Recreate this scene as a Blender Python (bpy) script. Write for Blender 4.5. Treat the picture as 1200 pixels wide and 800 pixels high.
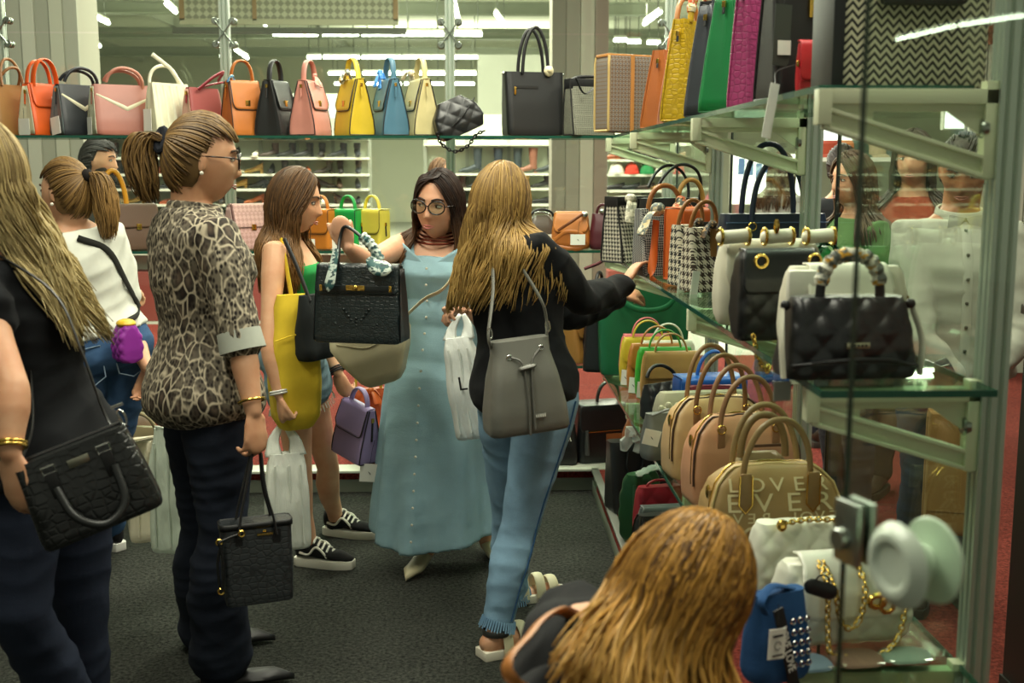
import bpy, bmesh, math, random
import numpy as np
from math import sin, cos, pi, radians, tan, atan2, sqrt
from mathutils import Vector, Matrix, noise

for o in list(bpy.data.objects):
    bpy.data.objects.remove(o)
C = bpy.context.scene.collection
SC = bpy.context.scene
random.seed(7)
RNG = np.random.default_rng(11)

# ------------------------------------------------------------ camera, world, lights, exposure
CAM = Vector((0, 0, 1.55))
PITCH, YAW, F = radians(8.55), radians(1.70), 1350.0
cam_d = bpy.data.cameras.new('camera')
cam = bpy.data.objects.new('camera', cam_d)
C.objects.link(cam)
cam.location = CAM
cam.rotation_euler = (pi / 2 - PITCH, 0, -YAW)
cam_d.sensor_width = 36
cam_d.lens = F / 1200 * 36
cam_d.clip_start = 0.05
cam_d.dof.use_dof = True
cam_d.dof.focus_distance = 4.2
cam_d.dof.aperture_fstop = 4.5
SC.camera = cam

world = bpy.data.worlds.new('world')
SC.world = world
world.use_nodes = True
world.node_tree.nodes['Background'].inputs[0].default_value = (0.84, 0.86, 0.68, 1)
world.node_tree.nodes['Background'].inputs[1].default_value = 0.36


def area(name, loc, power, sx, sy, col=(1.0, 0.99, 0.80), rot=(0, 0, 0)):
    d = bpy.data.lights.new(name, 'AREA')
    d.shape = 'RECTANGLE'
    d.size, d.size_y = sx, sy
    d.energy = power
    d.color = col
    o = bpy.data.objects.new(name, d)
    o.location = loc
    o.rotation_euler = rot
    C.objects.link(o)
    return o


# rows of ceiling tubes over the aisle and over the hall behind the glass
area('tube_row_light', (-1.3, 2.6, 3.7), 95, 0.5, 3.0)
area('tube_row_light', (0.2, 4.6, 3.7), 120, 0.5, 2.4)
area('tube_row_light', (-1.6, 6.6, 4.0), 150, 3.0, 0.5)
area('tube_row_light', (1.2, 2.0, 3.9), 80, 0.4, 2.4)
area('tube_row_light', (2.6, 4.6, 3.9), 90, 0.5, 3.0)
area('tube_row_light', (-0.6, 10.4, 4.2), 620, 6.0, 0.6)
area('tube_row_light', (2.6, 12.0, 4.2), 460, 5.0, 0.6)
area('tube_row_light', (-3.0, 17.0, 4.2), 800, 8.0, 0.8)
area('tube_row_light', (6.0, 19.0, 4.2), 760, 8.0, 0.8)
area('tube_row_light', (0.0, 26.0, 4.2), 900, 12.0, 0.8)
for x_, y_ in ((-4, 13), (3, 13), (-3, 19), (6, 20), (0, 27)):
    area('ceiling_fill_uplight', (x_, y_, 3.95), 170, 5.0, 0.6, rot=(pi, 0, 0))  # unseen upward fill lights, added to brighten the hall ceiling
SC.view_settings.view_transform = 'Standard'
SC.view_settings.look = 'None'
SC.view_settings.exposure = 0.0
SC.view_settings.gamma = 1.0
SC.view_settings.use_curve_mapping = False

# ------------------------------------------------------------ from a pixel and a depth to a place in the room
_R = Vector((cos(YAW), -sin(YAW), 0))
_FW = Vector((sin(YAW) * cos(PITCH), cos(YAW) * cos(PITCH), -sin(PITCH)))
_UP = Vector((sin(YAW) * sin(PITCH), cos(YAW) * sin(PITCH), cos(PITCH)))


def ray(px, py):
    return _R * ((px - 600) / F) + _UP * ((400 - py) / F) + _FW


def P(px, py, Y):
    d = ray(px, py)
    return CAM + d * (Y / d.y)


def atx(px, Y, z):
    """world x of a point seen in column px at depth Y and height z"""
    rel0, k = Vector((0, Y, z - CAM.z)), (px - 600) / F
    return (k * rel0.dot(_FW) - rel0.dot(_R)) / (_R.x - k * _FW.x)


def at(px, Y, z):
    return Vector((atx(px, Y, z), Y, z))


# ------------------------------------------------------------ materials
def lin(c):
    c = c / 255.0
    return c / 12.92 if c <= 0.04045 else ((c + 0.055) / 1.055) ** 2.4


def rgb(c):
    return (lin(c[0]), lin(c[1]), lin(c[2]), 1)


class NT:
    def __init__(s, m):
        m.use_nodes = True
        s.t = m.node_tree
        s.b = s.t.nodes['Principled BSDF']

    def n(s, kind, **kw):
        nd = s.t.nodes.new(kind)
        for k, v in kw.items():
            if k.startswith('i_'):
                nd.inputs[int(k[2:])].default_value = v
            else:
                setattr(nd, k, v)
        return nd

    def l(s, a, b):
        s.t.links.new(a, b)

    def val(s, sock, x):
        if isinstance(x, (int, float)):
            sock.default_value = x
        else:
            s.l(x, sock)

    def m(s, op, a, b=None, c=None):
        nd = s.n('ShaderNodeMath', operation=op)
        for i, x in enumerate((a, b, c)):
            if x is not None:
                s.val(nd.inputs[i], x)
        return nd.outputs[0]

    def mix(s, f, a, b):
        nd = s.n('ShaderNodeMix', data_type='RGBA')
        s.val(nd.inputs[0], f)
        for i, x in ((6, a), (7, b)):
            if isinstance(x, tuple):
                nd.inputs[i].default_value = x
            else:
                s.l(x, nd.inputs[i])
        return nd.outputs[2]

    def co(s, kind='Object', sc=(1, 1, 1), rot=(0, 0, 0)):
        tc = s.n('ShaderNodeTexCoord')
        mp = s.n('ShaderNodeMapping')
        mp.inputs[3].default_value = sc
        mp.inputs[2].default_value = rot
        s.l(tc.outputs[kind], mp.inputs[0])
        return mp.outputs[0]

    def xyz(s, v):
        nd = s.n('ShaderNodeSeparateXYZ')
        s.l(v, nd.inputs[0])
        return nd.outputs

    def noise(s, v, scale, detail=3, rough=0.5):
        nd = s.n('ShaderNodeTexNoise')
        nd.inputs['Scale'].default_value = scale
        nd.inputs['Detail'].default_value = detail
        nd.inputs['Roughness'].default_value = rough
        s.l(v, nd.inputs['Vector'])
        return nd.outputs[0]

    def voro(s, v, scale, feature='F1', rnd=1.0):
        nd = s.n('ShaderNodeTexVoronoi', feature=feature)
        nd.inputs['Scale'].default_value = scale
        nd.inputs['Randomness'].default_value = rnd
        s.l(v, nd.inputs['Vector'])
        return nd.outputs['Distance']

    def ramp(s, f, a, b):
        nd = s.n('ShaderNodeMapRange')
        nd.inputs[1].default_value, nd.inputs[2].default_value = a, b
        s.val(nd.inputs[0], f)
        return nd.outputs[0]

    def bump(s, h, strength, dist=0.002):
        nd = s.n('ShaderNodeBump')
        nd.inputs['Strength'].default_value = strength
        nd.inputs['Distance'].default_value = dist
        s.l(h, nd.inputs['Height'])
        s.l(nd.outputs[0], s.b.inputs['Normal'])


_mats = {}


def base(name, c, rough=0.5, metal=0.0, spec=0.5):
    m = bpy.data.materials.new(name)
    t = NT(m)
    t.b.inputs['Base Color'].default_value = rgb(c)
    t.b.inputs['Roughness'].default_value = rough
    t.b.inputs['Metallic'].default_value = metal
    t.b.inputs['Specular IOR Level'].default_value = spec
    return m, t


def cached(fn):
    def w(*a, **k):
        key = (fn.__name__, a, tuple(sorted(k.items())))
        if key not in _mats:
            _mats[key] = fn(*a, **k)
        return _mats[key]
    return w


@cached
def leather(c, rough=0.42, grain=420):
    m, t = base('leather', c, rough)
    v = t.co()
    n1 = t.noise(v, 9, 3)
    t.l(t.mix(t.ramp(n1, 0.35, 0.7), tuple(x * 0.86 for x in rgb(c)[:3]) + (1,), rgb(c)), t.b.inputs['Base Color'])
    t.bump(t.voro(v, grain), 0.22, 0.0008)
    return m


@cached
def croc(c, scale=70, rough=0.34, dark=0.5):
    m, t = base('croc_leather', c, rough)
    v = t.co(sc=(1, 1, 1.35))
    e = t.voro(v, scale, 'DISTANCE_TO_EDGE', 0.55)
    k = t.ramp(e, 0.0, 0.16)
    t.l(t.mix(k, tuple(x * dark for x in rgb(c)[:3]) + (1,), rgb(c)), t.b.inputs['Base Color'])
    t.bump(k, 0.45, 0.0016)
    return m


@cached
def plain(c, rough=0.5, metal=0.0, spec=0.5):
    return base('plain', c, rough, metal, spec)[0]


@cached
def cloth(c, scale=700, rough=0.9, var=0.85, bump=0.3):
    m, t = base('cloth', c, rough, 0, 0.2)
    v = t.co()
    t.l(t.mix(t.ramp(t.noise(v, 14, 4), 0.3, 0.7), tuple(x * var for x in rgb(c)[:3]) + (1,), rgb(c)), t.b.inputs['Base Color'])
    t.bump(t.noise(v, scale, 2), bump, 0.001)
    t.b.inputs['Sheen Weight'].default_value = 0.03
    return m


@cached
def denim(c, fade=1.5, scale=1):
    m, t = base('denim', c, 0.88, 0, 0.2)
    v = t.co()
    a = t.mix(t.ramp(t.noise(v, 6 * scale, 4), 0.35, 0.68), rgb(c), tuple(min(1, x * fade) for x in rgb(c)[:3]) + (1,))
    tw = t.ramp(t.noise(t.co(sc=(900, 900, 240)), 1, 2), 0.3, 0.7)
    b = t.mix(t.m('MULTIPLY', tw, 0.35), a, tuple(min(1, x * fade * 1.15) for x in rgb(c)[:3]) + (1,))
    t.l(b, t.b.inputs['Base Color'])
    t.bump(t.m('ADD', tw, t.m('MULTIPLY', t.noise(t.co(sc=(12, 12, 50)), 1, 3), 2.5)), 0.35, 0.0015)
    return m


@cached
def skin(c):
    m, t = base('skin', c, 0.48, 0, 0.4)
    v = t.co()
    t.l(t.mix(t.ramp(t.noise(v, 16, 4), 0.3, 0.75), rgb((int(c[0] * 0.95), int(c[1] * 0.88), int(c[2] * 0.84))), rgb(c)), t.b.inputs['Base Color'])
    t.b.inputs['Subsurface Weight'].default_value = 0.12
    t.b.inputs['Subsurface Radius'].default_value = (0.012, 0.005, 0.003)
    t.bump(t.noise(v, 380, 2), 0.08, 0.0006)
    return m


@cached
def hair_mat(rough=0.5):
    m, t = base('hair', (120, 90, 50), rough, 0, 0.3)
    a = t.n('ShaderNodeAttribute', attribute_name='Col')
    t.l(a.outputs[0], t.b.inputs['Base Color'])
    t.b.inputs['Anisotropic'].default_value = 0.5
    return m


@cached
def zigzag(c1, c2, k=40, m_=60):
    m, t = base('zigzag_weave', c1, 0.75)
    x, y, z = t.xyz(t.co())
    u = t.m('ABSOLUTE', t.m('SUBTRACT', t.m('FRACT', t.m('MULTIPLY', x, k)), 0.5))
    w = t.m('ADD', t.m('MULTIPLY', z, m_), t.m('MULTIPLY', u, 1.7))
    s = t.ramp(t.m('ABSOLUTE', t.m('SUBTRACT', t.m('FRACT', w), 0.5)), 0.2, 0.28)
    t.l(t.mix(s, rgb(c1), rgb(c2)), t.b.inputs['Base Color'])
    t.bump(s, 0.4, 0.001)
    return m


@cached
def hound(c1, c2, k=45):
    m, t = base('houndstooth', c1, 0.8)
    x, y, z = t.xyz(t.co(rot=(0, 0, 0)))
    x = t.m('ADD', x, y)
    u, w = t.m('FRACT', t.m('MULTIPLY', x, k)), t.m('FRACT', t.m('MULTIPLY', z, k))
    a, b = t.m('GREATER_THAN', u, 0.5), t.m('GREATER_THAN', w, 0.5)
    d = t.m('GREATER_THAN', t.m('FRACT', t.m('MULTIPLY', t.m('ADD', u, w), 2.0)), 0.5)
    same = t.m('COMPARE', a, b, 0.1)
    val = t.m('ADD', t.m('MULTIPLY', same, a), t.m('MULTIPLY', t.m('SUBTRACT', 1.0, same), d))
    t.l(t.mix(val, rgb(c1), rgb(c2)), t.b.inputs['Base Color'])
    return m


@cached
def woven(c1, c2, k=160):
    m, t = base('woven', c1, 0.75)
    v = t.co(sc=(k, k, k), rot=(0.0, 0.78, 0))
    nd = t.n('ShaderNodeTexChecker')
    nd.inputs['Scale'].default_value = 1
    nd.inputs[1].default_value, nd.inputs[2].default_value = rgb(c1), rgb(c2)
    t.l(v, nd.inputs[0])
    t.l(nd.outputs[0], t.b.inputs['Base Color'])
    t.bump(nd.outputs[1], 0.4, 0.001)
    return m


@cached
def motif(c1, c2, c3, k=38):
    m, t = base('ring_motif', c1, 0.6)
    x, y, z = t.xyz(t.co())
    u = t.m('SUBTRACT', t.m('FRACT', t.m('MULTIPLY', t.m('ADD', x, y), k)), 0.5)
    w = t.m('SUBTRACT', t.m('FRACT', t.m('MULTIPLY', z, k)), 0.5)
    r = t.m('SQRT', t.m('ADD', t.m('MULTIPLY', u, u), t.m('MULTIPLY', w, w)))
    ring = t.m('LESS_THAN', t.m('ABSOLUTE', t.m('SUBTRACT', r, 0.3)), 0.1)
    dot = t.m('LESS_THAN', r, 0.13)
    a = t.mix(ring, rgb(c1), rgb(c2))
    t.l(t.mix(dot, a, rgb(c3)), t.b.inputs['Base Color'])
    return m


@cached
def snakeprint():
    m, t = base('snake_print', (150, 140, 120), 0.75, 0, 0.25)
    v = t.co(sc=(1, 1, 0.62))
    wob = t.noise(v, 9, 2)
    nv = t.n('ShaderNodeVectorMath', operation='ADD')
    t.l(v, nv.inputs[0])
    sc = t.n('ShaderNodeVectorMath', operation='SCALE')
    sc.inputs[3].default_value = 0.05
    nn = t.n('ShaderNodeTexNoise')
    nn.inputs['Scale'].default_value = 11
    t.l(v, nn.inputs['Vector'])
    t.l(nn.outputs[1], sc.inputs[0])
    t.l(sc.outputs[0], nv.inputs[1])
    w = nv.outputs[0]
    e = t.ramp(t.voro(w, 34, 'DISTANCE_TO_EDGE', 1.0), 0.02, 0.12)
    f = t.ramp(t.voro(w, 34, 'F1', 1.0), 0.1, 0.5)
    small = t.ramp(t.voro(v, 95, 'F1', 0.8), 0.25, 0.6)
    big = t.ramp(t.noise(v, 7, 3), 0.42, 0.58)
    dark, mid, pale = rgb((34, 28, 25)), rgb((92, 78, 66)), rgb((190, 178, 154))
    cell = t.mix(f, mid, dark)
    cell = t.mix(e, pale, cell)
    spots = t.mix(small, dark, pale)
    out = t.mix(big, cell, t.mix(t.m('MULTIPLY', e, 0.7), spots, dark))
    t.l(out, t.b.inputs['Base Color'])
    t.bump(t.noise(v, 500, 2), 0.15, 0.001)
    return m


@cached
def scarf(c1, c2, c3):
    m, t = base('scarf_silk', c1, 0.55)
    v = t.co()
    a = t.mix(t.ramp(t.noise(v, 42, 2), 0.46, 0.54), rgb(c1), rgb(c2))
    t.l(t.mix(t.ramp(t.noise(t.co(sc=(1, 1, 1.7)), 63, 2), 0.56, 0.62), a, rgb(c3)), t.b.inputs['Base Color'])
    return m


@cached
def metal(c, rough=0.25):
    return base('metal', c, rough, 1.0)[0]


@cached
def emit(c, power):
    m, t = base('lit', c)
    t.b.inputs['Emission Color'].default_value = rgb(c)
    t.b.inputs['Emission Strength'].default_value = power
    return m


@cached
def glass_pane(tint=(250, 253, 250), refl=0.05):
    """thin pane: mostly clear, mirror-like at grazing angles"""
    m = bpy.data.materials.new('glass_pane')
    m.use_nodes = True
    t = m.node_tree
    t.nodes.clear()
    out = t.nodes.new('ShaderNodeOutputMaterial')
    tr = t.nodes.new('ShaderNodeBsdfTransparent')
    tr.inputs[0].default_value = rgb(tint)
    gl = t.nodes.new('ShaderNodeBsdfGlossy')
    gl.inputs['Roughness'].default_value = 0.015
    gl.inputs[0].default_value = (0.9, 1, 0.92, 1)
    lw = t.nodes.new('ShaderNodeLayerWeight')
    lw.inputs[0].default_value = 0.5
    pw = t.nodes.new('ShaderNodeMath')
    pw.operation = 'POWER'
    pw.inputs[1].default_value = 4.0
    ma = t.nodes.new('ShaderNodeMath')
    ma.operation = 'MULTIPLY_ADD'
    ma.inputs[1].default_value = 0.5
    ma.inputs[2].default_value = refl * 0.5
    mx = t.nodes.new('ShaderNodeMixShader')
    t.links.new(lw.outputs['Facing'], pw.inputs[0])
    t.links.new(pw.outputs[0], ma.inputs[0])
    t.links.new(ma.outputs[0], mx.inputs[0])
    t.links.new(tr.outputs[0], mx.inputs[1])
    t.links.new(gl.outputs[0], mx.inputs[2])
    t.links.new(mx.outputs[0], out.inputs[0])
    return m


@cached
def film(c=(238, 242, 232), a=0.5):
    """thin translucent plastic"""
    m, t = base('plastic_film', c, 0.35)
    t.b.inputs['Alpha'].default_value = a
    t.bump(t.noise(t.co(sc=(34, 34, 9)), 1, 5), 1.0, 0.010)
    return m


@cached
def carpet(c, c2, scale=75):
    m, t = base('carpet', c, 0.95, 0, 0.1)
    v = t.co()
    n = t.ramp(t.noise(v, scale, 4, 0.75), 0.36, 0.64)
    n2 = t.ramp(t.noise(v, 3.0, 5, 0.65), 0.3, 0.7)
    t.l(t.mix(n, tuple(x * 0.7 for x in rgb(c)[:3]) + (1,), t.mix(n2, rgb(c2), tuple(x * 1.5 for x in rgb(c2)[:3]) + (1,))), t.b.inputs['Base Color'])
    t.bump(n, 0.7, 0.006)
    return m


GOLD = metal((214, 178, 92), 0.25)
SILVER = metal((205, 208, 205), 0.22)
ALU = plain((172, 184, 170), 0.3, 0.45)
BLACK = leather((22, 23, 24))
WHITECARD = plain((236, 236, 226), 0.6)
INK = plain((20, 20, 20), 0.6)


# ------------------------------------------------------------ mesh building
class MB:
    def __init__(s):
        s.v, s.f, s.c = [], [], None

    def add(s, vs, fs):
        o = len(s.v)
        s.v.extend(tuple(p) for p in vs)
        s.f.extend(tuple(i + o for i in f) for f in fs)
        return s

    def box(s, c, h, M=None):
        c, h = Vector(c), Vector(h)
        vs = [Vector((c.x + sx * h.x, c.y + sy * h.y, c.z + sz * h.z)) for sz in (-1, 1) for sy in (-1, 1) for sx in (-1, 1)]
        if M:
            vs = [M @ p for p in vs]
        return s.add(vs, [(0, 2, 3, 1), (4, 5, 7, 6), (0, 1, 5, 4), (2, 6, 7, 3), (0, 4, 6, 2), (1, 3, 7, 5)])

    def rings(s, rs, cap=True, closed=False):
        """rs: equal-length rings of points; skin between them"""
        n = len(rs[0])
        vs = [p for r in rs for p in r]
        fs = []
        m = len(rs)
        for i in range(m if closed else m - 1):
            a, b = i * n, ((i + 1) % m) * n
            for j in range(n):
                k = (j + 1) % n
                fs.append((a + j, a + k, b + k, b + j))
        if cap and not closed:
            for e, rev in ((0, True), (m - 1, False)):
                cc = sum((Vector(p) for p in rs[e]), Vector()) / n
                vs.append(cc)
                ci = len(vs) - 1
                for j in range(n):
                    k = (j + 1) % n
                    fs.append((ci, e * n + k, e * n + j) if rev else (ci, e * n + j, e * n + k))
        return s.add(vs, fs)

    def tube(s, path, r, n=8, flat=1.0, up=None, cap=True, closed=False, ends=0):
        """r: number or list; flat: second radius over first; up: direction of the first axis"""
        path = [Vector(p) for p in path]
        m = len(path)
        if isinstance(r, (int, float)):
            r = [r] * m
        rs = []
        t_prev, a = None, None
        for i in range(m):
            if closed:
                t = path[(i + 1) % m] - path[i - 1]
            else:
                t = path[min(i + 1, m - 1)] - path[max(i - 1, 0)]
            if t.length < 1e-9:
                t = Vector((0, 0, 1))
            t.normalize()
            if up is not None:
                a = Vector(up[i]) if isinstance(up, list) else Vector(up)
            elif a is None:
                a = Vector((1, 0, 0)) if abs(t.x) < 0.8 else Vector((0, 1, 0))
            a = a - t * a.dot(t)
            if a.length < 1e-6:
                a = t.orthogonal()
            a.normalize()
            b = t.cross(a)
            rs.append([path[i] + (a * cos(2 * pi * k / n) + b * (sin(2 * pi * k / n) * flat)) * r[i] for k in range(n)])
        return s.rings(rs, cap, closed)

    def capsule(s, path, r, n=14, flat=1.0, up=None):
        """tube with round ends"""
        path = [Vector(p) for p in path]
        if isinstance(r, (int, float)):
            r = [r] * len(path)
        d0, d1 = (path[1] - path[0]).normalized(), (path[-1] - path[-2]).normalized()
        pp, rr = [], []
        for a in (80, 50, 22):
            pp.append(path[0] - d0 * r[0] * sin(radians(a)))
            rr.append(r[0] * cos(radians(a)))
        pp += path
        rr += list(r)
        for a in (22, 50, 80):
            pp.append(path[-1] + d1 * r[-1] * sin(radians(a)))
            rr.append(r[-1] * cos(radians(a)))
        return s.tube(pp, rr, n, flat, up)

    def ball(s, c, r, n=14, m=9, M=None):
        c = Vector(c)
        if isinstance(r, (int, float)):
            r = (r, r, r)
        rs = []
        for i in range(1, m):
            th = pi * i / m
            ring = []
            for k in range(n):
                p = Vector((r[0] * sin(th) * cos(2 * pi * k / n), r[1] * sin(th) * sin(2 * pi * k / n), -r[2] * cos(th)))
                ring.append(c + (M @ p if M else p))
            rs.append(ring)
        return s.rings(rs)

    def lathe(s, prof, M, n=20):
        """prof: (radius, height) pairs about the local z axis"""
        return s.rings([[M @ Vector((r * cos(2 * pi * k / n), r * sin(2 * pi * k / n), h)) for k in range(n)] for r, h in prof])

    def prism(s, poly, M, d):
        """poly (x, z) in a plane, thickness d along local y"""
        n = len(poly)
        vs = [M @ Vector((x, -d / 2, z)) for x, z in poly] + [M @ Vector((x, d / 2, z)) for x, z in poly]
        fs = [tuple(range(n)), tuple(reversed(range(n, 2 * n)))]
        fs += [(j, j + n, (j + 1) % n + n, (j + 1) % n) for j in range(n)]
        return s.add(vs, fs)

    def grid(s, fn, nu, nv):
        vs = [fn(i / nu, j / nv) for j in range(nv + 1) for i in range(nu + 1)]
        w = nu + 1
        return s.add(vs, [(j * w + i, j * w + i + 1, (j + 1) * w + i + 1, (j + 1) * w + i) for j in range(nv) for i in range(nu)])

    def mesh(s, name, off=None):
        me = bpy.data.meshes.new(name)
        v = s.v if off is None else [(p[0] - off[0], p[1] - off[1], p[2] - off[2]) for p in s.v]
        me.from_pydata(v, [], s.f)
        me.update()
        return me


def fix_normals(me):
    bm = bmesh.new()
    bm.from_mesh(me)
    bmesh.ops.recalc_face_normals(bm, faces=bm.faces)
    bm.to_mesh(me)
    bm.free()


def shade(me, angle=40):
    me.polygons.foreach_set('use_smooth', [True] * len(me.polygons))
    if angle < 180:
        me.set_sharp_from_angle(angle=radians(angle))


def link(name, me, m, parent=None, loc=None):
    o = bpy.data.objects.new(name, me)
    if m is not None:
        me.materials.append(m)
    C.objects.link(o)
    if parent is not None:
        o.parent = parent
    if loc is not None:
        o.location = loc
    return o


def obj(name, mb, m, parent=None, angle=40, bevel=0.0, off=None, solid=0.0, sub=0):
    me = mb.mesh(name, off)
    fix_normals(me)
    if bevel > 0:
        bm = bmesh.new()
        bm.from_mesh(me)
        bmesh.ops.bevel(bm, geom=[e for e in bm.edges if len(e.link_faces) == 2 and e.calc_face_angle(0) > 0.6], offset=bevel, segments=2, profile=0.6, affect='EDGES', clamp_overlap=True)
        bm.to_mesh(me)
        bm.free()
    shade(me, angle)
    o = link(name, me, m, parent)
    if solid:
        md = o.modifiers.new('solid', 'SOLIDIFY')
        md.thickness = solid
        md.offset = 0
    if sub:
        md = o.modifiers.new('sub', 'SUBSURF')
        md.levels = md.render_levels = sub
    return o


def thing(name, label, cat, loc=(0, 0, 0), rz=0, group=None, rot=None):
    o = bpy.data.objects.new(name, None)
    o.empty_display_size = 0.05
    C.objects.link(o)
    o.location = loc
    o.rotation_euler = rot if rot is not None else (0, 0, radians(rz))
    return tag(o, label, cat, group)


def tag(o, label, cat, group=None):
    o['label'] = label
    o['category'] = cat
    if group:
        o['group'] = group
    return o


def struct(name, mb, m, parent=None, angle=40, bevel=0):
    o = obj(name, mb, m, parent, angle, bevel)
    if parent is None:
        o['kind'] = 'structure'
    return o


def copy_tree(o, parent=None):
    c = o.copy()
    C.objects.link(c)
    if parent is not None:
        c.parent = parent
    for ch in list(o.children):
        copy_tree(ch, c)
    return c


def text(name, s, size, M, m, parent, depth=0.0008, align='CENTER', font_scale=(1, 1)):
    cu = bpy.data.curves.new(name, 'FONT')
    cu.body = s
    cu.size = size
    cu.align_x = align
    cu.align_y = 'CENTER'
    cu.extrude = depth
    cu.resolution_u = 3
    o = bpy.data.objects.new(name, cu)
    C.objects.link(o)
    bpy.context.view_layer.update()
    me = bpy.data.meshes.new_from_object(o.evaluated_get(bpy.context.evaluated_depsgraph_get()))
    bpy.data.objects.remove(o)
    me.transform(M)
    me.materials.clear()
    return link(name, me, m, parent)


def catmull(pts, per=6):
    """smooth path through points"""
    pts = [Vector(p) for p in pts]
    if len(pts) < 3:
        return pts
    q = [pts[0] * 2 - pts[1]] + pts + [pts[-1] * 2 - pts[-2]]
    out = []
    for i in range(1, len(q) - 2):
        a, b, c, d = q[i - 1], q[i], q[i + 1], q[i + 2]
        for k in range(per):
            t = k / per
            out.append(0.5 * ((2 * b) + (c - a) * t + (2 * a - 5 * b + 4 * c - d) * t * t + (3 * b - a - 3 * c + d) * t ** 3))
    out.append(pts[-1])
    return out


FRONT = Matrix(((1, 0, 0, 0), (0, 0, -1, 0), (0, 1, 0, 0), (0, 0, 0, 1)))     # text plane xy -> upright, facing -y

# ============================================================ THE SETTING
XW, YB = 0.94, 5.76          # line of the right-hand posts, line of the back posts


def slab(x0, x1, y0, y1, z0, z1):
    return MB().box(((x0 + x1) / 2, (y0 + y1) / 2, (z0 + z1) / 2), ((x1 - x0) / 2, (y1 - y0) / 2, (z1 - z0) / 2))


struct('floor', slab(-9, XW + 0.05, -4, YB + 0.02, -0.1, 0), carpet((33, 34, 32), (62, 64, 58)))
struct('floor.001', slab(-14, XW + 0.05, YB + 0.02, 11.6, -0.1, -0.002), carpet((96, 40, 36), (128, 58, 50), 60))
struct('floor.002', slab(XW + 0.05, 24, -4, 9.5, -0.1, -0.002), carpet((96, 40, 36), (128, 58, 50), 60))
struct('floor.003', slab(-14, 24, 9.5, 34, -0.1, -0.004), plain((150, 152, 138), 0.6))
struct('ceiling', slab(-14, 24, -4, 34, 4.75, 4.85), plain((196, 200, 180), 0.9))
struct('wall_back', slab(-14, 24, 33.8, 34, 0, 4.8), plain((176, 178, 156), 0.9))
struct('wall_left', slab(-14.2, -14, -4, 34, 0, 4.8), plain((170, 172, 152), 0.9))
struct('wall_right', slab(24, 24.2, -4, 34, 0, 4.8), plain((186, 188, 168), 0.9))

# roof beams and purlins of the hall
for i, (y, z, h) in enumerate(((9.5, 4.45, 0.16), (13.5, 4.4, 0.2), (17.5, 4.4, 0.2), (21.5, 4.4, 0.2), (25.5, 4.4, 0.2), (29.5, 4.4, 0.2))):
    b = MB().box((3, y, z), (17, 0.06, h / 2))
    b.box((3, y, z + h / 2), (17, 0.12, 0.012)).box((3, y, z - h / 2), (17, 0.12, 0.012))
    struct('trim_%d' % (i + 1), b, plain((136, 142, 124), 0.8))
for i, x in enumerate((-9.5, -6.5, -3.4, -0.6, 2.2, 5.0, 8.0)):
    struct('trim_%d' % (i + 10), slab(x - 0.05, x + 0.05, 6.5, 33.8, 4.55, 4.75), plain((164, 168, 150), 0.8))

# big clad pillars in the hall, each with its vertical cladding boards
def pillar(x0, x1, y, depth, cols, n):
    w = (x1 - x0) / n
    r = struct('wall_pillar', slab(x0 + 0.01, x1 - 0.01, y + 0.02, y + depth, 0, 4.75), plain((150, 150, 134), 0.85))
    for k in range(n):
        obj('board', slab(x0 + k * w + 0.004, x0 + (k + 1) * w - 0.004, y + (0.0 if k % 2 else 0.012), y + 0.03, 0, 4.7), plain(cols[k % len(cols)], 0.75), r)
    return r


pillar(atx(646, 9.6, 1.5), atx(712, 9.6, 1.5), 9.6, 0.5, ((136, 138, 122), (150, 152, 136), (188, 190, 172), (150, 140, 126)), 4)
pillar(atx(18, 8.6, 1.5), atx(100, 8.6, 1.5), 8.6, 0.5, ((150, 152, 138), (172, 174, 160), (142, 144, 130), (166, 168, 152)), 5)
struct('wall_partition', slab(-9.6, -4.6, 13.6, 13.7, 0, 2.3), plain((178, 180, 164), 0.8))
struct('wall_partition.001', slab(atx(335, 14, 2), atx(420, 14, 2), 13.9, 14, 0, 2.42), plain((222, 228, 210), 0.6))
struct('wall_partition.002', slab(atx(560, 20, 2), atx(660, 20, 2), 20, 20.1, 0, 3.45), plain((150, 152, 138), 0.8))


# glazed stand walls: grooved aluminium posts, panes, round point clamps
def post_mesh(w=0.046, h=3.3):
    a, g, d = w / 2, 0.005, 0.006
    side = [(-a, -a), (-a * 0.45 - g, -a), (-a * 0.45, -a + d), (-a * 0.45 + g, -a), (a * 0.45 - g, -a), (a * 0.45, -a + d), (a * 0.45 + g, -a)]
    pts = []
    for k in range(4):
        c, s = cos(k * pi / 2), sin(k * pi / 2)
        pts += [(x * c - y * s, x * s + y * c) for x, y in side]
    b = MB()
    b.rings([[(x, y, 0) for x, y in pts], [(x, y, h) for x, y in pts]])
    me = b.mesh('post')
    fix_normals(me)
    me.materials.append(ALU)
    return me


POST = post_mesh()
GL = glass_pane()
EDGE = plain((18, 74, 58), 0.15, 0, 0.6)


def wall_frame(name):
    o = bpy.data.objects.new(name, None)
    C.objects.link(o)
    o['kind'] = 'structure'
    return o


def clamp(parent, p, ax):
    b = MB()
    M = Matrix.Translation(p)
    if ax == 'x':
        M = M @ Matrix.Rotation(pi / 2, 4, 'Y')
    else:
        M = M @ Matrix.Rotation(pi / 2, 4, 'X')
    b.lathe([(0, -0.024), (0.014, -0.024), (0.018, -0.02), (0.017, -0.011), (0.009, -0.008), (0.009, 0.008), (0.017, 0.011), (0.018, 0.02), (0.014, 0.024), (0, 0.024)], M, 14)
    obj('pane_clamp', b, metal((150, 158, 148), 0.3), parent)


def pane(parent, x0, x1, y0, y1, z0, z1):
    obj('glass_pane', slab(x0, x1, y0, y1, z0, z1), GL, parent)


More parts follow.
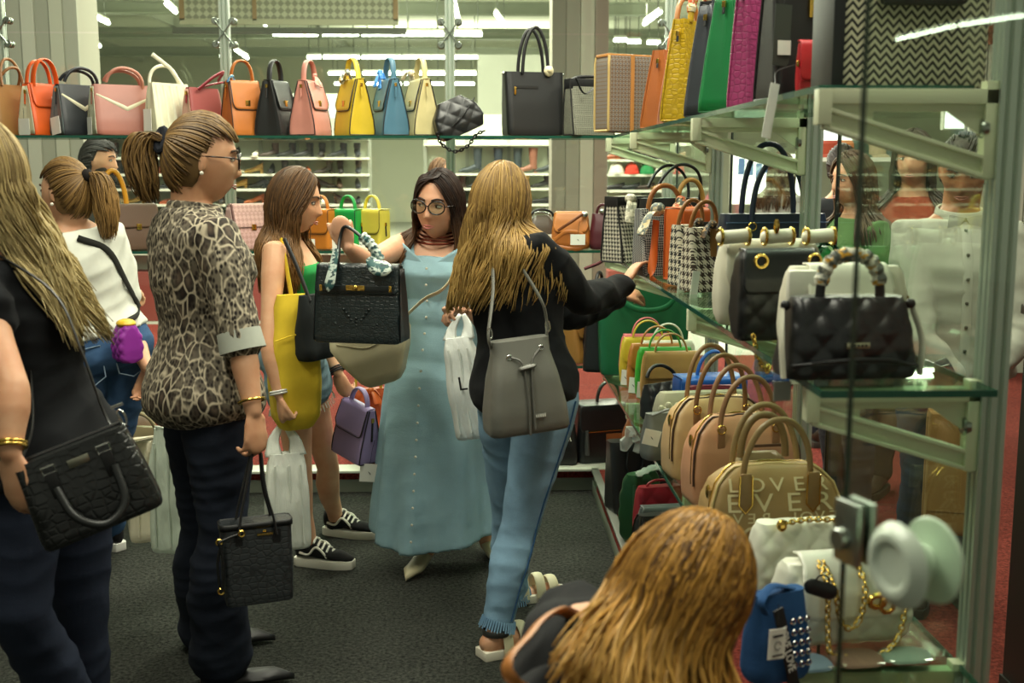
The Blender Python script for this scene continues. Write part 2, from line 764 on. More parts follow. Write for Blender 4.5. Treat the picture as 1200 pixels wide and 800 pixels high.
wb = wall_frame('wall_back_glazing')
px_posts = [-252, 8, 268, 528, 783]
xs = [atx(px, YB, 1.7) for px in px_posts]
for x in xs:
    o = link('post', POST, None, wb, (x, YB, 0))
for a, b_ in zip(xs, xs[1:]):
    pane(wb, a + 0.03, b_ - 0.03, YB - 0.003, YB + 0.003, 0.12, 2.19)
    pane(wb, a + 0.03, b_ - 0.03, YB - 0.003, YB + 0.003, 2.20, 3.3)
for x in xs:
    for dx in (-0.042, 0.042):
        for z in (2.14, 2.25):
            clamp(wb, Vector((x + dx, YB, z)), 'y')
            arm = MB().tube([(x, YB - 0.03, 2.195), (x + dx, YB - 0.03, z)], 0.004, 6)
            obj('clamp_arm', arm, metal((150, 158, 148), 0.3), wb)

wr = wall_frame('wall_right_glazing')
ys = [0.9, 2.055, 3.25, 4.56]
for y in ys:
    link('post', POST, None, wr, (XW, y, 0))
for a, b_ in zip(ys, ys[1:] + [YB]):
    pane(wr, XW + 0.02, XW + 0.026, a + 0.03, b_ - 0.17 if b_ < 5 else b_ - 0.03, 0.12, 2.19)
    obj('pane_edge', slab(XW + 0.0185, XW + 0.0275, b_ - 0.171, b_ - 0.165, 0.12, 2.19), plain((14, 20, 18), 0.3), wr)
for y in ys:
    for dz in (1.62, 1.08, 0.55):
        clamp(wr, Vector((XW - 0.025, y - 0.0, dz)), 'x')


# ------------------------------------------------------------ glass shelves on cream brackets
CREAM = plain((206, 212, 178), 0.35)


def bracket(parent, z, M):
    """local: root at the post (0), reaching to -x 0.31; M turns it"""
    b = MB()
    L = 0.31
    b.box((-L / 2, 0, -0.012), (L / 2, 0.014, 0.013), M)
    b.box((-L / 2, 0, -0.026), (L / 2, 0.004, 0.012), M)
    b.box((-L, 0, -0.03), (0.012, 0.016, 0.031), M)
    b.box((-0.012, 0, -0.07), (0.012, 0.014, 0.085), M)
    for hw, th, off in ((0.013, 0.004, 0), (0.013, 0.004, -0.032), (0.004, 0.018, -0.016)):
        q = [(-L, -0.032 + off + th), (-L, -0.032 + off - th), (-0.01, -0.122 + off - th), (-0.01, -0.122 + off + th)]
        b.prism(q, M, hw * 2)
    b.prism([(-0.10, -0.03), (-0.012, -0.03), (-0.012, -0.09)], M, 0.005)
    b.prism([(-L + 0.01, -0.03), (-L + 0.09, -0.03), (-L + 0.09, -0.075), (-L + 0.01, -0.045)], M, 0.005)
    return obj('shelf_bracket', b, CREAM, parent, bevel=0.0012)


def glass_shelf(label, x0, x1, y0, y1, z, brs):
    t = thing('glass_shelf', label, 'shelf', ((x0 + x1) / 2, (y0 + y1) / 2, z), 0, 'glass display shelves')
    w, d = (x1 - x0) / 2, (y1 - y0) / 2
    obj('glass_sheet', MB().box((0, 0, -0.006), (w - 0.001, d - 0.001, 0.0055)), glass_pane((232, 246, 237), 0.05), t)
    b = MB()
    for s in (-1, 1):
        b.box((0, s * d, -0.006), (w, 0.0015, 0.006)).box((s * w, 0, -0.006), (0.0015, d, 0.006))
    obj('polished_edge', b, EDGE, t)
    for p, rz in brs:
        M = Matrix.Translation(Vector((p[0] - t.location.x, p[1] - t.location.y, -0.013))) @ Matrix.Rotation(radians(rz), 4, 'Z')
        bracket(t, 0, M)
    return t


ZT, Z2, Z3 = 1.70, 1.165, 0.62
xb0 = xs[0]
for z, w in ((ZT, 'long upper glass shelf of the back stand carrying a row of satchels'), (Z2, 'middle glass shelf of the back stand behind the shoppers'), (0.61, 'lower glass shelf of the back stand above the red floor')):
    glass_shelf(w, xb0, xs[4] - 0.13 if z == ZT else atx(716, 5.45, z), 5.45, YB - 0.01, z, [])
brk = [((XW - 0.02, y, 0), 0) for y in ys[1:]] + [((XW - 0.02, 5.42, 0), 0)]
glass_shelf('upper glass shelf of the right stand under tall coloured bags', 0.625, XW - 0.03, 2.13, 5.44, ZT, brk)
glass_shelf('middle glass shelf of the right stand under quilted bags', 0.60, XW - 0.03, 1.96, 5.20, Z2, brk)
glass_shelf('lower glass shelf of the right stand under the dome handbags', 0.57, XW - 0.03, 1.94, 5.42, Z3, brk)

# raised red platforms under the stands
RED = carpet((100, 38, 34), (136, 58, 50), 70)


def platform(label, x0, x1, y0, y1, h, face):
    t = thing('display_platform', label, 'platform', ((x0 + x1) / 2, (y0 + y1) / 2, 0))
    w, d = (x1 - x0) / 2, (y1 - y0) / 2
    obj('red_deck', MB().box((0, 0, h - 0.02), (w, d, 0.02)), RED, t)
    n = (0, -1) if face == 'y' else (-1, 0)
    e = (w, 0.012) if face == 'y' else (0.012, d)
    off = Vector((n[0] * w, n[1] * d, 0))
    obj('kick_panel', MB().box(off + Vector((0, 0, h * 0.27)), (e[0], e[1], h * 0.27)), plain((112, 118, 104), 0.5), t, bevel=0.002)
    obj('red_fascia', MB().box(off * 1.0 + Vector((0, 0, h * 0.72)), (e[0], e[1] * 0.9, h * 0.17)), RED, t)
    obj('edge_trim', MB().box(off * 1.0 + Vector((0, 0, h - 0.002)), (e[0] + (0.006 if face == 'x' else 0), e[1] + (0.05 if face == 'y' else 0), 0.006)), plain((186, 190, 174) if face == 'y' else (104, 106, 98), 0.4), t, bevel=0.002)


platform('low red carpeted platform along the back glass wall', -3.2, 0.905, 5.44, YB - 0.03, 0.115, 'y')
platform('low red carpeted platform along the right glass wall', 0.56, 0.905, 1.2, 5.40, 0.115, 'x')

# ------------------------------------------------------------ near glass door with its knobs and lock
dt = thing('glass_door', 'open glass door at the right edge with white round knobs and a steel lock plate', 'door', (0.415, 1.25, 0))
th = atan2(0.334, 0.943)
DM = Matrix.Rotation(th, 4, 'Z') @ Matrix.Rotation(-pi / 2, 4, 'Z')         # local +x runs along the pane towards the camera


def dbox(c, h):
    return MB().box(c, h, DM)


obj('glass_sheet', dbox((0.32, 0, 1.25), (0.32, 0.003, 1.2)), glass_pane((249, 253, 249), 0.05), dt)
obj('polished_edge', dbox((0.0, 0, 1.25), (0.0006, 0.0034, 1.2)), plain((52, 62, 52), 0.2), dt)
zk = P(1090, 655, 1.15).z
for s, nm in ((1, 'near'), (-1, 'far')):
    M = DM @ Matrix.Translation((0.117, 0, zk)) @ Matrix.Rotation(-s * pi / 2, 4, 'X')
    M = DM @ Matrix.Translation((0.117, 0, zk)) @ Matrix.Rotation(s * pi / 2, 4, 'X')
    k = MB().lathe([(0, 0.003), (0.022, 0.003), (0.022, 0.005), (0.017, 0.007), (0.017, 0.014), (0.030, 0.017), (0.044, 0.020), (0.0455, 0.022), (0.044, 0.025), (0.033, 0.034), (0.027, 0.0345), (0.0245, 0.033), (0.021, 0.030), (0, 0.029)], M, 40)
    obj('knob', k, plain((208, 220, 204), 0.25, 0, 0.5), dt, angle=25)
zl = P(1016, 620, 1.24).z
M = DM @ Matrix.Translation((0.012, 0, zl))
for s in (1, -1):
    pl = obj('lock_plate', MB().box((0.006, s * 0.009, 0), (0.021, 0.005, 0.036), M), metal((168, 176, 168), 0.35), dt, bevel=0.004)
cy = MB().lathe([(0, -0.024), (0.009, -0.024), (0.010, -0.022), (0.010, 0), (0, 0)], M @ Matrix.Translation((0.002, 0.002, -0.008)) @ Matrix.Rotation(-pi / 2, 4, 'X') @ Matrix.Scale(-1, 4, (0, 0, 1)), 18)
obj('lock_cylinder', cy, metal((190, 196, 188), 0.3), dt)
cy = MB().lathe([(0, -0.022), (0.0115, -0.022), (0.0125, -0.020), (0.0125, 0), (0, 0)], M @ Matrix.Translation((0.002, 0, -0.008)) @ Matrix.Rotation(pi / 2, 4, 'X') @ Matrix.Scale(-1, 4, (0, 0, 1)), 18)
obj('lock_cylinder', cy, metal((190, 196, 188), 0.3), dt)

# ------------------------------------------------------------ tube lights of the hall
TUBE = emit((250, 255, 236), 20.0)


def pz(px, py, z):
    d = ray(px, py)
    return CAM + d * ((z - CAM.z) / d.z)


ORD = ('first', 'second', 'third', 'fourth', 'fifth', 'sixth', 'seventh', 'eighth', 'ninth', 'tenth', 'eleventh', 'twelfth', 'thirteenth', 'fourteenth', 'fifteenth', 'sixteenth', 'seventeenth', 'eighteenth', 'nineteenth', 'twentieth')


def tube_light(a, b, label, group):
    a, b = Vector(a), Vector(b)
    c = (a + b) / 2
    t = thing('tube_light', label, 'lamp', c, 0, group)
    a, b = a - c, b - c
    obj('tube', MB().tube([a, b], 0.03, 8), TUBE, t, 180)
    u = Vector((0, 0, 0.05))
    obj('batten', MB().tube([a + u, b + u], 0.035, 4), plain((200, 204, 188), 0.5), t)
    m = MB()
    for p in (a * 0.7, b * 0.7):
        m.tube([p + u, p + Vector((0, 0, max(0.1, 4.75 - c.z)))], 0.008, 4)
    obj('hanger', m, plain((90, 94, 84), 0.6), t)


for y, z, spans in ((40, 3.75, ((320, 372), (378, 420), (424, 468), (470, 520), (531, 565))), (67, 3.75, ((360, 376), (379, 421), (424, 470), (472, 521), (531, 561))),
                    (86, 3.75, ((385, 420), (425, 470), (472, 521), (531, 558))), (98, 3.75, ((392, 418), (430, 470), (474, 520), (531, 556)))):
    for i, (a, b) in enumerate(spans):
        pa, pb = pz(a, y, z), pz(b, y, z)
        tube_light(pa, Vector((pb.x, pa.y, z)), '%s lit tube from the left in the %s cross row of far ceiling lights' % (ORD[i], {40: 'highest', 67: 'second', 86: 'third', 98: 'lowest'}[y]), 'cross rows of far ceiling tubes %d' % y)
for a, b, c, d, w in ((28, -1, 56, 9, 'topmost left of the three in line'), (60, 9, 80, 20, 'below the topmost, above the rose bag'), (97, 13, 127, 27, 'short thick one above the rose bag'), (66, 37, 91, 46, 'lower left of the pair over the black bag'),
                      (92, 43, 117, 54, 'lower right of the pair over the rose bag'), (274, -2, 311, 29, 'steep one right of the aluminium post'), (195, 4, 206, 14, 'short one above the cream bag'), (276, 58, 290, 68, 'small one beside the post by the tan satchel'),
                      (531, -2, 538, 28, 'upright looking one beside the middle post'), (581, 16, 592, 30, 'short bright one above the big black tote'), (755, 28, 774, 14, 'slanted one over the motif bag'), (822, 12, 840, 2, 'slanted one at the top by the yellow tote')):
    z = 3.9
    pa = pz(a, b, z)
    d2 = ray(c, d)
    pb = CAM + d2 * ((z - CAM.z) / d2.z)
    tube_light(pa, pb, 'lit ceiling tube running away from us, ' + w, 'ceiling tubes running away')
for px, py, Y, w in ((727, 47, 22, 'above the motif bag'), (743, 49, 22, 'right of the motif bag'), (766, 50, 22, 'beside the yellow tote'), (715, 67, 24, 'low above the motif bag'), (729, 68, 24, 'low beside the motif bag')):
    p = P(px, py, Y)
    tube_light(p + Vector((-0.12, 0, 0)), p + Vector((0.12, 0, 0)), 'small lit ceiling lamp ' + w, 'small far ceiling lamps')

# tubes over the far left of the hall, seen mirrored in the glass door
dn = Vector((-0.943, -0.334, 0))
ends = []
for px, py in ((1050, 46), (1118, 30), (1124, 29), (1198, 18)):
    r0 = ray(px, py)
    hit = CAM + r0 * ((Vector((0.415, 1.25, 0)) - CAM).dot(dn) / r0.dot(dn))
    r1 = r0 - dn * (2 * r0.dot(dn))
    ends.append(hit + r1 * ((3.15 - hit.z) / r1.z))
tube_light(ends[0], ends[1], 'lit tube out at the far left whose reflection streaks the glass door, near half', 'tubes mirrored in the door')
tube_light(ends[2], ends[3], 'lit tube out at the far left whose reflection streaks the glass door, far half', 'tubes mirrored in the door')

# framed mesh panel hung from the roof
p0, p1 = P(211, 24, 15), P(466, -30, 15)
hp = thing('hanging_screen', 'large speckled mesh panel in a wooden frame hung from the roof', 'panel', (0, 15, 0))
obj('panel_sheet', slab(p0.x, p1.x, -0.01, 0.01, p0.z, p1.z), woven((120, 122, 106), (160, 162, 142), 16), hp)
for a, b in ((p0.x, p0.x + 0.06), (p1.x - 0.06, p1.x), ((p0.x * 2 + p1.x) / 3, (p0.x * 2 + p1.x) / 3 + 0.05)):
    obj('frame_rail', slab(a, b, -0.03, 0.03, p0.z, p1.z), plain((132, 108, 74), 0.6), hp)
obj('frame_rail', slab(p0.x, p1.x, -0.03, 0.03, p0.z - 0.05, p0.z + 0.02), plain((150, 150, 128), 0.6), hp)
obj('frame_rail', slab(p0.x - 0.1, p1.x + 0.1, 0.0, 0.06, p0.z - 0.16, p0.z - 0.08), plain((70, 74, 64), 0.6), hp)

# ============================================================ BAGS
def lerp(a, b, t):
    return a + (b - a) * t


def prof_at(prof, t):
    for (t0, w0, d0), (t1, w1, d1) in zip(prof, prof[1:]):
        if t <= t1:
            k = (t - t0) / max(1e-6, t1 - t0)
            return lerp(w0, w1, k), lerp(d0, d1, k)
    return prof[-1][1], prof[-1][2]


def rrect(hw, hd, r, n):
    """n points evenly along a rounded rectangle, with flat-side normals"""
    r = max(0.0005, min(r, hw * 0.98, hd * 0.98))
    lx, ly, q = 2 * (hw - r), 2 * (hd - r), pi * r / 2
    tot = 2 * lx + 2 * ly + 4 * q
    out = []
    for i in range(n):
        s = tot * i / n
        for seg, L in enumerate((lx, q, ly, q, lx, q, ly, q)):
            if s <= L or seg == 7:
                break
            s -= L
        if seg == 0: p = (-hw + r + s, -hd)
        elif seg == 1: a = -pi / 2 + s / r; p = (hw - r + r * cos(a), -hd + r + r * sin(a))
        elif seg == 2: p = (hw, -hd + r + s)
        elif seg == 3: a = s / r; p = (hw - r + r * cos(a), hd - r + r * sin(a))
        elif seg == 4: p = (hw - r - s, hd)
        elif seg == 5: a = pi / 2 + s / r; p = (-hw + r + r * cos(a), hd - r + r * sin(a))
        elif seg == 6: p = (-hw, hd - r - s)
        else: a = pi + s / r; p = (-hw + r + r * cos(a), -hd + r + r * sin(a))
        out.append(p)
    return out


TOTE = [(0, 0.92, 0.98), (0.06, 0.95, 1.0), (0.5, 0.98, 0.8), (1, 1.0, 0.5)]
SATCH = [(0, 0.97, 0.95), (0.05, 1.0, 1.0), (0.3, 1.0, 0.9), (0.7, 0.97, 0.58), (1, 0.94, 0.3)]
DOME = [(0, 0.93, 0.94), (0.06, 0.98, 1.0), (0.35, 1.0, 0.98), (0.62, 0.97, 0.86), (0.82, 0.87, 0.66), (0.94, 0.70, 0.42), (1, 0.52, 0.22)]
BOX = [(0, 0.97, 0.96), (0.04, 1, 1), (0.5, 1.0, 1.0), (0.95, 1, 1), (1, 0.97, 0.94)]
TALL = [(0, 0.97, 0.95), (0.04, 1.0, 1.0), (0.5, 0.97, 0.72), (1, 0.93, 0.34)]
SLOUCH = [(0, 0.9, 0.85), (0.1, 1.0, 1.0), (0.5, 0.97, 0.9), (0.8, 0.9, 0.66), (1, 0.86, 0.4)]
PILLOW = [(0, 0.9, 0.5), (0.1, 0.97, 0.86), (0.35, 1.0, 1.0), (0.7, 0.97, 0.92), (0.92, 0.93, 0.62), (1, 0.88, 0.4)]


class Bag:
    def __init__(s, name, label, loc, rz, W, H, D, m, prof=SATCH, r=0.014, crease=0.0, bulge=0.0, quilt=None, group=None, rot=None, n=56, rows=16, cat='bag', wob=0.0, gusset=None):
        s.W, s.H, s.D, s.m, s.prof, s.quilt, s.r, s.bulge = W, H, D, m, prof, quilt, r, bulge
        s.t = thing(name, label, cat, loc, rz, group, rot)
        if quilt:
            n, rows = max(110, int(n)), 36
        rs = []
        rows_t = [0, 0.015, 0.05] + [0.05 + 0.95 * i / (rows - 3) for i in range(1, rows - 2)]
        for i, t in enumerate(rows_t):
            hw, hd = s.half(t)
            if i == 0:
                hw, hd = hw - min(0.008, hw * 0.3), hd - min(0.008, hd * 0.3)
            ring = []
            for x, y in rrect(hw, hd, r, n):
                if crease and abs(x) > hw - 0.003 - r * 0.2:
                    k = max(0, 1 - abs(y) / max(hd - r * 0.4, 1e-4))
                    x -= math.copysign(crease * k * (0.3 + 0.7 * t) * min(1, t * 8), x)
                z = t * H
                if bulge:
                    y += math.copysign(bulge * sin(pi * min(1, t * 1.02)) * (1 - (x / hw) ** 2), y)
                if quilt and abs(y) > hd * 0.55:
                    y += math.copysign(s.q(x, z), y)
                if wob:
                    nn = noise.noise(Vector((x * 9, y * 9 + W * 50, z * 9)))
                    y += nn * wob * min(1, t * 4)
                    x += nn * wob * 0.5 * min(1, t * 4)
                ring.append((x, y, z))
            rs.append(ring)
        b = MB().rings(rs)
        hw, hd = s.half(1)
        s.body = obj('body', b, m, s.t, angle=50)
        if gusset:                                     # end panels of another colour, laid just proud of the body
            for sx in (-1, 1):
                g = MB()
                g.grid(lambda u, v: s._gus(sx, u, v, crease), 12, 10)
                obj('gusset', g, gusset, s.t, angle=180, solid=0.002)

    def _gus(s, sx, u, v, crease):
        t = 0.03 + 0.93 * v
        hw, hd = s.half(t)
        k = 2 * u - 1
        x = hw + 0.002 - (crease * (1 - abs(k)) * (0.3 + 0.7 * t) * min(1, t * 8) if crease else 0)
        return Vector((sx * x, k * (hd - s.r * 0.5), t * s.H))

    def half(s, t):
        w, d = prof_at(s.prof, t)
        return s.W / 2 * w, s.D / 2 * d

    def q(s, x, z):
        p, dep = s.quilt
        a, b = abs(sin(pi * (x + z) / p)), abs(sin(pi * (x - z) / p))
        return dep * (a * b) ** 0.5

    def front(s, t, x=0.0):
        hw, hd = s.half(t)
        y = -hd
        if s.bulge:
            y -= s.bulge * sin(pi * min(1, t * 1.02)) * max(0, 1 - (x / hw) ** 2)
        return y

    def part(s, name, mb, m, **k):
        return obj(name, mb, m, s.t, **k)

    def flap(s, frac=0.5, m=None, wf=0.96, corner=0.03, lift=0.004, quilt=False, point=0.0, back=0.25, name='flap', piping=None):
        hw1, hd1 = s.half(1)
        path = [(hd1 * 0.95 * back / 0.25 if back <= 0.25 else hd1, s.H + lift)]
        path += [(0, s.H + lift * 1.3), (-hd1 * 0.8, s.H + lift)]
        zs = [1 - frac * i / 12 for i in range(13)]
        path += [(s.front(t) - lift, t * s.H) for t in zs]
        n = len(path)
        L = s.H * frac
        b = MB()

        def fn(u, v):
            i = min(n - 1, int(round(v * (n - 1))))
            y, z = path[i]
            t = min(1, z / s.H)
            hw = s.half(t)[0] * wf
            dz = z - (s.H * (1 - frac))
            k = 2 * u - 1
            x = k * hw
            if i >= 3:
                if point:
                    zz = z - point * (1 - abs(k)) * ((s.H - z) / L)
                else:
                    e = max(0.0, abs(x) - (hw - corner))
                    zz = z + (corner - sqrt(max(0, corner ** 2 - e ** 2))) * ((s.H - z) / L)
                z = zz
            if quilt and s.quilt and i >= 3:
                y -= s.q(x, z)
            return Vector((x, y, z))
        b.grid(fn, 72 if quilt else 22, n - 1)
        if piping:
            p = MB().tube([fn(0, j / (n - 1)) for j in range(3, n)] + [fn(i / 22, 1) for i in range(1, 22)] + [fn(1, j / (n - 1)) for j in range(n - 1, 2, -1)], 0.0028, 6)
            s.part('edge_piping', p, piping)
        return s.part(name, b, m or s.m, angle=60, solid=0.004)

    def handle(s, span, rise, rad=0.006, y=0.0, z=None, m=None, flat=None, lean=0, sway=0, sq=2.2, tabs=None, name='handle', dx=0.0, twist=None):
        z = s.H - 0.008 if z is None else z
        pts = []
        for i in range(25):
            a = pi * i / 24
            cx, sx = cos(a), sin(a)
            x = -math.copysign(abs(cx) ** (2 / sq), cx) * span / 2
            h = abs(sx) ** (2 / sq) * rise
            p = Vector((x, 0, h))
            p = Matrix.Rotation(radians(lean), 3, 'X') @ p
            p = Matrix.Rotation(radians(sway), 3, 'Y') @ p
            pts.append(Vector((p.x + dx, p.y + y, p.z + z)))
        b = MB()
        if flat:
            b.tube(pts, flat[0], 10, flat[1] / flat[0], up=(0, 1, 0.01))
        else:
            b.tube(pts, rad, 10)
        o = s.part(name, b, m or s.m, angle=70)
        if twist:
            w = MB()
            r2 = (rad if not flat else flat[0]) * 1.35
            for i in range(2, 22):
                w.tube([pts[i] + Vector((0, 0, 0)), pts[i + 1]], [r2 * (1.0 + 0.25 * (i % 2)), r2 * (1.25 - 0.25 * (i % 2))], 9)
            s.part('scarf_wrap', w, twist, angle=60)
        if tabs:
            for e in (0, -1):
                p = pts[e]
                t = min(1, max(0.05, (p.z - 0.03) / s.H))
                yy = s.front(t, p.x) - 0.003 if y < 0 else -s.front(t, p.x) + 0.003
                q = MB().box((p.x, yy, p.z - 0.022), (0.011, 0.003, 0.03))
                s.part('handle_tab', q, tabs, bevel=0.002)
                g = MB()
                c = Vector((p.x, yy - (0.004 if y < 0 else -0.004), p.z + 0.004))
                g.tube([c + Vector((0.012 * cos(k * pi / 6), 0, 0.012 * sin(k * pi / 6))) for k in range(12)], 0.002, 6, closed=True)
                s.part('ring', g, GOLD)
        return pts

    def corner_piping(s, m, rad=0.0025, top=True):
        for sx in (-1, 1):
            b = MB()
            for sy in (-1, 1):
                pts = []
                for i in range(12):
                    t = 0.02 + 0.98 * i / 11
                    hw, hd = s.half(t)
                    pts.append((sx * (hw - 0.001), sy * (hd - s.r * 0.28), t * s.H))
                b.tube(pts, rad, 6)
            hw, hd = s.half(0.02)
            b.tube([(sx * hw, -hd + 0.006, 0.02 * s.H), (sx * hw, hd - 0.006, 0.02 * s.H)], rad, 6)
            s.part('edge_piping', b, m)

    def box(s, name, c, h, m, bevel=0.0015):
        return s.part(name, MB().box(c, h), m, bevel=bevel)

    def clasp(s, t=0.7, m=None, w=0.012, h=0.014):
        y = s.front(t) - 0.006
        s.box('clasp', (0, y, t * s.H), (w, 0.004, h), m or GOLD)

    def tag(s, p, w=0.034, h=0.042, rz=0, tilt=0, string=0.05, mark=True, m=None):
        """price card hung on a string: p is the card's top centre"""
        p = Vector(p)
        M = Matrix.Translation(p) @ Matrix.Rotation(radians(rz), 4, 'Z') @ Matrix.Rotation(radians(tilt), 4, 'Y')
        o = obj('price_tag', MB().box((0, 0, -h / 2), (w / 2, 0.0008, h / 2), M), m or WHITECARD, s.t)
        if string:
            obj('string', MB().tube([M @ Vector((0, 0, -0.004)), p + Vector((0.004, 0.004, string * 0.6)), p + Vector((0.008, 0.01, string))], 0.0009, 4), INK, o)
        if mark:
            k = MB().prism([(-0.005, -h * 0.42), (0.002, -h * 0.5), (0.007, -h * 0.62), (0.001, -h * 0.56)], M @ Matrix.Translation((0, -0.0012, 0)), 0.0006)
            obj('print', k, INK, o)
        return o

    def gus_tag(s, sx, t=0.45, w=0.034, h=0.042, **k):
        """card hanging on the end panel"""
        hw, hd = s.half(t)
        return s.tag((sx * (hw + 0.012), 0, t * s.H), w, h, rz=90, **k)

    def zip_pull(s, sx, t=0.85, m=None, L=0.03):
        hw, hd = s.half(t)
        z = t * s.H
        x = sx * (hw + 0.002)
        o = s.part('zip_pull', MB().tube([(x, 0, z), (x + sx * 0.003, 0, z - L)], 0.0032, 6, 1.4), m or s.m)
        s.part('zip_slider', MB().box((x, 0, z + 0.006), (0.003, 0.006, 0.009)), GOLD, bevel=0.001)

    def chain(s, pts, link=0.012, rad=0.0024, m=None, name='chain', per=8, thread=None):
        path = catmull(pts, per)
        b = MB()
        L, i, d = 0.0, 0, 0
        cum = [0]
        for a, c in zip(path, path[1:]):
            cum.append(cum[-1] + (c - a).length)
        nl = max(3, int(cum[-1] / (link * 0.72)))
        for k in range(nl):
            u = cum[-1] * (k + 0.5) / nl
            j = max(0, min(len(path) - 2, next((q for q in range(len(cum) - 1) if cum[q + 1] >= u), len(path) - 2)))
            f = (u - cum[j]) / max(1e-6, cum[j + 1] - cum[j])
            c = path[j].lerp(path[j + 1], f)
            tdir = (path[j + 1] - path[j]).normalized()
            a = tdir.orthogonal().normalized()
            a = (Matrix.Rotation(0.6 + (pi / 2) * (k % 2), 3, tdir) @ a)
            b.tube([c + tdir * (link * 0.5 * cos(w * pi / 4)) + a * (link * 0.32 * sin(w * pi / 4)) for w in range(8)], rad, 5, closed=True)
        o = s.part(name, b, m or GOLD, angle=180)
        if thread:
            obj('leather_thread', MB().tube(path, rad * 1.2, 6), thread, o)
        return o

    def strap(s, pts, w=0.008, t=0.002, m=None, name='strap', up=(0, 1, 0), per=6):
        return s.part(name, MB().tube(catmull(pts, per), w, 8, t / w, up=up), m or s.m, angle=70)

    def scarf(s, p, size, m, n=3, seed=0):
        """a knotted silk scarf: knot with loose tails"""
        rd = random.Random(seed)
        p = Vector(p)
        b = MB().ball(p, (size * 0.22, size * 0.18, size * 0.2), 10, 7)
        for k in range(n):
            a = rd.uniform(0, 2 * pi)
            e = p + Vector((cos(a) * size * 0.55, sin(a) * size * 0.35 - 0.01, -size * rd.uniform(0.3, 0.95)))
            mid = p.lerp(e, 0.5) + Vector((0, 0, size * 0.18))
            b.tube(catmull([p, mid, e], 5), [size * (0.07 + 0.014 * i) for i in range(10)] + [size * 0.17], 8, 0.35)
        return s.part('scarf', b, m, angle=70)


def wpx(px, Y):
    return px * Y / F


DK = plain((26, 26, 26), 0.5)
# ---------------------------------------------------------------- upper back shelf, left to right
YS = 5.59


def satchel(label, px0, px1, top, bot, col, rz, mat=None, gus=None, W=0.24, D=None, handle_rise=None, hm=None, piping=DK, tagm=False, name='satchel', Y=YS, z=ZT, cover=0.62, **k):
    H = wpx(bot - top, Y)
    D = D or wpx(px1 - px0, Y) * cover
    m = mat or leather(col)
    b = Bag(name, label, at((px0 + px1) / 2, Y, z), rz, W, H, D, m, SATCH, 0.012, crease=0.012, gusset=gus, group='satchels on the upper back shelf', **k)
    if piping:
        b.corner_piping(piping)
    return b


bk = lambda c: leather(c, 0.45)
s = satchel('olive tan satchel with thin brown looped handles at the far left end of the shelf', 0, 31, 100, 157, (150, 108, 58), 62, gus=leather((158, 146, 92)), W=0.2, piping=None)
s.handle(0.12, 0.13, 0.007, -0.02, m=leather((142, 96, 52)), lean=-12)
s.handle(0.12, 0.10, 0.007, 0.02, m=leather((142, 96, 52)), lean=30)
s.scarf((-0.104, -0.01, 0.215), 0.05, GOLD, 2, 3)
s = satchel('bright orange satchel with cream end panel and tall orange loop handle', 33, 73, 101, 158, (222, 92, 26), 58, gus=leather((232, 228, 196)), W=0.2, piping=leather((216, 84, 24)), cover=0.8)
s.handle(0.13, 0.125, m=leather((224, 92, 24)), flat=(0.017, 0.006), y=-0.02)
s.handle(0.13, 0.12, m=leather((224, 92, 24)), flat=(0.012, 0.006), y=0.025)
s.flap(0.45, leather((214, 84, 24)), 0.9, 0.03)
s.gus_tag(-1, 0.33, 0.075, 0.075)
s.zip_pull(-1, 0.82, leather((222, 92, 26)), 0.05)
s.box('white_patch', (0.04, s.front(0.6) - 0.006, 0.6 * s.H), (0.03, 0.002, 0.04), WHITECARD)
for lab, a, b_, bl, gc, ch in (('black satchel with grey end panel and slanting white stripe', 73, 116, (34, 38, 44), (112, 122, 124), True), ('dusty rose satchel with cream end panel and cream chevron', 112, 181, (168, 106, 92), (222, 222, 194), True)):
    rose = a == 112
    s = satchel(lab, a, b_, 103, 160, bl, 52 if not rose else 34, gus=leather(gc), W=0.30 if rose else 0.24, D=0.16 if rose else 0.13, piping=None)
    hm = leather(bl if not rose else (184, 120, 102))
    s.handle(0.17, 0.085, 0.008, -0.02, m=hm, lean=14, sway=12)
    s.handle(0.17, 0.08, 0.008, 0.02, m=hm, lean=30, sway=18)
    w = leather((226, 220, 190))
    hw = s.half(0.8)[0]
    b = MB()
    b.tube([(k * hw * 0.94, s.front(0.52 + 0.28 * abs(k)) - 0.001, s.H * (0.52 + 0.28 * abs(k))) for k in (i / 8 - 1 for i in range(17))], [0.004 + 0.007 * (1 - abs(i / 8 - 1)) for i in range(17)], 8, 0.35, up=(0, 0, 1))
    s.part('chevron', b, w)
    s.zip_pull(-1, 0.86, hm, 0.06)
    s.gus_tag(-1, 0.36, 0.07, 0.08, tilt=8 if not rose else 0)
s = satchel('cream pleated satchel with stiff white handle sticking up to the left', 180, 219, 100, 159, (222, 220, 190), 50, W=0.22, piping=None, D=0.12)
for k in range(5):
    s.part('pleat', MB().tube([(-0.08 + k * 0.042, s.front(0.05) - 0.002, 0.02), (-0.075 + k * 0.038, s.front(0.95) - 0.002, s.H * 0.95)], 0.012, 8, 0.5), leather((226, 224, 196)))
s.part('handle', MB().tube([(0.10, 0, s.H - 0.03), (0.0, -0.02, s.H + 0.07), (-0.10, -0.03, s.H + 0.125)], 0.010, 8, 0.5), leather((232, 230, 206)))
s.handle(0.16, 0.09, 0.008, 0.03, m=leather((232, 230, 206)), sway=-10)
s.gus_tag(-1, 0.5, 0.06, 0.10)
s = satchel('pale pink gusseted satchel with dark red handles folded aside', 221, 257, 103, 157, (150, 74, 72), 55, gus=leather((206, 160, 140)), W=0.2, piping=None)
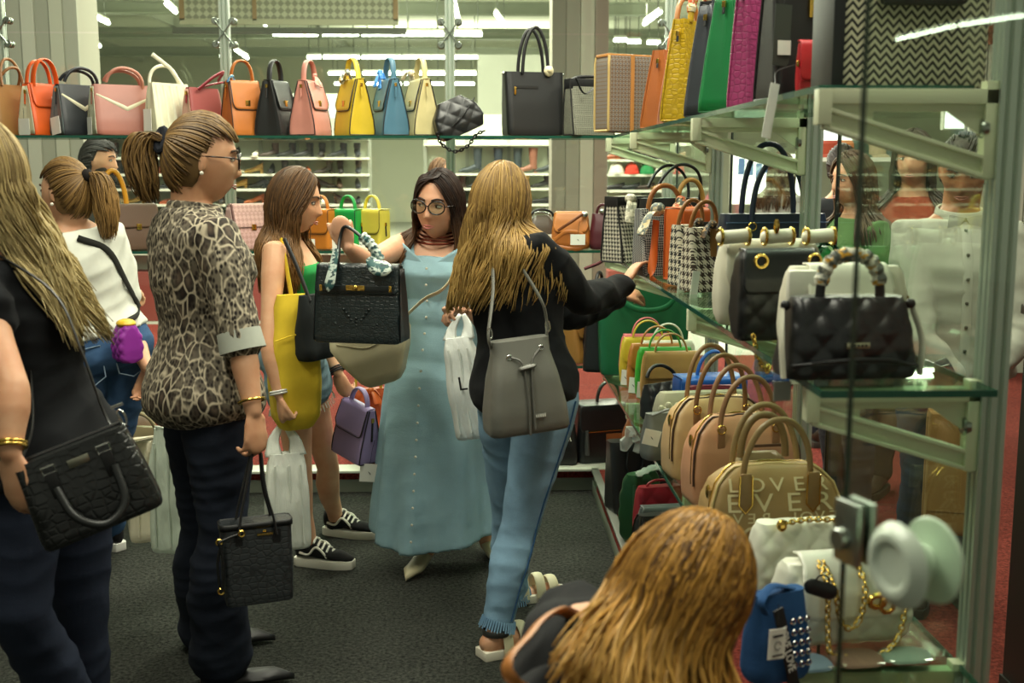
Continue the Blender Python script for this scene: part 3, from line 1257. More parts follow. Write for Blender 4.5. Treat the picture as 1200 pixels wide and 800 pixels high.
s.part('handle', MB().tube(catmull([(-0.05, -0.03, s.H - 0.01), (0.02, -0.06, s.H + 0.05), (0.09, -0.05, s.H + 0.075), (0.10, 0, s.H + 0.04)], 6), 0.009, 8, 0.6), leather((136, 40, 52)))
s.part('handle', MB().tube(catmull([(-0.05, 0.0, s.H - 0.01), (0.05, -0.02, s.H + 0.02), (0.16, 0.0, s.H + 0.035), (0.18, 0.02, s.H + 0.01)], 6), 0.009, 8, 0.6), leather((136, 40, 52)))
s.zip_pull(-1, 0.85, leather((150, 44, 52)), 0.04)
for lab, a, b_, col, rz, hs in (('saddle brown satchel with short handle right of the aluminium post', 262, 309, (190, 110, 42), 38, 0), ('black satchel with brass zip slider between the brown and the pink one', 302, 347, (36, 38, 38), 70, 0),
                                ('rose pink satchel with pink scarf on its handle', 342, 386, (206, 138, 122), 70, 1)):
    s = satchel(lab, a, b_, 99, 160, col, rz, W=0.17, D=0.145)
    hm = leather(col)
    s.handle(0.11, 0.105, m=hm, flat=(0.014, 0.006), sq=2.4, tabs=None)
    s.flap(0.52, hm, 0.92, 0.03, piping=DK)
    s.clasp(0.6)
    s.zip_pull(-1, 0.88, hm, 0.045)
    if hs:
        s.scarf((0.02, -0.02, s.H + 0.03), 0.06, scarf((214, 150, 130), (190, 120, 110), (230, 190, 170)), 3, 5)
    if a == 262:
        s.scarf((-0.06, -0.02, s.H + 0.02), 0.05, scarf((70, 130, 160), (40, 90, 140), (220, 230, 230)), 2, 9)
for lab, a, b_, col, sc, seed in (('mustard yellow satchel with white patterned scarf knotted on its handle', 390, 441, (206, 176, 44), ((226, 228, 216), (90, 96, 92), (206, 176, 44)), 1),
                                  ('slate blue satchel with bright blue scarf on its handle', 437, 478, (74, 116, 138), ((40, 122, 206), (70, 140, 210), (120, 170, 220)), 2),
                                  ('pale beige satchel with cream scarf on its handle', 475, 512, (202, 190, 138), ((222, 206, 176), (206, 186, 150), (232, 220, 196)), 3)):
    s = satchel(lab, a, b_, 99, 162, col, -58 if a == 390 else -66, W=0.17, D=0.14)
    hm = leather(col)
    s.handle(0.11, 0.11, m=hm, flat=(0.014, 0.006), sway=-10 if a == 390 else 4, sq=2.4)
    s.flap(0.55, hm, 0.92, 0.03, piping=DK)
    s.clasp(0.58)
    s.zip_pull(1, 0.88, hm, 0.05)
    s.scarf((0.0 if a == 390 else -0.05, -0.03, s.H + 0.035), 0.085, scarf(*sc), 3, seed)

# tilted black quilted bag with a chain that hangs over the shelf edge
loc = at(543, 5.53, ZT + 0.012)
s = Bag('quilted_pouch', 'black quilted pouch bag tipped on its side with a chain hanging over the shelf edge', loc, 0, 0.24, 0.17, 0.11, leather((30, 31, 32), 0.4), [(0, 0.82, 0.9), (0.3, 1, 1), (0.65, 0.9, 0.8), (1, 0.5, 0.25)], 0.02, quilt=(0.08, 0.006), rot=(0, radians(-24), radians(12)))
s.strap([(-0.12, -0.02, 0.03), (0, -0.065, 0.07), (0.11, -0.03, 0.13)], 0.006, 0.003, DK, 'zip')
pt = Matrix.Rotation(radians(12), 3, 'Z') @ Matrix.Rotation(radians(-24), 3, 'Y')
inv = pt.inverted()
s.chain([inv @ Vector(v) for v in ((-0.12, -0.10, 0.0), (-0.10, -0.10, -0.05), (-0.04, -0.10, -0.085), (0.02, -0.10, -0.06), (0.06, -0.10, -0.01), (0.10, -0.09, 0.01))], 0.02, 0.0035, metal((40, 40, 40), 0.3))

# big black tote
s = Bag('tote_bag', 'big black shopper tote with tall double handles on the upper shelf', at(624, 5.56, ZT), 14, wpx(70, 5.56), wpx(72, 5.56), 0.14, leather((26, 27, 28), 0.36), TOTE, 0.02)
for y in (-0.045, 0.035):
    s.handle(0.125, 0.21, 0.0085, y, m=BLACK, sq=1.9, name='handle')
s.part('zip_pocket', MB().box((-0.045, s.front(0.75) - 0.001, 0.76 * s.H), (0.058, 0.003, 0.006)), DK)
s.part('zip_pull', MB().box((-0.10, s.front(0.7) - 0.006, 0.70 * s.H), (0.005, 0.003, 0.018)), GOLD, bevel=0.001)
for sx in (-1, 1):
    s.part('side_ring', MB().ball((sx * 0.145, -0.01, s.H - 0.008), 0.009, 8, 6), SILVER)
s.part('rose_charm', MB().ball((0.065, s.front(0.93) - 0.01, s.H + 0.004), (0.024, 0.016, 0.026), 12, 8).ball((0.065, s.front(0.93) - 0.022, s.H + 0.006), 0.013, 8, 6), plain((220, 208, 168), 0.5))
# grey woven bag
s = Bag('woven_bag', 'grey woven handbag with black trim lying strap beside the black tote', at(690, 5.52, ZT), 24, wpx(58, 5.5), wpx(64, 5.5), 0.11, woven((84, 86, 76), (142, 142, 124), 190), TOTE, 0.015)
s.part('top_trim', MB().box((0, 0, s.H - 0.022), (s.W / 2 + 0.001, s.D * 0.29, 0.024)), BLACK, bevel=0.004)
s.corner_piping(DK, 0.004)
s.strap([(-0.1, -0.05, s.H + 0.0), (-0.07, -0.08, s.H - 0.07), (0.0, -0.08, s.H - 0.03), (0.1, -0.06, s.H + 0.01)], 0.009, 0.003, BLACK)
s.handle(0.2, 0.02, 0.008, -0.02, m=BLACK)

# ---------------------------------------------------------------- upper right shelf: tall bags side by side
def xr(px, Y):
    return at(px, Y, ZT)


s = Bag('motif_bag', 'brown and blue ring motif bag with tan trim at the shelf corner', at(736, 5.0, ZT), 24, wpx(72, 5.0), wpx(85, 5.0), 0.12, motif((104, 84, 68), (134, 128, 118), (66, 84, 104), 62), BOX, 0.01)
TAN = leather((186, 128, 66))
s.corner_piping(leather((196, 170, 110)), 0.006)
s.part('tan_band', MB().box((-0.02, s.front(0.5) - 0.002, s.H / 2), (0.008, 0.003, s.H / 2)), TAN)
s.part('top_trim', MB().box((0, 0, s.H + 0.002), (s.W / 2, 0.05, 0.006)), TAN, bevel=0.002)
s.part('leather_tab', MB().box((0.09, s.front(0.8) - 0.003, s.H * 0.8), (0.012, 0.003, 0.025)), TAN)
rowdata = [  # label, px of the base centre, Y, rz, W, H, D, material, top px, options
    ('tall saddle tan structured bag beside the ring motif one', 786, 4.62, 52, 0.24, 0.30, 0.15, bk((168, 96, 44)), {}),
    ('tall dusty pink structured bag beside the saddle tan one', 806, 4.42, 52, 0.24, 0.315, 0.14, bk((184, 126, 100)), {}),
    ('tall mustard yellow crocodile tote with a patterned scarf round its handle', 812, 3.98, 55, 0.28, 0.335, 0.12, croc((196, 160, 26), 46, 0.35, 0.75), {'scarf': 1}),
    ('tall black bag with smooth slate end panel behind the green one', 856, 3.62, 40, 0.28, 0.345, 0.15, croc((30, 32, 36), 46, 0.35, 0.6), {'gus': bk((58, 62, 70))}),
    ('tall emerald green tote with smooth end panel', 878, 3.34, 42, 0.28, 0.345, 0.16, croc((22, 118, 62), 46, 0.35, 0.7), {'gus': bk((20, 134, 70))}),
    ('tall magenta pink crocodile tote between green and black ones', 897, 3.12, 34, 0.22, 0.36, 0.08, croc((166, 62, 112), 44, 0.35, 0.7), {}),
]
for lab, px, Y, rz, W, H, D, m, op in rowdata:
    s = Bag('tall_tote', lab, at(px, Y, ZT), rz, W, H, D, m, TALL, 0.012, crease=0.01, gusset=op.get('gus'), group='tall bags on the upper right shelf')
    if op.get('scarf'):
        sc = scarf((226, 216, 180), (196, 76, 32), (206, 160, 40))
        s.handle(0.16, 0.11, 0.010, -0.02, m=m, twist=sc)
        s.handle(0.16, 0.09, 0.009, 0.03, m=bk((176, 120, 70)))
        s.scarf((0.0, -0.03, s.H + 0.10), 0.06, sc, 2, 4)
    else:
        s.handle(0.13, 0.1, 0.008, -0.02, m=op.get('gus') or m)
    s.corner_piping(op.get('gus') or m, 0.003)
    s.zip_pull(-1, 0.84, DK, 0.02)
# black bag with tag, red purse on it
s = Bag('box_bag', 'tall black box bag with brass turn lock beside the chevron tote', at(931, 2.72, ZT), 12, 0.155, 0.34, 0.12, leather((24, 24, 25)), TALL, 0.012)
s.corner_piping(DK, 0.004)
s.handle(0.1, 0.08, 0.008, m=BLACK)
s.part('turn_lock', MB().box((0.012, s.front(0.62) - 0.004, s.H * 0.62), (0.006, 0.005, 0.022)), GOLD, bevel=0.0015)
s.part('seam', MB().box((0, s.front(0.72) - 0.001, s.H * 0.72), (0.07, 0.002, 0.0015)), DK)
o = s.tag((-0.062, s.front(0.75) - 0.022, s.H * 0.63), 0.044, 0.135, 8, 2, 0.03, False, plain((60, 66, 60), 0.5))
k = MB().box((-0.06, s.front(0.75) - 0.026, s.H * 0.35), (0.016, 0.0006, 0.016))
obj('print', k, WHITECARD, o)
s = Bag('coin_purse', 'small red mini bag with snap flap hanging from the black box bag', at(945, 2.60, ZT + 0.003), 10, wpx(27, 2.6), 0.121, 0.032, leather((190, 34, 44), 0.35), PILLOW, 0.012)
s.flap(0.68, leather((198, 36, 46), 0.35), 1.0, 0.012)
s.part('belt', MB().box((0, s.front(0.2) - 0.003, 0.03), (s.W / 2, 0.0015, 0.006)), leather((176, 28, 40)))
s.part('snap', MB().ball((0.004, s.front(0.35) - 0.009, 0.05), 0.004, 8, 6).ball((0.008, s.front(0.1) - 0.008, 0.024), 0.004, 8, 6), GOLD)
s.part('ring', MB().ball((-0.028, -0.01, 0.075), (0.004, 0.004, 0.008), 8, 6), GOLD)
tl = s.t.matrix_basis.inverted() @ Vector((0.612, 2.40, ZT + 0.022))
pt_ = s.tag(tl, 0.022, 0.112, 12, 10, 0.0, False)
obj('string', MB().tube(catmull([(-0.028, -0.01, 0.075), tl + Vector((0.03, 0.06, 0.03)), tl], 5), 0.0009, 4), INK, pt_)
# chevron tote
s = Bag('chevron_tote', 'large black and cream zigzag tote at the near end of the upper shelf', at(1056, 2.36, ZT), 3, wpx(172, 2.36), 0.30, 0.12, zigzag((30, 30, 26), (190, 186, 156), 42, 62), BOX, 0.012)
s.part('side_panel', MB().box((-s.W / 2 - 0.006, 0.0, s.H / 2), (0.012, 0.062, s.H / 2)), BLACK, bevel=0.004)
s.part('front_pocket', MB().box((0.005, -0.07, 0.235), (0.085, 0.012, 0.072)), BLACK, bevel=0.012)
s.part('buckle', MB().box((-0.07, -0.085, 0.20), (0.004, 0.003, 0.015)).box((0.0, -0.085, 0.205), (0.01, 0.003, 0.006)), GOLD)
for y in (-0.05, 0.05):
    s.handle(0.16, 0.2, 0.008, y, m=BLACK)

# ---------------------------------------------------------------- middle back shelf
def mid(px, Y=5.58):
    return at(px, Y, Z2 + 0.002)


s = Bag('handbag', 'mustard handbag with a tall oval loop handle behind the white tee shirt', mid(136), 30, 0.18, 0.19, 0.10, leather((206, 146, 36)), SATCH)
s.handle(0.12, 0.19, 0.012, m=leather((216, 150, 34)), sq=2.0)
s.scarf((0.06, -0.05, 0.2), 0.09, scarf((222, 222, 206), (200, 200, 180), (150, 150, 140)), 3, 8)
s = Bag('handbag', 'brown woven flap satchel with tan end panel left of the snake print shirt', mid(158, 5.56), 44, 0.24, 0.21, 0.13, motif((92, 66, 48), (74, 52, 40), (110, 84, 62), 70), SATCH, gusset=leather((190, 142, 88)), crease=0.01)
s.flap(0.5, None, 0.96, 0.03)
s.corner_piping(leather((160, 110, 66)), 0.004)
s.clasp(0.52)
s.gus_tag(-1, 0.35, 0.075, 0.08)
s = Bag('handbag', 'blush pink studded flap bag between the snake print shirt and the girl', mid(291), 48, 0.22, 0.21, 0.12, woven((196, 156, 150), (178, 136, 130), 60), SATCH, gusset=leather((206, 170, 164)))
s.flap(0.5, woven((206, 168, 160), (186, 146, 140), 60), 0.96, 0.02)
s.corner_piping(plain((90, 60, 56)), 0.003)
s.gus_tag(-1, 0.3, 0.05, 0.08)
s.clasp(0.5)
for lab, px, col, rz in (('orange backpack handbag beside the girl in profile', 377, (206, 124, 38), -28), ('bright green flap handbag with round loop handle', 409, (28, 158, 70), -30), ('lemon yellow flap handbag with loop handle', 437, (220, 202, 76), -30)):
    s = Bag('loop_handbag', lab, mid(px), rz, 0.15, 0.185, 0.10, leather(col), BOX, 0.014, group='loop handle bags on the middle back shelf')
    s.handle(0.085, 0.075, m=leather(col), flat=(0.012, 0.006))
    s.flap(0.6, leather(col), 1.02, 0.03, piping=plain(tuple(int(c * 0.5) for c in col)))
    s.zip_pull(1, 0.6, DK, 0.05)
    s.tag((-0.02, s.front(0.3) - 0.025, 0.05), 0.06, 0.05, 20, 0, 0)
s = Bag('round_bag', 'taupe metallic round bag with black strap at the right of the blonde hair', mid(634), 10, 0.13, 0.16, 0.09, leather((92, 80, 70), 0.3), DOME, 0.02)
s.handle(0.11, 0.035, 0.006, -0.02, m=BLACK)
s.handle(0.10, 0.02, 0.005, 0.02, m=SILVER)
s.tag((0.05, -0.06, 0.07), 0.07, 0.055, 8, 0, 0.04)
s = Bag('saddle_bag', 'caramel tan saddle bag with looped strap on the middle back shelf', mid(669, 5.55), -6, wpx(46, 5.55), 0.172, 0.11, leather((190, 114, 48)), SLOUCH, 0.02)
s.flap(0.55, leather((198, 122, 54)), 0.9, 0.03)
s.strap([(-0.08, -0.07, 0.04), (-0.02, -0.1, 0.085), (0.05, -0.1, 0.075), (0.075, -0.1, 0.03), (0.03, -0.1, 0.005), (-0.05, -0.09, 0.012), (-0.09, -0.07, 0.03)], 0.010, 0.003, leather((176, 104, 44)), up=(0, 0, 1))
s.strap([(-0.06, -0.07, 0.09), (0.0, -0.085, 0.13), (0.06, -0.06, 0.17)], 0.007, 0.003, leather((120, 66, 30)), up=(0, 0, 1))
s.part('silver_knot', MB().ball((0.065, -0.05, 0.165), 0.016, 9, 7), SILVER)
s.tag((0.035, -0.115, 0.075), 0.07, 0.05, 6, 0, 0.06)
s = Bag('hobo_bag', 'burgundy slouchy bag with wrist strap hanging at the end of the middle back shelf', mid(706, 5.5), -18, 0.12, 0.17, 0.10, leather((84, 28, 38)), SLOUCH, 0.03)
s.strap([(0.03, -0.05, 0.09), (0.05, -0.09, 0.0), (0.02, -0.11, -0.05), (-0.06, -0.12, -0.085)], 0.014, 0.008, leather((96, 34, 44)), 'wrist_strap')
s.part('ring', MB().ball((0.0, -0.02, 0.18), 0.014, 8, 6), SILVER)
s.handle(0.06, 0.05, 0.007, m=leather((84, 28, 38)))
# lower back shelf and red deck
s = Bag('flap_bag', 'golden tan flap bag standing on the lower back shelf beyond the cardigan', at(680, 5.6, 0.612), 48, 0.2, wpx(62, 5.6), 0.14, leather((150, 106, 48)), TALL)
s.flap(0.55, leather((158, 112, 54)), 0.96, 0.04)
s.part('buckle', MB().box((0, s.front(0.4) - 0.008, 0.11), (0.014, 0.003, 0.012)), GOLD)
s = Bag('handbag', 'tall black bag edge on beside the golden tan flap bag', at(698, 5.58, 0.612), 60, 0.18, 0.28, 0.09, BLACK, TALL)
s.handle(0.1, 0.05, 0.007)
ZD = 0.117
s = Bag('quilted_bag', 'rust orange quilted bag on the red deck beside the girl', at(433, 5.6, ZD), 20, 0.17, 0.36, 0.12, leather((184, 74, 34)), TALL, quilt=(0.06, 0.006))
s.handle(0.13, 0.12, 0.008, m=leather((196, 150, 40)))
s.scarf((0, -0.05, s.H + 0.0), 0.08, leather((206, 92, 40)), 3, 2)
s = Bag('handbag', 'dark brown handbag half hidden behind the dress and jeans', at(572, 5.6, ZD), 0, 0.2, 0.3, 0.12, leather((74, 50, 36)), DOME, 0.03)
s.handle(0.12, 0.1, 0.008)
s = Bag('dome_bag', 'beige handbag with round handles on the deck behind the white carrier bags', at(176, 5.3, 0.0), -14, 0.26, 0.36, 0.14, leather((150, 136, 102)), DOME, 0.03)
for y in (-0.05, 0.03):
    s.handle(0.15, 0.09, 0.009, y, m=leather((160, 146, 110)), lean=16)
s = Bag('dome_bag', 'brownish grey handbag between the tee shirt and snake print shoppers', at(156, 5.58, ZD), 20, 0.22, 0.26, 0.14, leather((128, 100, 76)), DOME, 0.03)
s.handle(0.14, 0.08, 0.009, -0.03)

# ---------------------------------------------------------------- middle right shelf
def z2(px, Y, dz=0.002):
    return at(px, Y, Z2 + dz)


HT = hound((26, 26, 24), (214, 208, 188), 62)
s = Bag('houndstooth_bag', 'grey and black houndstooth bag at the far end of the middle shelf', z2(737, 4.75), 40, 0.22, 0.27, 0.13, HT, TOTE, 0.015)
s.corner_piping(DK, 0.004)
s.scarf((-0.05, -0.05, 0.26), 0.12, scarf((206, 200, 176), (150, 150, 130), (226, 222, 200)), 3, 5)
s.part('top_trim', MB().box((0, 0, s.H - 0.02), (s.W / 2 + 0.002, s.D * 0.29, 0.02)), DK, bevel=0.003)
s = Bag('shopper_bag', 'black structured bag with long thin looped handles on the middle shelf', z2(785, 4.45), 26, 0.27, 0.27, 0.13, leather((34, 36, 38), 0.4), TOTE, 0.02)
s.part('front_pocket', MB().box((0.02, s.front(0.6) - 0.006, 0.15), (0.06, 0.005, 0.065)), leather((28, 30, 32)), bevel=0.004)
s.corner_piping(DK, 0.005)
for y, le, sw in ((-0.03, 10, 20), (0.03, -10, 30)):
    s.handle(0.2, 0.14, 0.006, y, m=BLACK, lean=le, sway=sw, sq=2.2)
s.handle(0.12, 0.1, 0.009, -0.055, z=0.24, m=leather((190, 140, 70)), dx=0.05)
s.tag((-0.1, -0.09, 0.1), 0.03, 0.05, 0, 0, 0.1)
s = Bag('shoulder_bag', 'black and white woven bag with orange front strap hanging over the shelf', z2(774, 4.15), 20, 0.2, 0.24, 0.11, woven((30, 34, 44), (170, 172, 168), 170), TOTE, 0.015)
OR = leather((216, 104, 40))
s.strap([(-0.06, -0.07, 0.2), (-0.09, -0.11, 0.08), (-0.1, -0.12, 0.0), (-0.03, -0.12, -0.035), (0.06, -0.11, -0.03), (0.07, -0.1, 0.06), (0.03, -0.08, 0.19)], 0.015, 0.006, OR, up=(0, 0.3, 1))
s.scarf((-0.06, -0.08, 0.24), 0.13, scarf((216, 206, 176), (90, 100, 96), (200, 180, 130)), 3, 11)
s.scarf((0.05, -0.05, 0.27), 0.09, scarf((206, 96, 50), (60, 50, 44), (216, 190, 150)), 3, 12)
s.handle(0.13, 0.09, 0.009, -0.02, m=leather((150, 92, 40)))
s = Bag('satchel', 'orange satchel standing on end among the houndstooth bags', z2(803, 3.95), 24, 0.11, 0.245, 0.11, OR, BOX, 0.012)
s.flap(0.5, leather((204, 94, 34)), 1.0, 0.02)
s.corner_piping(leather((180, 80, 30)), 0.004)
for px, Y, cw, lb in ((807, 3.78, (40, 40, 38), 'grey'), (822, 3.6, (60, 46, 36), 'brown')):
    s = Bag('houndstooth_bag', '%s and cream houndstooth handbag facing us beside the navy bag' % lb, z2(px, Y), 20, 0.12, 0.2, 0.1, hound(cw, (216, 208, 186), 40), TOTE, 0.012)
    s.part('leather_panel', MB().box((0.035, s.front(0.8) - 0.004, 0.16), (0.028, 0.004, 0.05)), leather((52, 58, 62) if lb == 'grey' else (176, 128, 70)), bevel=0.002)
    s.handle(0.09, 0.09, 0.007, m=leather((150, 96, 44)), lean=10)
    s.scarf((0.01, -0.04, 0.21), 0.07, scarf((40, 40, 40), (90, 70, 50), (190, 150, 100)), 3, px)
    s.tag((-0.055, -0.06, 0.07), 0.03, 0.09, 12, 8, 0.05, False)

# navy tote with two tall tube handles
NV = leather((30, 42, 62), 0.38)
s = Bag('tote_bag', 'navy blue structured tote with two tall tube handles at the back of the middle shelf', z2(902, 3.42), 8, wpx(126, 3.42), 0.25, 0.13, NV, [(0, 0.92, 0.95), (0.5, 0.97, 0.85), (0.9, 1, 0.62), (1, 0.98, 0.55)], 0.015)
s.handle(0.165, 0.20, 0.0085, -0.045, z=0.21, m=NV, sq=2.3, tabs=NV)
s.handle(0.165, 0.235, 0.0085, 0.04, z=0.22, m=NV, sq=2.3)
s.part('stitched_seam', MB().tube([(-s.W / 2, s.front(0.8) - 0.001, 0.225), (s.W / 2, s.front(0.8) - 0.001, 0.225)], 0.0016, 5), plain((70, 90, 120)))
s.part('stamp', MB().box((0.0, s.front(0.66) - 0.002, 0.186), (0.022, 0.0008, 0.0022)).box((0.004, s.front(0.63) - 0.002, 0.179), (0.01, 0.0008, 0.0012)), plain((190, 180, 140), 0.4))
GR = leather((22, 142, 62), 0.4)
s = Bag('chain_bag', 'bright green padded chain bag with cream rolled shoulder pieces behind the white one', z2(907, 3.08), 5, wpx(140, 3.08), 0.175, 0.10, GR, PILLOW, 0.02, quilt=(0.09, 0.007))
for x in (-0.13, 0.0, 0.13):
    s.chain([(x - 0.03, -0.05, 0.15), (x - 0.02, -0.035, 0.18), (x + 0.01, -0.03, 0.185), (x + 0.03, -0.05, 0.155)], 0.018, 0.0035, metal((30, 60, 40), 0.3))
IV = leather((222, 218, 196), 0.4)
s = Bag('flap_bag', 'ivory white flap bag with gold ringed shoulder rolls on the middle shelf', z2(896, 2.82), 6, wpx(124, 2.82), 0.205, 0.09, IV, PILLOW, 0.02, bulge=0.01)
s.flap(0.6, IV, 0.95, 0.05)
for x in (-0.10, 0.01, 0.115):
    s.part('shoulder_roll', MB().capsule([(x - 0.028, -0.045, 0.218), (x + 0.028, -0.045, 0.222)], 0.017, 12), leather((232, 228, 206)))
    for e in (-0.034, 0.034):
        s.part('ring', MB().tube([(x + e, -0.045 + 0.02 * cos(k * pi / 6), 0.22 + 0.02 * sin(k * pi / 6)) for k in range(12)], 0.004, 6, closed=True), GOLD)
s.part('charm', MB().ball((0.0, -0.06, 0.245), (0.008, 0.008, 0.02), 8, 6), GOLD)
BQ = leather((30, 31, 33), 0.32)
s = Bag('quilted_bag', 'black diamond quilted bag with smooth flap and gold ring left of the scarf handled one', z2(907, 2.56), 8, wpx(104, 2.56), 0.20, 0.08, BQ, PILLOW, 0.016, quilt=(0.062, 0.006))
s.flap(0.46, BQ, 0.97, 0.02)
for px_ in (-0.05, 0.075):
    s.part('ring', MB().tube([(px_ + 0.014 * cos(k * pi / 6), s.front(0.95) - 0.014, 0.18 + 0.014 * sin(k * pi / 6)) for k in range(12)], 0.004, 6, closed=True), GOLD)
s.part('base_band', MB().box((0, s.front(0.04) + 0.002, 0.012), (s.W / 2 * 0.92, 0.004, 0.01)), BQ, bevel=0.003)
s.chain([(-0.07, -0.05, 0.02), (-0.06, -0.06, -0.03), (-0.04, -0.06, -0.06), (-0.03, -0.05, -0.05)], 0.014, 0.003)
s.tag((0.035, -0.07, -0.045), 0.05, 0.045, 5, 0, 0.04, False)
s = Bag('trapeze_bag', 'cream mini bag with ivory flap behind the scarf handled black bag', z2(985, 2.34), 4, wpx(150, 2.34), 0.185, 0.09, IV, PILLOW, 0.018)
s.flap(0.5, leather((228, 226, 206)), 0.72, 0.02)
s.part('front_band', MB().box((0, s.front(0.75) - 0.008, 0.125), (0.09, 0.003, 0.008)), leather((232, 230, 210)), bevel=0.002)
s.part('side_fold', MB().box((-0.10, -0.03, 0.15), (0.03, 0.012, 0.03)), leather((230, 228, 212)), bevel=0.008)
s.part('side_stud', MB().ball((0.12, -0.03, 0.12), 0.008, 8, 6), GOLD)
# black quilted bag with scarf handle, nearest on the shelf
s = Bag('quilted_bag', 'black quilted trapeze handbag with a patterned scarf twisted round its top handle', z2(988, 2.10), 5, wpx(160, 2.10), 0.150, 0.10, BQ, [(0, 0.97, 0.9), (0.1, 1.0, 1.0), (0.6, 0.93, 0.85), (0.95, 0.86, 0.55), (1, 0.84, 0.45)], 0.02, quilt=(0.062, 0.007), bulge=0.008)
sc = scarf((206, 206, 186), (86, 92, 84), (206, 156, 44))
s.handle(0.115, 0.085, 0.009, -0.015, m=BLACK, sq=2.6, twist=sc)
s.strap([(-0.118, -0.055, 0.03), (-0.05, -0.064, 0.036), (0.04, -0.064, 0.036), (0.118, -0.055, 0.026)], 0.003, 0.003, BQ, 'front_seam')
s.part('lower_seam', MB().tube(catmull([(-0.12, -0.05, 0.028), (-0.04, -0.068, 0.040), (0.05, -0.068, 0.040), (0.12, -0.05, 0.024)], 6), 0.004, 6), BQ)
o = s.box('name_plate', (0.0, s.front(0.42, 0) - 0.009, 0.066), (0.022, 0.002, 0.0055), metal((196, 190, 160), 0.3))
for k in range(5):
    obj('embossed_mark', MB().box((-0.014 + k * 0.007, s.front(0.42, 0) - 0.0113, 0.066), (0.0022, 0.0004, 0.0022)), INK, o)
for sx in (-1, 1):
    s.strap([(sx * 0.125, -0.005, 0.13), (sx * 0.134, -0.035, 0.07), (sx * 0.13, -0.04, 0.005)], 0.011, 0.004, leather((214, 212, 192)), 'side_strap')
    s.part('side_ring', MB().ball((sx * 0.12, -0.01, 0.135), 0.01, 8, 6), BLACK)
s.tag((-0.128, -0.03, -0.003), 0.034, 0.036, 5, 0, 0.03, False, plain((120, 126, 118)))

# ---------------------------------------------------------------- lower right shelf
def z3(px, Y, dz=0.002):
    return at(px, Y, Z3 + dz)


s = Bag('shopper_bag', 'big dark green shopper with sagging handles at the far end of the lower shelf', z3(752, 5.18), 0, wpx(108, 5.2), 0.40, 0.14, leather((14, 92, 56), 0.4), TOTE, 0.02)
s.strap([(-0.14, -0.06, 0.4), (-0.09, -0.09, 0.33), (0.0, -0.1, 0.3), (0.1, -0.09, 0.32), (0.16, -0.06, 0.4)], 0.013, 0.005, leather((18, 104, 64)), 'handle', up=(0, 0, 1))
s = Bag('shopper_bag', 'black shopper seen edge on between the green shopper and the golden tan bag', z3(701, 5.3), 70, 0.24, 0.36, 0.1, BLACK, TOTE, 0.02)
s.handle(0.14, 0.1, 0.008)
for lab, px, Y, col, hc in (('pink', 757, 4.98, (214, 110, 116), (222, 120, 128)), ('yellow', 758, 4.88, (210, 186, 50), (214, 190, 56)), ('white', 781, 4.78, (228, 224, 206), (232, 230, 214)),
                            ('ochre brown', 768, 4.70, (176, 112, 40), (176, 112, 40)), ('apple green', 778, 4.60, (56, 168, 52), (70, 170, 60)), ('camel tan', 785, 4.49, (192, 150, 84), (196, 156, 90))):
    s = Bag('flap_handbag', '%s flap handbag in the row of small bright bags' % lab, z3(px, Y), 4, wpx(70, 4.7), 0.205, 0.05, leather(col, 0.42), PILLOW, 0.014, group='small bright flap handbags')
    s.flap(0.5, leather(col, 0.42), 0.97, 0.03)
    s.handle(0.13, 0.085, m=leather(hc), flat=(0.008, 0.004), y=-0.005, sway=(px % 7) * 2 - 6, sq=2.1)
    s.tag((-0.10, -0.035, 0.075), 0.035, 0.065, -14, 4, 0.02)
s = Bag('clutch', 'small black quilted bag leaning in front of the camel flap handbag', z3(781, 4.25), 30, 0.2, 0.13, 0.09, BQ, SLOUCH, 0.02, quilt=(0.05, 0.004), rot=(radians(-12), 0, radians(34)))
s.handle(0.16, 0.07, 0.007, m=BLACK, sway=25)
s = Bag('top_handle_bag', 'royal blue handbag with rolled top handle on the lower shelf', z3(829, 4.1), 10, wpx(82, 4.1), 0.18, 0.11, leather((30, 96, 186), 0.38), BOX, 0.02)
s.flap(0.5, leather((34, 104, 198), 0.38), 1.0, 0.03)
s.handle(0.13, 0.10, m=leather((34, 104, 198)), flat=(0.011, 0.006), sq=2.0, dx=0.02)
s.tag((-0.115, -0.07, 0.09), 0.03, 0.05, -30, 0, 0.02)
for lab, px, Y, W, H, col in (('wine red soft bag squeezed behind the sage one', 832, 3.98, 0.2, 0.17, (120, 34, 50)), ('dark green soft bag squeezed behind the fringed sage one', 838, 3.92, 0.2, 0.155, (52, 82, 56))):
    s = Bag('pouch', lab, z3(px, Y), 4, W, H, 0.06, leather(col), PILLOW, 0.02)
    s.strap([(-0.09, -0.03, H), (0, -0.04, H + 0.008), (0.09, -0.03, H)], 0.006, 0.003, leather(col), 'zip')
s = Bag('fringed_bag', 'sage cream fabric bag with ruffled edge behind the beige dome bag', z3(822, 3.72), 6, wpx(122, 3.7), 0.20, 0.10, cloth((166, 164, 138)), PILLOW, 0.02)
b = MB()
for k in range(26):
    x = -0.15 + 0.3 * k / 25
    b.ball((x + RNG.uniform(-0.004, 0.004), -0.045, 0.172 + RNG.uniform(-0.008, 0.008) - 0.0015 * abs(k - 12)), (0.011, 0.010, 0.013), 7, 5)
s.part('ruffle', b, cloth((190, 188, 160)))
s.part('satin_lining', MB().box((-0.1, -0.055, 0.06), (0.06, 0.004, 0.07)), plain((134, 140, 132), 0.35), bevel=0.002)
s = Bag('pouch', 'grey ruched pouch lying at the front edge of the lower shelf', z3(774, 3.62), 20, 0.13, 0.15, 0.08, leather((108, 112, 106)), SLOUCH, 0.02, wob=0.012)
s.tag((-0.06, -0.06, 0.11), 0.055, 0.05, -10, 15, 0.0)
s.strap([(-0.05, -0.03, 0.15), (0, -0.05, 0.17), (0.05, -0.02, 0.15)], 0.006, 0.004)


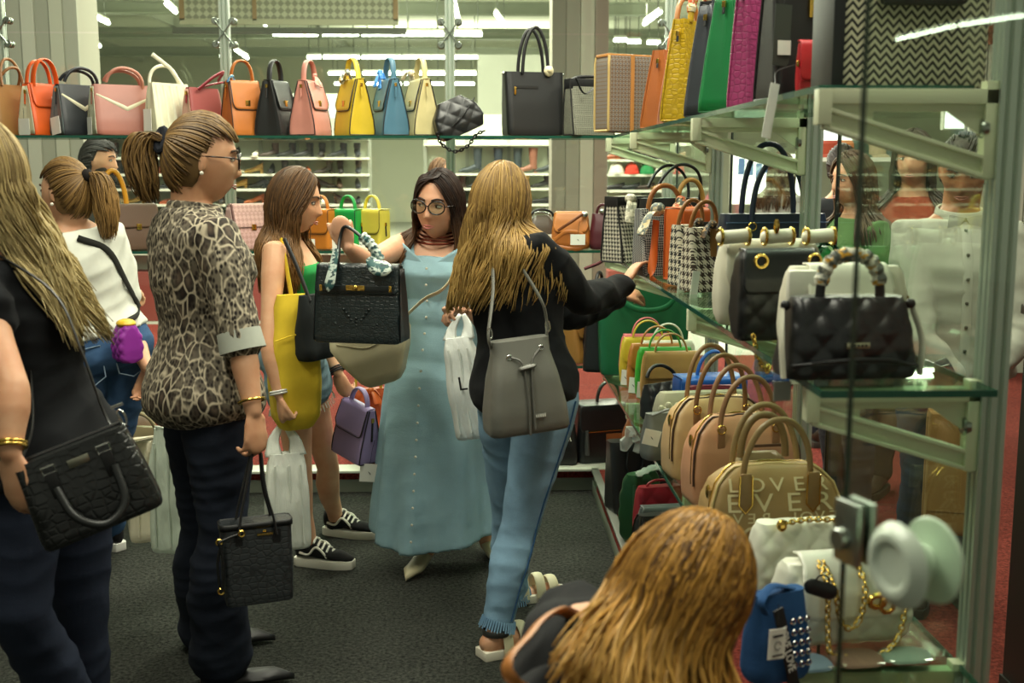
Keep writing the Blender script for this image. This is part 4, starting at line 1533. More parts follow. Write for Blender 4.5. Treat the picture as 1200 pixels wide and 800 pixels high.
def dome(label, px, Y, rz, W, H, D, m, hm, hc, rise=0.15, plate=None):
    s = Bag('dome_bag', label, z3(px, Y), rz, W, H, D, m, DOME, 0.022, bulge=0.006, n=72, rows=24)
    for y, r_, le in ((-0.045, rise, 6), (0.04, rise + 0.012, -4)):
        s.handle(W * 0.5, r_, 0.0075, y, z=H * 0.86, m=hm, sq=2.1, tabs=hm if y < 0 else None, lean=le)
    # zip following the dome
    zp = []
    for i in range(40):
        t = min(1, 0.25 + 0.75 * sin(pi * i / 39) ** 0.7)
        hw, hd = s.half(t)
        sx = -1 if i < 20 else 1
        k = abs(i - 19.5) / 19.5
        zp.append((sx * (hw - 0.002) * min(1, 0.2 + k * 1.2) if t > 0.985 else sx * (hw - 0.001), -hd * 0.86, t * H))
    s.part('edge_piping', MB().tube(zp, 0.0032, 6), plain(hc))
    s.part('zip', MB().tube([(p[0], p[1] + hd * 0 + 0.02, p[2] + 0.002) for p in zp], 0.003, 6), GOLD)
    for sx in (-1, 1):
        hw, hd = s.half(0.72)
        s.part('side_buckle', MB().ball((sx * (hw + 0.004), -0.01, H * 0.72), (0.006, 0.011, 0.018), 9, 7), GOLD)
        s.part('side_tab', MB().box((sx * (hw + 0.002), -0.01, H * 0.6), (0.004, 0.012, 0.035)), hm, bevel=0.002)
    return s


s = dome('beige dome handbag with dark brown edging and tube handles', 836, 3.42, 8, wpx(122, 3.42), 0.245, 0.14, leather((206, 172, 122), 0.36), leather((150, 112, 74)), (70, 50, 36), 0.17)
s = dome('peach pink dome handbag with gold lock in front of the beige one', 866, 3.14, 8, wpx(136, 3.14), 0.25, 0.14, leather((204, 150, 112), 0.36), leather((164, 122, 88)), (74, 52, 40), 0.15)
s.part('lock_charm', MB().box((-0.035, s.front(0.6) - 0.012, 0.17), (0.009, 0.004, 0.011)).box((-0.035, s.front(0.6) - 0.012, 0.14), (0.005, 0.003, 0.014)).ball((-0.035, s.front(0.5) - 0.012, 0.12), 0.006, 8, 6), GOLD)
s.part('zip_pocket', MB().box((0.06, s.front(0.62) - 0.004, 0.172), (0.05, 0.002, 0.004)), plain((94, 66, 46)), bevel=0.001)
s = Bag('round_bag', 'olive taupe half round bag between the peach dome bag and the lettered one', z3(888, 2.90), 6, 0.17, 0.20, 0.09, leather((138, 118, 82)), DOME, 0.02)
s.handle(0.12, 0.11, 0.010, -0.02, m=leather((134, 112, 72)))
s.part('lettered_patch', MB().box((0.02, s.front(0.7) - 0.004, 0.14), (0.05, 0.002, 0.03)), leather((206, 196, 160)), bevel=0.001)
s = dome('tan lettered dome handbag with big cream letters all over and tall tube handles', 899, 2.66, 5, wpx(166, 2.66), 0.235, 0.15, leather((164, 134, 84), 0.5), leather((148, 122, 78)), (190, 166, 110), 0.15)
LT = plain((218, 204, 160), 0.6)
for r_, (zz, line, fl) in enumerate(((0.192, 'LOVER', 0), (0.152, 'EVER', 0), (0.118, 'OVER LOVE', 1), (0.076, 'LOVER', 0), (0.034, 'EVER LOV', 1), (0.005, 'OVER', 0))):
    sz = (0.048, 0.062, 0.034, 0.066, 0.034, 0.05)[r_]
    t = max(0.03, min(0.96, zz / s.H))
    for ci, ch in enumerate(line):
        n = len(line)
        x = (ci - (n - 1) / 2) * (s.half(t)[0] * 1.85 / n)
        if ch == ' ':
            continue
        y = s.front(t, x) - 0.0012
        slope = atan2(s.front(min(1, t + 0.05), x) - s.front(max(0, t - 0.05), x), 0.1 * s.H)
        yaw = -atan2(s.front(t, x + 0.004) - s.front(t, x - 0.004), 0.008) * -1
        M = Matrix.Translation((x, y, zz)) @ Matrix.Rotation(yaw, 4, 'Z') @ Matrix.Rotation(-slope, 4, 'X') @ FRONT
        if fl:
            M = M @ Matrix.Scale(-1, 4, (1, 0, 0))
        text('letter', ch, sz, M @ Matrix.Scale(1.25, 4, (1, 0, 0)), LT, s.t, 0.0006)
for sx in (-1, 1):
    x = sx * s.W * 0.25
    b = MB()
    yy = s.front(0.7, x) - 0.006
    b.prism([(x - 0.013, 0.225), (x + 0.013, 0.225), (x + 0.015, 0.15), (x + 0.008, 0.135), (x - 0.008, 0.135), (x - 0.015, 0.15)], Matrix.Translation((0, yy, 0)), 0.006)
    s.part('handle_base', b, leather((142, 112, 66)), bevel=0.001)
    s.part('handle_edge', MB().tube([(x - 0.015, yy - 0.004, 0.22), (x - 0.016, yy - 0.004, 0.15), (x, yy - 0.004, 0.131), (x + 0.016, yy - 0.004, 0.15), (x + 0.015, yy - 0.004, 0.22)], 0.0022, 6), GOLD)

# white quilted pair with gold chain
WQ = leather((226, 226, 208), 0.38)
s = Bag('quilted_bag', 'white quilted chain bag lying behind the other white one', z3(936, 2.42), 6, wpx(128, 2.42), 0.165, 0.09, WQ, PILLOW, 0.025, quilt=(0.055, 0.006))
s.part('ring', MB().ball((-0.06, -0.04, 0.168), (0.012, 0.01, 0.014), 9, 7), GOLD)
s.chain([(-0.06, -0.04, 0.172), (0, -0.03, 0.175), (0.06, -0.03, 0.172), (0.1, -0.03, 0.16)], 0.014, 0.0028, thread=WQ)
s = Bag('quilted_bag', 'white quilted flap bag with gold chain and black tag, nearest on the lower shelf', z3(983, 2.17), 8, wpx(174, 2.17), 0.165, 0.10, WQ, PILLOW, 0.03, quilt=(0.05, 0.007), bulge=0.006)
s.flap(0.6, leather((230, 230, 214), 0.36), 0.78, 0.035, lift=0.012)
fy = s.front(0.5) - 0.022
s.part('turn_lock', MB().tube([(0.035 + 0.016 * cos(k * pi / 5), fy - 0.006, 0.105 + 0.012 * sin(k * pi / 5)) for k in range(10)], 0.006, 6, closed=True).tube([(0.055 + 0.014 * cos(k * pi / 5), fy - 0.008, 0.098 + 0.016 * sin(k * pi / 5)) for k in range(10)], 0.005, 6, closed=True), GOLD)
s.chain([(-0.065, -0.03, 0.172), (-0.066, fy, 0.14), (-0.066, fy - 0.01, 0.06), (-0.062, fy - 0.02, 0.012), (-0.03, fy - 0.03, 0.006), (0.03, fy - 0.03, 0.006), (0.08, fy - 0.01, 0.03), (0.105, fy + 0.012, 0.085)], 0.0135, 0.003, thread=WQ)
s.chain([(-0.055, -0.03, 0.172), (-0.05, fy, 0.13), (-0.04, fy - 0.006, 0.075), (-0.02, fy - 0.008, 0.055), (0.002, fy - 0.006, 0.075), (0.012, fy, 0.13), (0.014, -0.03, 0.172)], 0.0135, 0.003, thread=WQ)
t = s.part('black_tag', MB().capsule([(-0.105, fy - 0.016, 0.148), (-0.07, fy - 0.02, 0.136)], 0.0155, 14, 0.3, up=(0.3, 0, 1)), plain((24, 24, 24), 0.4))
obj('tag_loop', MB().tube([(-0.085 + 0.013 * cos(k * pi / 6), fy - 0.018, 0.158 + 0.012 * sin(k * pi / 6)) for k in range(12)], 0.0018, 5, closed=True), INK, t)

# folded garments of soft bags under glass at the near end, denim bag
for lab, px, Y, W, H, D, c, rz in (('folded blue grey fabric pouch lying under the white chain bag', 935, 2.04, 0.13, 0.012, 0.08, (96, 116, 126), 10), ('folded brown fabric pouch lying on the lower shelf', 1003, 2.06, 0.10, 0.012, 0.08, (120, 96, 80), 6), ('folded sage fabric pouch lying on the lower shelf', 1060, 2.07, 0.10, 0.012, 0.07, (120, 140, 124), 4)):
    s = Bag('pouch', lab, z3(px, Y), rz, W, H, D, cloth(c), PILLOW, 0.03, wob=0.004)
    s.part('zip', MB().tube([(-W * 0.42, -D * 0.42, H * 0.6), (W * 0.42, -D * 0.42, H * 0.6)], 0.002, 5), SILVER)
DB = denim((34, 66, 106), 1.5)
s = Bag('denim_bag', 'blue denim tote with eyelets and a black lettered strap beside the blonde hair', Vector((0.545, 2.0, Z3 + 0.002)), 24, 0.13, 0.165, 0.08, DB, SLOUCH, 0.03, wob=0.006)
b = MB()
for i in range(3):
    for j in range(5):
        x, z = 0.012 + i * 0.016, 0.035 + j * 0.020
        y = s.front(min(1, z / s.H)) - 0.003
        b.tube([(x + 0.005 * cos(k * pi / 5), y, z + 0.005 * sin(k * pi / 5)) for k in range(10)], 0.0016, 5, closed=True)
s.part('eyelet_row', b, SILVER)['kind'] = 'stuff'
M0 = Matrix.Translation((-0.016, s.front(0.6) - 0.018, 0.075)) @ Matrix.Rotation(radians(-16), 4, 'Y')
st = s.part('letter_strap', MB().box((0, 0, 0), (0.011, 0.002, 0.082), M0), plain((18, 18, 18), 0.6), bevel=0.001)
text('lettering', 'LOVE LOVE', 0.018, M0 @ Matrix.Translation((0, -0.0026, 0.0)) @ FRONT @ Matrix.Rotation(-pi / 2, 4, 'Z') @ Matrix.Scale(1.25, 4, (0, 1, 0)), plain((230, 230, 222), 0.6), st, 0.0005)
s.strap([(-0.05, -0.03, 0.14), (-0.06, -0.03, 0.165), (-0.02, -0.01, 0.18), (0.045, 0, 0.16)], 0.010, 0.004, DB)
o = s.tag((-0.05, -0.066, 0.125), 0.034, 0.056, -6, 2, 0.04, False)
b = MB().box((-0.05, -0.0675, 0.112), (0.011, 0.0005, 0.002)).box((-0.049, -0.0675, 0.076), (0.012, 0.0005, 0.0015))
b.tube([(-0.05 + 0.007 * cos(k * 0.8), -0.0677, 0.094 + 0.008 * sin(k * 0.8)) for k in range(8)], 0.0008, 4)
obj('print', b, INK, o)

# ---------------------------------------------------------------- bags on the red deck
ZP = 0.117
s = Bag('backpack', 'black leather backpack with top handle and side tassel at the deck corner', at(701, 5.56, ZP), 12, wpx(58, 5.56), 0.29, 0.14, leather((24, 25, 26), 0.35), BOX, 0.03)
s.flap(0.45, leather((26, 27, 28), 0.35), 1.0, 0.03)
s.handle(0.12, 0.11, m=BLACK, flat=(0.02, 0.006), dx=0.05)
s.part('zip', MB().tube([(-0.09, s.front(0.5) - 0.008, 0.16), (0.09, s.front(0.5) - 0.008, 0.165)], 0.003, 5), GOLD)
s.part('tassel', MB().tube([(-0.085, s.front(0.4) - 0.012, 0.17), (-0.085, s.front(0.4) - 0.016, 0.05)], [0.008, 0.013], 8), plain((60, 62, 60)))
s.part('cord', MB().tube(catmull([(0.05, -0.085, 0.05), (0.04, -0.1, 0.02), (0.06, -0.1, 0.0), (0.07, -0.09, 0.04)], 4), 0.003, 5), plain((190, 180, 140)))
s.part('brown_trim', MB().box((0.06, s.front(0.4) - 0.006, 0.13), (0.045, 0.004, 0.02)), leather((150, 84, 40)), bevel=0.003)
s = Bag('shoulder_bag', 'black slouchy bag with white tassel next to the blue jeans', at(655, 5.5, ZP), 0, 0.18, 0.20, 0.12, leather((26, 26, 26)), SLOUCH, 0.03)
s.handle(0.1, 0.06, 0.006)
b = MB()
for k in range(9):
    b.tube([(0.03 + RNG.uniform(-0.01, 0.01), -0.07, 0.22), (0.035 + RNG.uniform(-0.025, 0.025), -0.085, 0.13)], 0.003, 4)
s.part('tassel', b, plain((200, 200, 186)))
s = Bag('tote_bag', 'large black tote with plastic wrapped handles on the right red deck', at(748, 4.74, ZP), 14, wpx(80, 4.74), 0.30, 0.15, leather((25, 26, 27), 0.33), TOTE, 0.02)
for sx in (-0.07, 0.05):
    s.strap([(sx, s.front(0.9) - 0.004, 0.26), (sx - 0.01, s.front(0.7) - 0.012, 0.20), (sx + 0.025, s.front(0.6) - 0.014, 0.15), (sx + 0.06, s.front(0.75) - 0.012, 0.21), (sx + 0.065, s.front(0.9) - 0.004, 0.26)], 0.006, 0.003, BLACK, 'handle')
    s.part('plastic_wrap', MB().tube(catmull([(sx - 0.02, -0.05, 0.27), (sx, -0.08, 0.36), (sx + 0.03, -0.07, 0.33), (sx + 0.05, -0.06, 0.26)], 5), [0.016 + 0.008 * (i % 3) for i in range(16)], 9, 0.6), film((226, 230, 226), 0.45))
s.part('front_seam', MB().box((0.0, s.front(0.5) - 0.002, 0.15), (0.001, 0.002, 0.12)), DK)
s = Bag('hobo_bag', 'cognac brown bag peeking out behind the black tote on the deck', at(752, 4.98, ZP), 0, 0.2, 0.35, 0.12, leather((140, 76, 36)), DOME, 0.03)
s.handle(0.1, 0.05, 0.006)
s = Bag('quilted_bag', 'dark green quilted bag wrapped in clear plastic on the right deck', at(750, 4.32, ZP), 40, 0.16, 0.27, 0.10, leather((30, 74, 40), 0.3), PILLOW, 0.02, quilt=(0.07, 0.006))
s.strap([(-0.08, -0.04, 0.24), (-0.1, -0.06, 0.12), (-0.09, -0.07, -0.0)], 0.009, 0.004)
s.part('plastic_wrap', MB().tube(catmull([(-0.06, -0.03, 0.275), (0, -0.05, 0.295), (0.08, -0.02, 0.28)], 5), [0.012, 0.02, 0.016, 0.022, 0.014, 0.02, 0.018, 0.022, 0.014, 0.02, 0.01], 8, 0.5), film((220, 230, 220), 0.4))
s.tag((-0.085, -0.075, 0.05), 0.03, 0.07, 10, 0, 0.03, False)
s = Bag('quilted_bag', 'cherry red quilted bag beside the dark green one on the deck', at(771, 4.18, ZP), 12, wpx(60, 4.2), 0.255, 0.09, leather((156, 26, 44), 0.35), PILLOW, 0.02, quilt=(0.09, 0.006))
s.handle(0.1, 0.03, 0.005)
s = Bag('pouch', 'slate grey soft bag in front of the cherry red quilted one', at(775, 4.04, ZP), 8, wpx(64, 4.0), 0.215, 0.08, leather((96, 102, 102)), PILLOW, 0.02)
s.flap(0.4, None, 0.97, 0.03)
s = Bag('flap_bag', 'black quilted flap bag at the front of the right deck near the blonde head', at(782, 3.9, ZP), 14, wpx(88, 3.9), 0.235, 0.08, leather((24, 25, 26), 0.35), PILLOW, 0.016, quilt=(0.12, 0.005))
s.corner_piping(plain((60, 56, 44)), 0.004)
s.strap([(-0.10, -0.03, 0.22), (-0.13, -0.04, 0.12), (-0.11, -0.05, 0.01)], 0.008, 0.004, BLACK)
s.part('silver_patch', MB().box((0.06, s.front(0.6) - 0.01, 0.16), (0.05, 0.004, 0.04)), plain((150, 160, 156), 0.35), bevel=0.003)

# ============================================================ THE HALL BEHIND THE GLASS: shoe racks, people, clothes
def shoe_mesh(kind, c, c2=None):
    b = MB()
    hs = {'ankle': 0.17, 'tall': 0.26, 'low': 0.075, 'heel': 0.09}[kind]
    heel = 0.05 if kind in ('heel', 'tall', 'ankle') else 0.012
    rs = []
    for i in range(9):
        q = i / 8
        ww = 0.036 * (0.75 + 0.25 * sin(min(1, q * 1.4) * pi / 2)) * (1 if q < 0.75 else 1 - (q - 0.75) * 1.8) * (0.6 if i == 0 else 1)
        ht = lerp(0.085, 0.05, min(1, q * 1.6)) if q < 0.75 else lerp(0.05, 0.02, (q - 0.75) * 4)
        z0 = 0.008 + (heel - 0.012) * max(0, 1 - q * 1.7)
        rs.append([(-0.10 + 0.24 * q, ww * cos(a), z0 + ht * (0.5 + 0.5 * sin(a))) for a in (2 * pi * k / 10 for k in range(10))])
    b.rings(rs)
    if kind in ('ankle', 'tall'):
        b.tube([(-0.06, 0, 0.05), (-0.062, 0, 0.11), (-0.06, 0, hs * 0.7), (-0.062, 0, hs)], [0.04, 0.038, 0.045, 0.05 if kind == 'tall' else 0.043], 10)
    b.box((-0.085, 0, heel / 2), (0.016, 0.022, heel / 2))
    if kind == 'low':
        b.box((0.02, 0, 0.008), (0.125, 0.036, 0.008))
    me = b.mesh('shoe')
    fix_normals(me)
    shade(me, 60)
    me.materials.append(leather(c, 0.5))
    return me


SHOE = {}


def shoe(kind, c, p, rz, label, group, name=None, sc=1.0):
    key = (kind, c)
    if key not in SHOE:
        SHOE[key] = shoe_mesh(kind, c)
    o = link(name or {'ankle': 'ankle_boot', 'tall': 'tall_boot', 'low': 'shoe', 'heel': 'heeled_shoe'}[kind], SHOE[key], None, None, p)
    o.rotation_euler = (0, 0, radians(rz))
    o.scale = (sc, sc, sc)
    tag(o, label, 'shoe', group)
    return o


def rack(label, px0, px1, Y, zs, back=True, ups=4, deep=0.34, z0=0.5):
    x0, x1 = atx(px0, Y, 1.4), atx(px1, Y, 1.4)
    t = thing('shoe_rack', label, 'rack', ((x0 + x1) / 2, Y, 0))
    w = (x1 - x0) / 2
    WH = plain((206, 212, 194), 0.5)
    for z in zs:
        obj('shelf_board', MB().box((0, 0, z - 0.012), (w, deep / 2, 0.012)), WH, t)
    for i in range(ups + 1):
        x = -w + 2 * w * i / ups
        obj('upright', MB().box((x, deep / 2 - 0.02, max(zs) / 2 + 0.1), (0.018, 0.018, max(zs) / 2 + 0.1)), plain((150, 156, 142), 0.4), t)
    if back:
        obj('back_panel', MB().box((0, deep / 2 + 0.012, (max(zs) + 0.3 + z0) / 2), (w, 0.01, (max(zs) + 0.3 - z0) / 2)), plain((190, 196, 176), 0.7), t)
    obj('kick_board', MB().box((0, 0, z0 / 2), (w, deep / 2, z0 / 2)), plain((132, 60, 52), 0.7), t)
    return x0, x1


zl = (1.66, 1.495, 1.345, 1.19, 1.035, 0.88, 0.70)
x0, x1 = rack('long white shoe rack with many rows of boots and shoes behind the girl', 88, 432, 12.0, zl + (1.86,), True, 8)
DARKS = [(30, 30, 32), (44, 42, 42), (36, 40, 44), (28, 28, 30), (60, 44, 36)]
BRIGHT = [(176, 92, 48), (196, 176, 140), (150, 76, 46), (206, 200, 180), (166, 128, 60)]
rd = random.Random(12)
rows = ('top', 'second', 'third', 'fourth', 'fifth', 'sixth', 'lowest')
for ri, z in enumerate(zl):
    n = 17
    dark_k, bright_k = ('ankle', 'ankle') if ri < 2 else ('low', 'low')
    for i in range(n):
        x = lerp(x0 + 0.1, x1 - 0.1, i / (n - 1)) + rd.uniform(-0.02, 0.02)
        if rd.random() < 0.72:
            c, kd, ds = rd.choice(DARKS), ('ankle' if ri < 2 and rd.random() < 0.75 else rd.choice(('low', 'heel'))), 'dark'
        else:
            c, kd, ds = rd.choice(BRIGHT), ('ankle' if ri < 2 and rd.random() < 0.5 else rd.choice(('low', 'heel'))), 'light coloured'
        shoe(kd, c, (x, 11.93, z + 0.001), rd.choice((180, 0, -90, -80, 200)), '%s shoe from left, %s row of the long white shoe rack, %s' % (ORD[i], rows[ri], ds), '%s shoes, %s row of the long rack' % (ds, rows[ri]), sc=0.78 if kd == 'ankle' and ri else 0.85)
zr = (1.50, 1.35, 1.19, 1.0, 0.8)
x0, x1 = rack('white boot rack beside the grey pillar with tall boots on top', 498, 646, 12.0, zr + (1.80,), True, 3)
top_board = zr[0]
for px, c, lab, rz in ((553, (52, 62, 66), 'slate grey tall boot, far left on the boot rack', 180), (577, (44, 54, 62), 'wide dark blue tall boot, second on the boot rack', 180), (600, (52, 64, 66), 'slate tall boot between the dark blue and brown ones', 190), (618, (140, 92, 72), 'brown tall boot on the boot rack', 180), (640, (40, 48, 48), 'black tall boot beside the grey pillar', 180)):
    shoe('tall', c, (atx(px, 11.9, 1.6), 11.9, top_board + 0.001), rz, lab, 'tall boots on the boot rack', sc=0.98)
for ri, z in enumerate(zr[1:]):
    for i in range(6):
        x = lerp(x0 + 0.12, x1 - 0.1, i / 5)
        c = rd.choice(DARKS + [(176, 140, 76)])
        shoe('low' if ri else 'ankle', c, (x, 11.9, z + 0.001), 180, '%s low shoe from the left on the %s row of the boot rack' % (ORD[i], ('second', 'third', 'fourth', 'fifth')[ri]), 'low shoes on the boot rack, row %d' % (ri + 2), sc=0.85)
zs = (1.64, 1.49, 1.33, 1.15, 0.98)
x0, x1 = rack('white rack of hats and shoes right of the grey pillar', 712, 800, 12.0, zs + (1.8,), True, 2)
for ri, z in enumerate(zs):
    for i in range(5):
        x = lerp(x0 + 0.08, x1 - 0.08, i / 4)
        if ri == 1:
            c = [(206, 206, 190), (196, 60, 46), (40, 120, 70), (206, 206, 190), (190, 80, 70)][i]
            lb = ['white knitted hat, left', 'red knitted hat', 'green knitted hat', 'white knitted hat, right', 'rose knitted hat'][i] + ' on the hat row of the far rack'
            b = MB().lathe([(0.0, 0.12), (0.04, 0.11), (0.065, 0.08), (0.075, 0.04), (0.078, 0.0), (0.083, 0.0), (0.083, 0.025), (0.078, 0.028)], Matrix.Identity(4), 14).ball((0, 0, 0.125), 0.02, 7, 5)
            o = obj('knitted_hat', b, cloth(c, 200))
            o.location = (x, 11.9, z)
            tag(o, lb, 'hat', 'hats on the far rack')
        else:
            shoe('low', rd.choice(DARKS + BRIGHT), (x, 11.9, z + 0.001), 180, '%s shoe from the left on the %s row of the far hat rack' % (ORD[i], ORD[ri]), 'shoes on the far hat rack, row %d' % (ri + 1), sc=0.85)

# dark wooden counter end at the far right, outside the stand
t = thing('counter', 'black counter end standing beyond the aluminium post at the far right', 'counter', (atx(1192, 3.2, 0.9) + 0.26, 2.9, 0))
obj('side_board', MB().box((0, 0, 0.57), (0.25, 0.3, 0.57)), plain((20, 20, 19), 0.5), t, bevel=0.004)
obj('top_board', MB().box((0, 0, 1.155), (0.262, 0.312, 0.014)), plain((40, 36, 32), 0.4), t, bevel=0.004)
obj('plinth', MB().box((0, 0, 0.03), (0.256, 0.306, 0.03)), plain((30, 28, 26), 0.6), t)
# beyond the right-hand glass: white plank wall, lit shop front, signs, clothes rails
wl = struct('wall_planks', slab(atx(1140, 8.6, 2.5), atx(1300, 8.6, 2.5), 8.62, 8.66, 0, 3.4), plain((120, 120, 108), 0.8))
x0, x1 = atx(1140, 8.6, 2.5), atx(1300, 8.6, 2.5)
for k in range(9):
    obj('plank', slab(x0 + (x1 - x0) * k / 9 + 0.006, x0 + (x1 - x0) * (k + 1) / 9 - 0.006, 8.58, 8.615, 0.0, 3.38), plain(((206, 206, 192), (192, 194, 180), (212, 212, 200))[k % 3], 0.8), wl)
b = MB().tube([P(1148, 40, 8.5), P(1175, 30, 8.5), P(1215, 14, 8.5)], [0.035, 0.03, 0.03], 7).tube([P(1160, 36, 8.5), P(1161, 52, 8.5)], 0.02, 6)
o = obj('branch_rail', b, plain((120, 66, 40), 0.7))
tag(o, 'brown wooden branch rail fixed on the white plank wall', 'rail')


def panel(label, px0, px1, py0, py1, Y, m, name='light_panel', cat='sign'):
    a, c = P(px0, py1, Y), P(px1, py0, Y)
    t = thing(name, label, cat, ((a.x + c.x) / 2, Y, (a.z + c.z) / 2))
    w, h = (c.x - a.x) / 2, (c.z - a.z) / 2
    obj('face', MB().box((0, -0.03, 0), (w - 0.01, 0.004, h - 0.01)), m, t)
    obj('casing', MB().box((0, 0.01, 0), (w, 0.035, h)), plain((150, 154, 140), 0.5), t)
    obj('hanger', MB().box((0, 0.02, h + (4.75 - t.location.z - h) / 2), (0.01, 0.01, (4.75 - t.location.z - h) / 2)), plain((110, 114, 104), 0.5), t)
    return t


panel('bright lit white panel between the aluminium post and the dark sign', 962, 1001, 128, 182, 10.5, emit((246, 255, 244), 1.5))
panel('bright lit white panel above the head of the man in the grey shirt', 1104, 1162, 112, 152, 10.0, emit((246, 255, 244), 1.8))
t = panel('dark hanging sign with white letters near the glass stand', 1000, 1036, 148, 178, 9.5, plain((32, 28, 26), 0.5), 'hanging_sign')
text('lettering', 'VRO/', 0.15, Matrix.Translation((-0.01, -0.036, 0.0)) @ FRONT @ Matrix.Scale(0.8, 4, (1, 0, 0)), plain((214, 214, 204), 0.5), t, 0.001)
t = panel('lit white and blue shop board seen past the upright post', 855, 940, 180, 240, 14.5, emit((238, 246, 240), 1.1), 'shop_board')
for k in range(7):
    obj('blue_print', MB().box((-0.32 + 0.11 * k, -0.036, 0.16 - 0.03 * (k % 3)), (0.04, 0.002, 0.10 - 0.02 * (k % 2))), plain((58, 96, 150), 0.6), t)
GARM = [(120, 84, 56), (60, 52, 46), (168, 150, 120), (90, 100, 96), (190, 184, 160), (110, 60, 50), (48, 46, 48), (150, 128, 96)]
rt = thing('clothes_rail', 'long clothes rail beyond the glass wall, under a white hat shelf', 'rail', (0, 0, 0))
a, c = P(940, 236, 6.9), P(1090, 236, 6.9)
obj('rail_bar', MB().tube([a, c], 0.014, 8), SILVER, rt)
for p in (a, c):
    obj('rail_leg', MB().tube([Vector((p.x, p.y, P(1000, 187, 6.9).z)), Vector((p.x, p.y, 0))], 0.014, 8), SILVER, rt)
hz = P(1000, 187, 6.9).z
obj('hat_shelf', MB().box(((a.x + c.x) / 2, 6.9, hz), ((c.x - a.x) / 2 + 0.05, 0.15, 0.012)), plain((222, 226, 212), 0.4), rt)


def garment(x, Y, z, c, L, lab, grp, rz=88):
    t = thing('hanging_garment', lab, 'garment', (x, Y, z), rz, grp)
    rs = [[(w_ * cos(a), d_ * sin(a) * (1 + 0.2 * sin(5 * a)), zz) for a in (2 * pi * k / 18 for k in range(18))] for w_, d_, zz in ((0.05, 0.012, -0.05), (0.15, 0.018, -0.09), (0.19, 0.024, -0.16), (0.18, 0.024, -0.4), (0.2, 0.026, -L))]
    obj('cloth', MB().rings(rs), cloth(c), t)
    obj('hook', MB().tube(catmull([(0, 0, -0.05), (0, 0, -0.01), (0.012, 0, 0.016), (0.0, 0, 0.028), (-0.014, 0, 0.016)], 4), 0.003, 5), SILVER, t)


rd = random.Random(3)
CN = ('brown', 'dark brown', 'beige', 'grey green', 'cream', 'maroon', 'black', 'sand')
for k in range(12):
    q = k / 11
    i = k % 8
    garment(lerp(a.x, c.x, q), 6.9, a.z - 0.02, GARM[i], 0.75 + 0.1 * (k % 3), '%s garment, %s from the left on the clothes rail beyond the glass' % (CN[i], ORD[k]), 'garments on the rail')
for k, (px, cc, nm) in enumerate(((972, (150, 66, 46), 'rust felt hat'), (988, (190, 120, 70), 'tan felt hat'), (1004, (70, 90, 76), 'dark green felt hat'), (1024, (176, 160, 130), 'beige felt hat'), (1044, (84, 96, 92), 'grey felt hat'))):
    o = obj('felt_hat', MB().lathe([(0, 0.10), (0.05, 0.10), (0.075, 0.08), (0.08, 0.02), (0.13, 0.01), (0.135, 0.0), (0.08, 0.0)], Matrix.Identity(4), 18), cloth(cc, 300))
    o.location = Vector((P(px, 187, 6.9).x, 6.9, hz + 0.0125))
    tag(o, nm + ' on the white hat shelf beyond the glass', 'hat', 'felt hats')

# ============================================================ PEOPLE
# a figure is laid out as a skeleton of joints in the room; skin and clothes are grown round it as closed lofts,
# fused by a voxel remesh into one continuous surface each
def fuse(name, mb, voxel, m, off, parent, smooth=4, wrinkle=None, seed=0):
    me = mb.mesh(name, off)
    fix_normals(me)
    o = bpy.data.objects.new(name, me)
    C.objects.link(o)
    r = o.modifiers.new('r', 'REMESH')
    r.mode = 'VOXEL'
    r.voxel_size = voxel
    sm = o.modifiers.new('s', 'SMOOTH')
    sm.factor, sm.iterations = 0.5, smooth
    bpy.context.view_layer.update()
    me2 = bpy.data.meshes.new_from_object(o.evaluated_get(bpy.context.evaluated_depsgraph_get()))
    bpy.data.objects.remove(o)
    me2.name = name
    if wrinkle:
        amp, sc = wrinkle[0], wrinkle[1]
        n = len(me2.vertices)
        co = np.empty(n * 3)
        me2.vertices.foreach_get('co', co)
        no = np.empty(n * 3)
        me2.vertex_normals.foreach_get('vector', no)
        co, no = co.reshape(-1, 3), no.reshape(-1, 3)
        q = co * np.array(sc) + seed * 7.3
        # warped ridged waves in several directions stand for soft folds; they come and go over the cloth
        rg = np.random.default_rng(int(seed) + 5)
        w = np.zeros(n)
        for k in range(6):
            d1, d2 = rg.normal(size=3), rg.normal(size=3)
            d1[2] *= 1.3
            x = q @ d1 * 2.8 + 2.4 * np.sin(q @ d2 * 1.1 + rg.uniform(0, 6)) + rg.uniform(0, 6)
            mask = np.clip(0.5 + 0.9 * np.sin(q @ d2[::-1] * 0.6 + rg.uniform(0, 6)), 0, 1)
            w += mask * (1 - 1.6 * np.abs(np.sin(x * 0.5)))
        w *= 0.5
        co += no * (w * amp + amp * 0.9)[:, None]
        me2.vertices.foreach_set('co', co.ravel())
        me2.update()
    me2.materials.clear()
    shade(me2, 180)
    return link(name, me2, m, parent)


FEM = [(-0.13, .05, .06, 0), (-0.07, .145, .105, -.005), (0.0, .172, .122, -.01), (.08, .174, .122, -.012), (.2, .158, .108, -.004), (.34, .132, .094, .004), (.46, .130, .096, .006), (.58, .142, .110, .014), (.68, .150, .124, .022), (.78, .158, .108, .010), (.88, .166, .086, -.004), (.95, .130, .070, -.008), (1.0, .075, .060, -.004), (1.05, .055, .055, .0)]
MALE = [(-0.13, .05, .06, 0), (-0.07, .145, .105, 0), (0.0, .168, .120, 0), (.1, .166, .118, 0), (.24, .160, .118, .01), (.4, .162, .122, .016), (.55, .172, .122, .014), (.68, .184, .122, .012), (.78, .190, .112, .004), (.88, .195, .092, -.004), (.95, .150, .074, -.008), (1.0, .082, .066, -.004), (1.05, .062, .062, 0)]


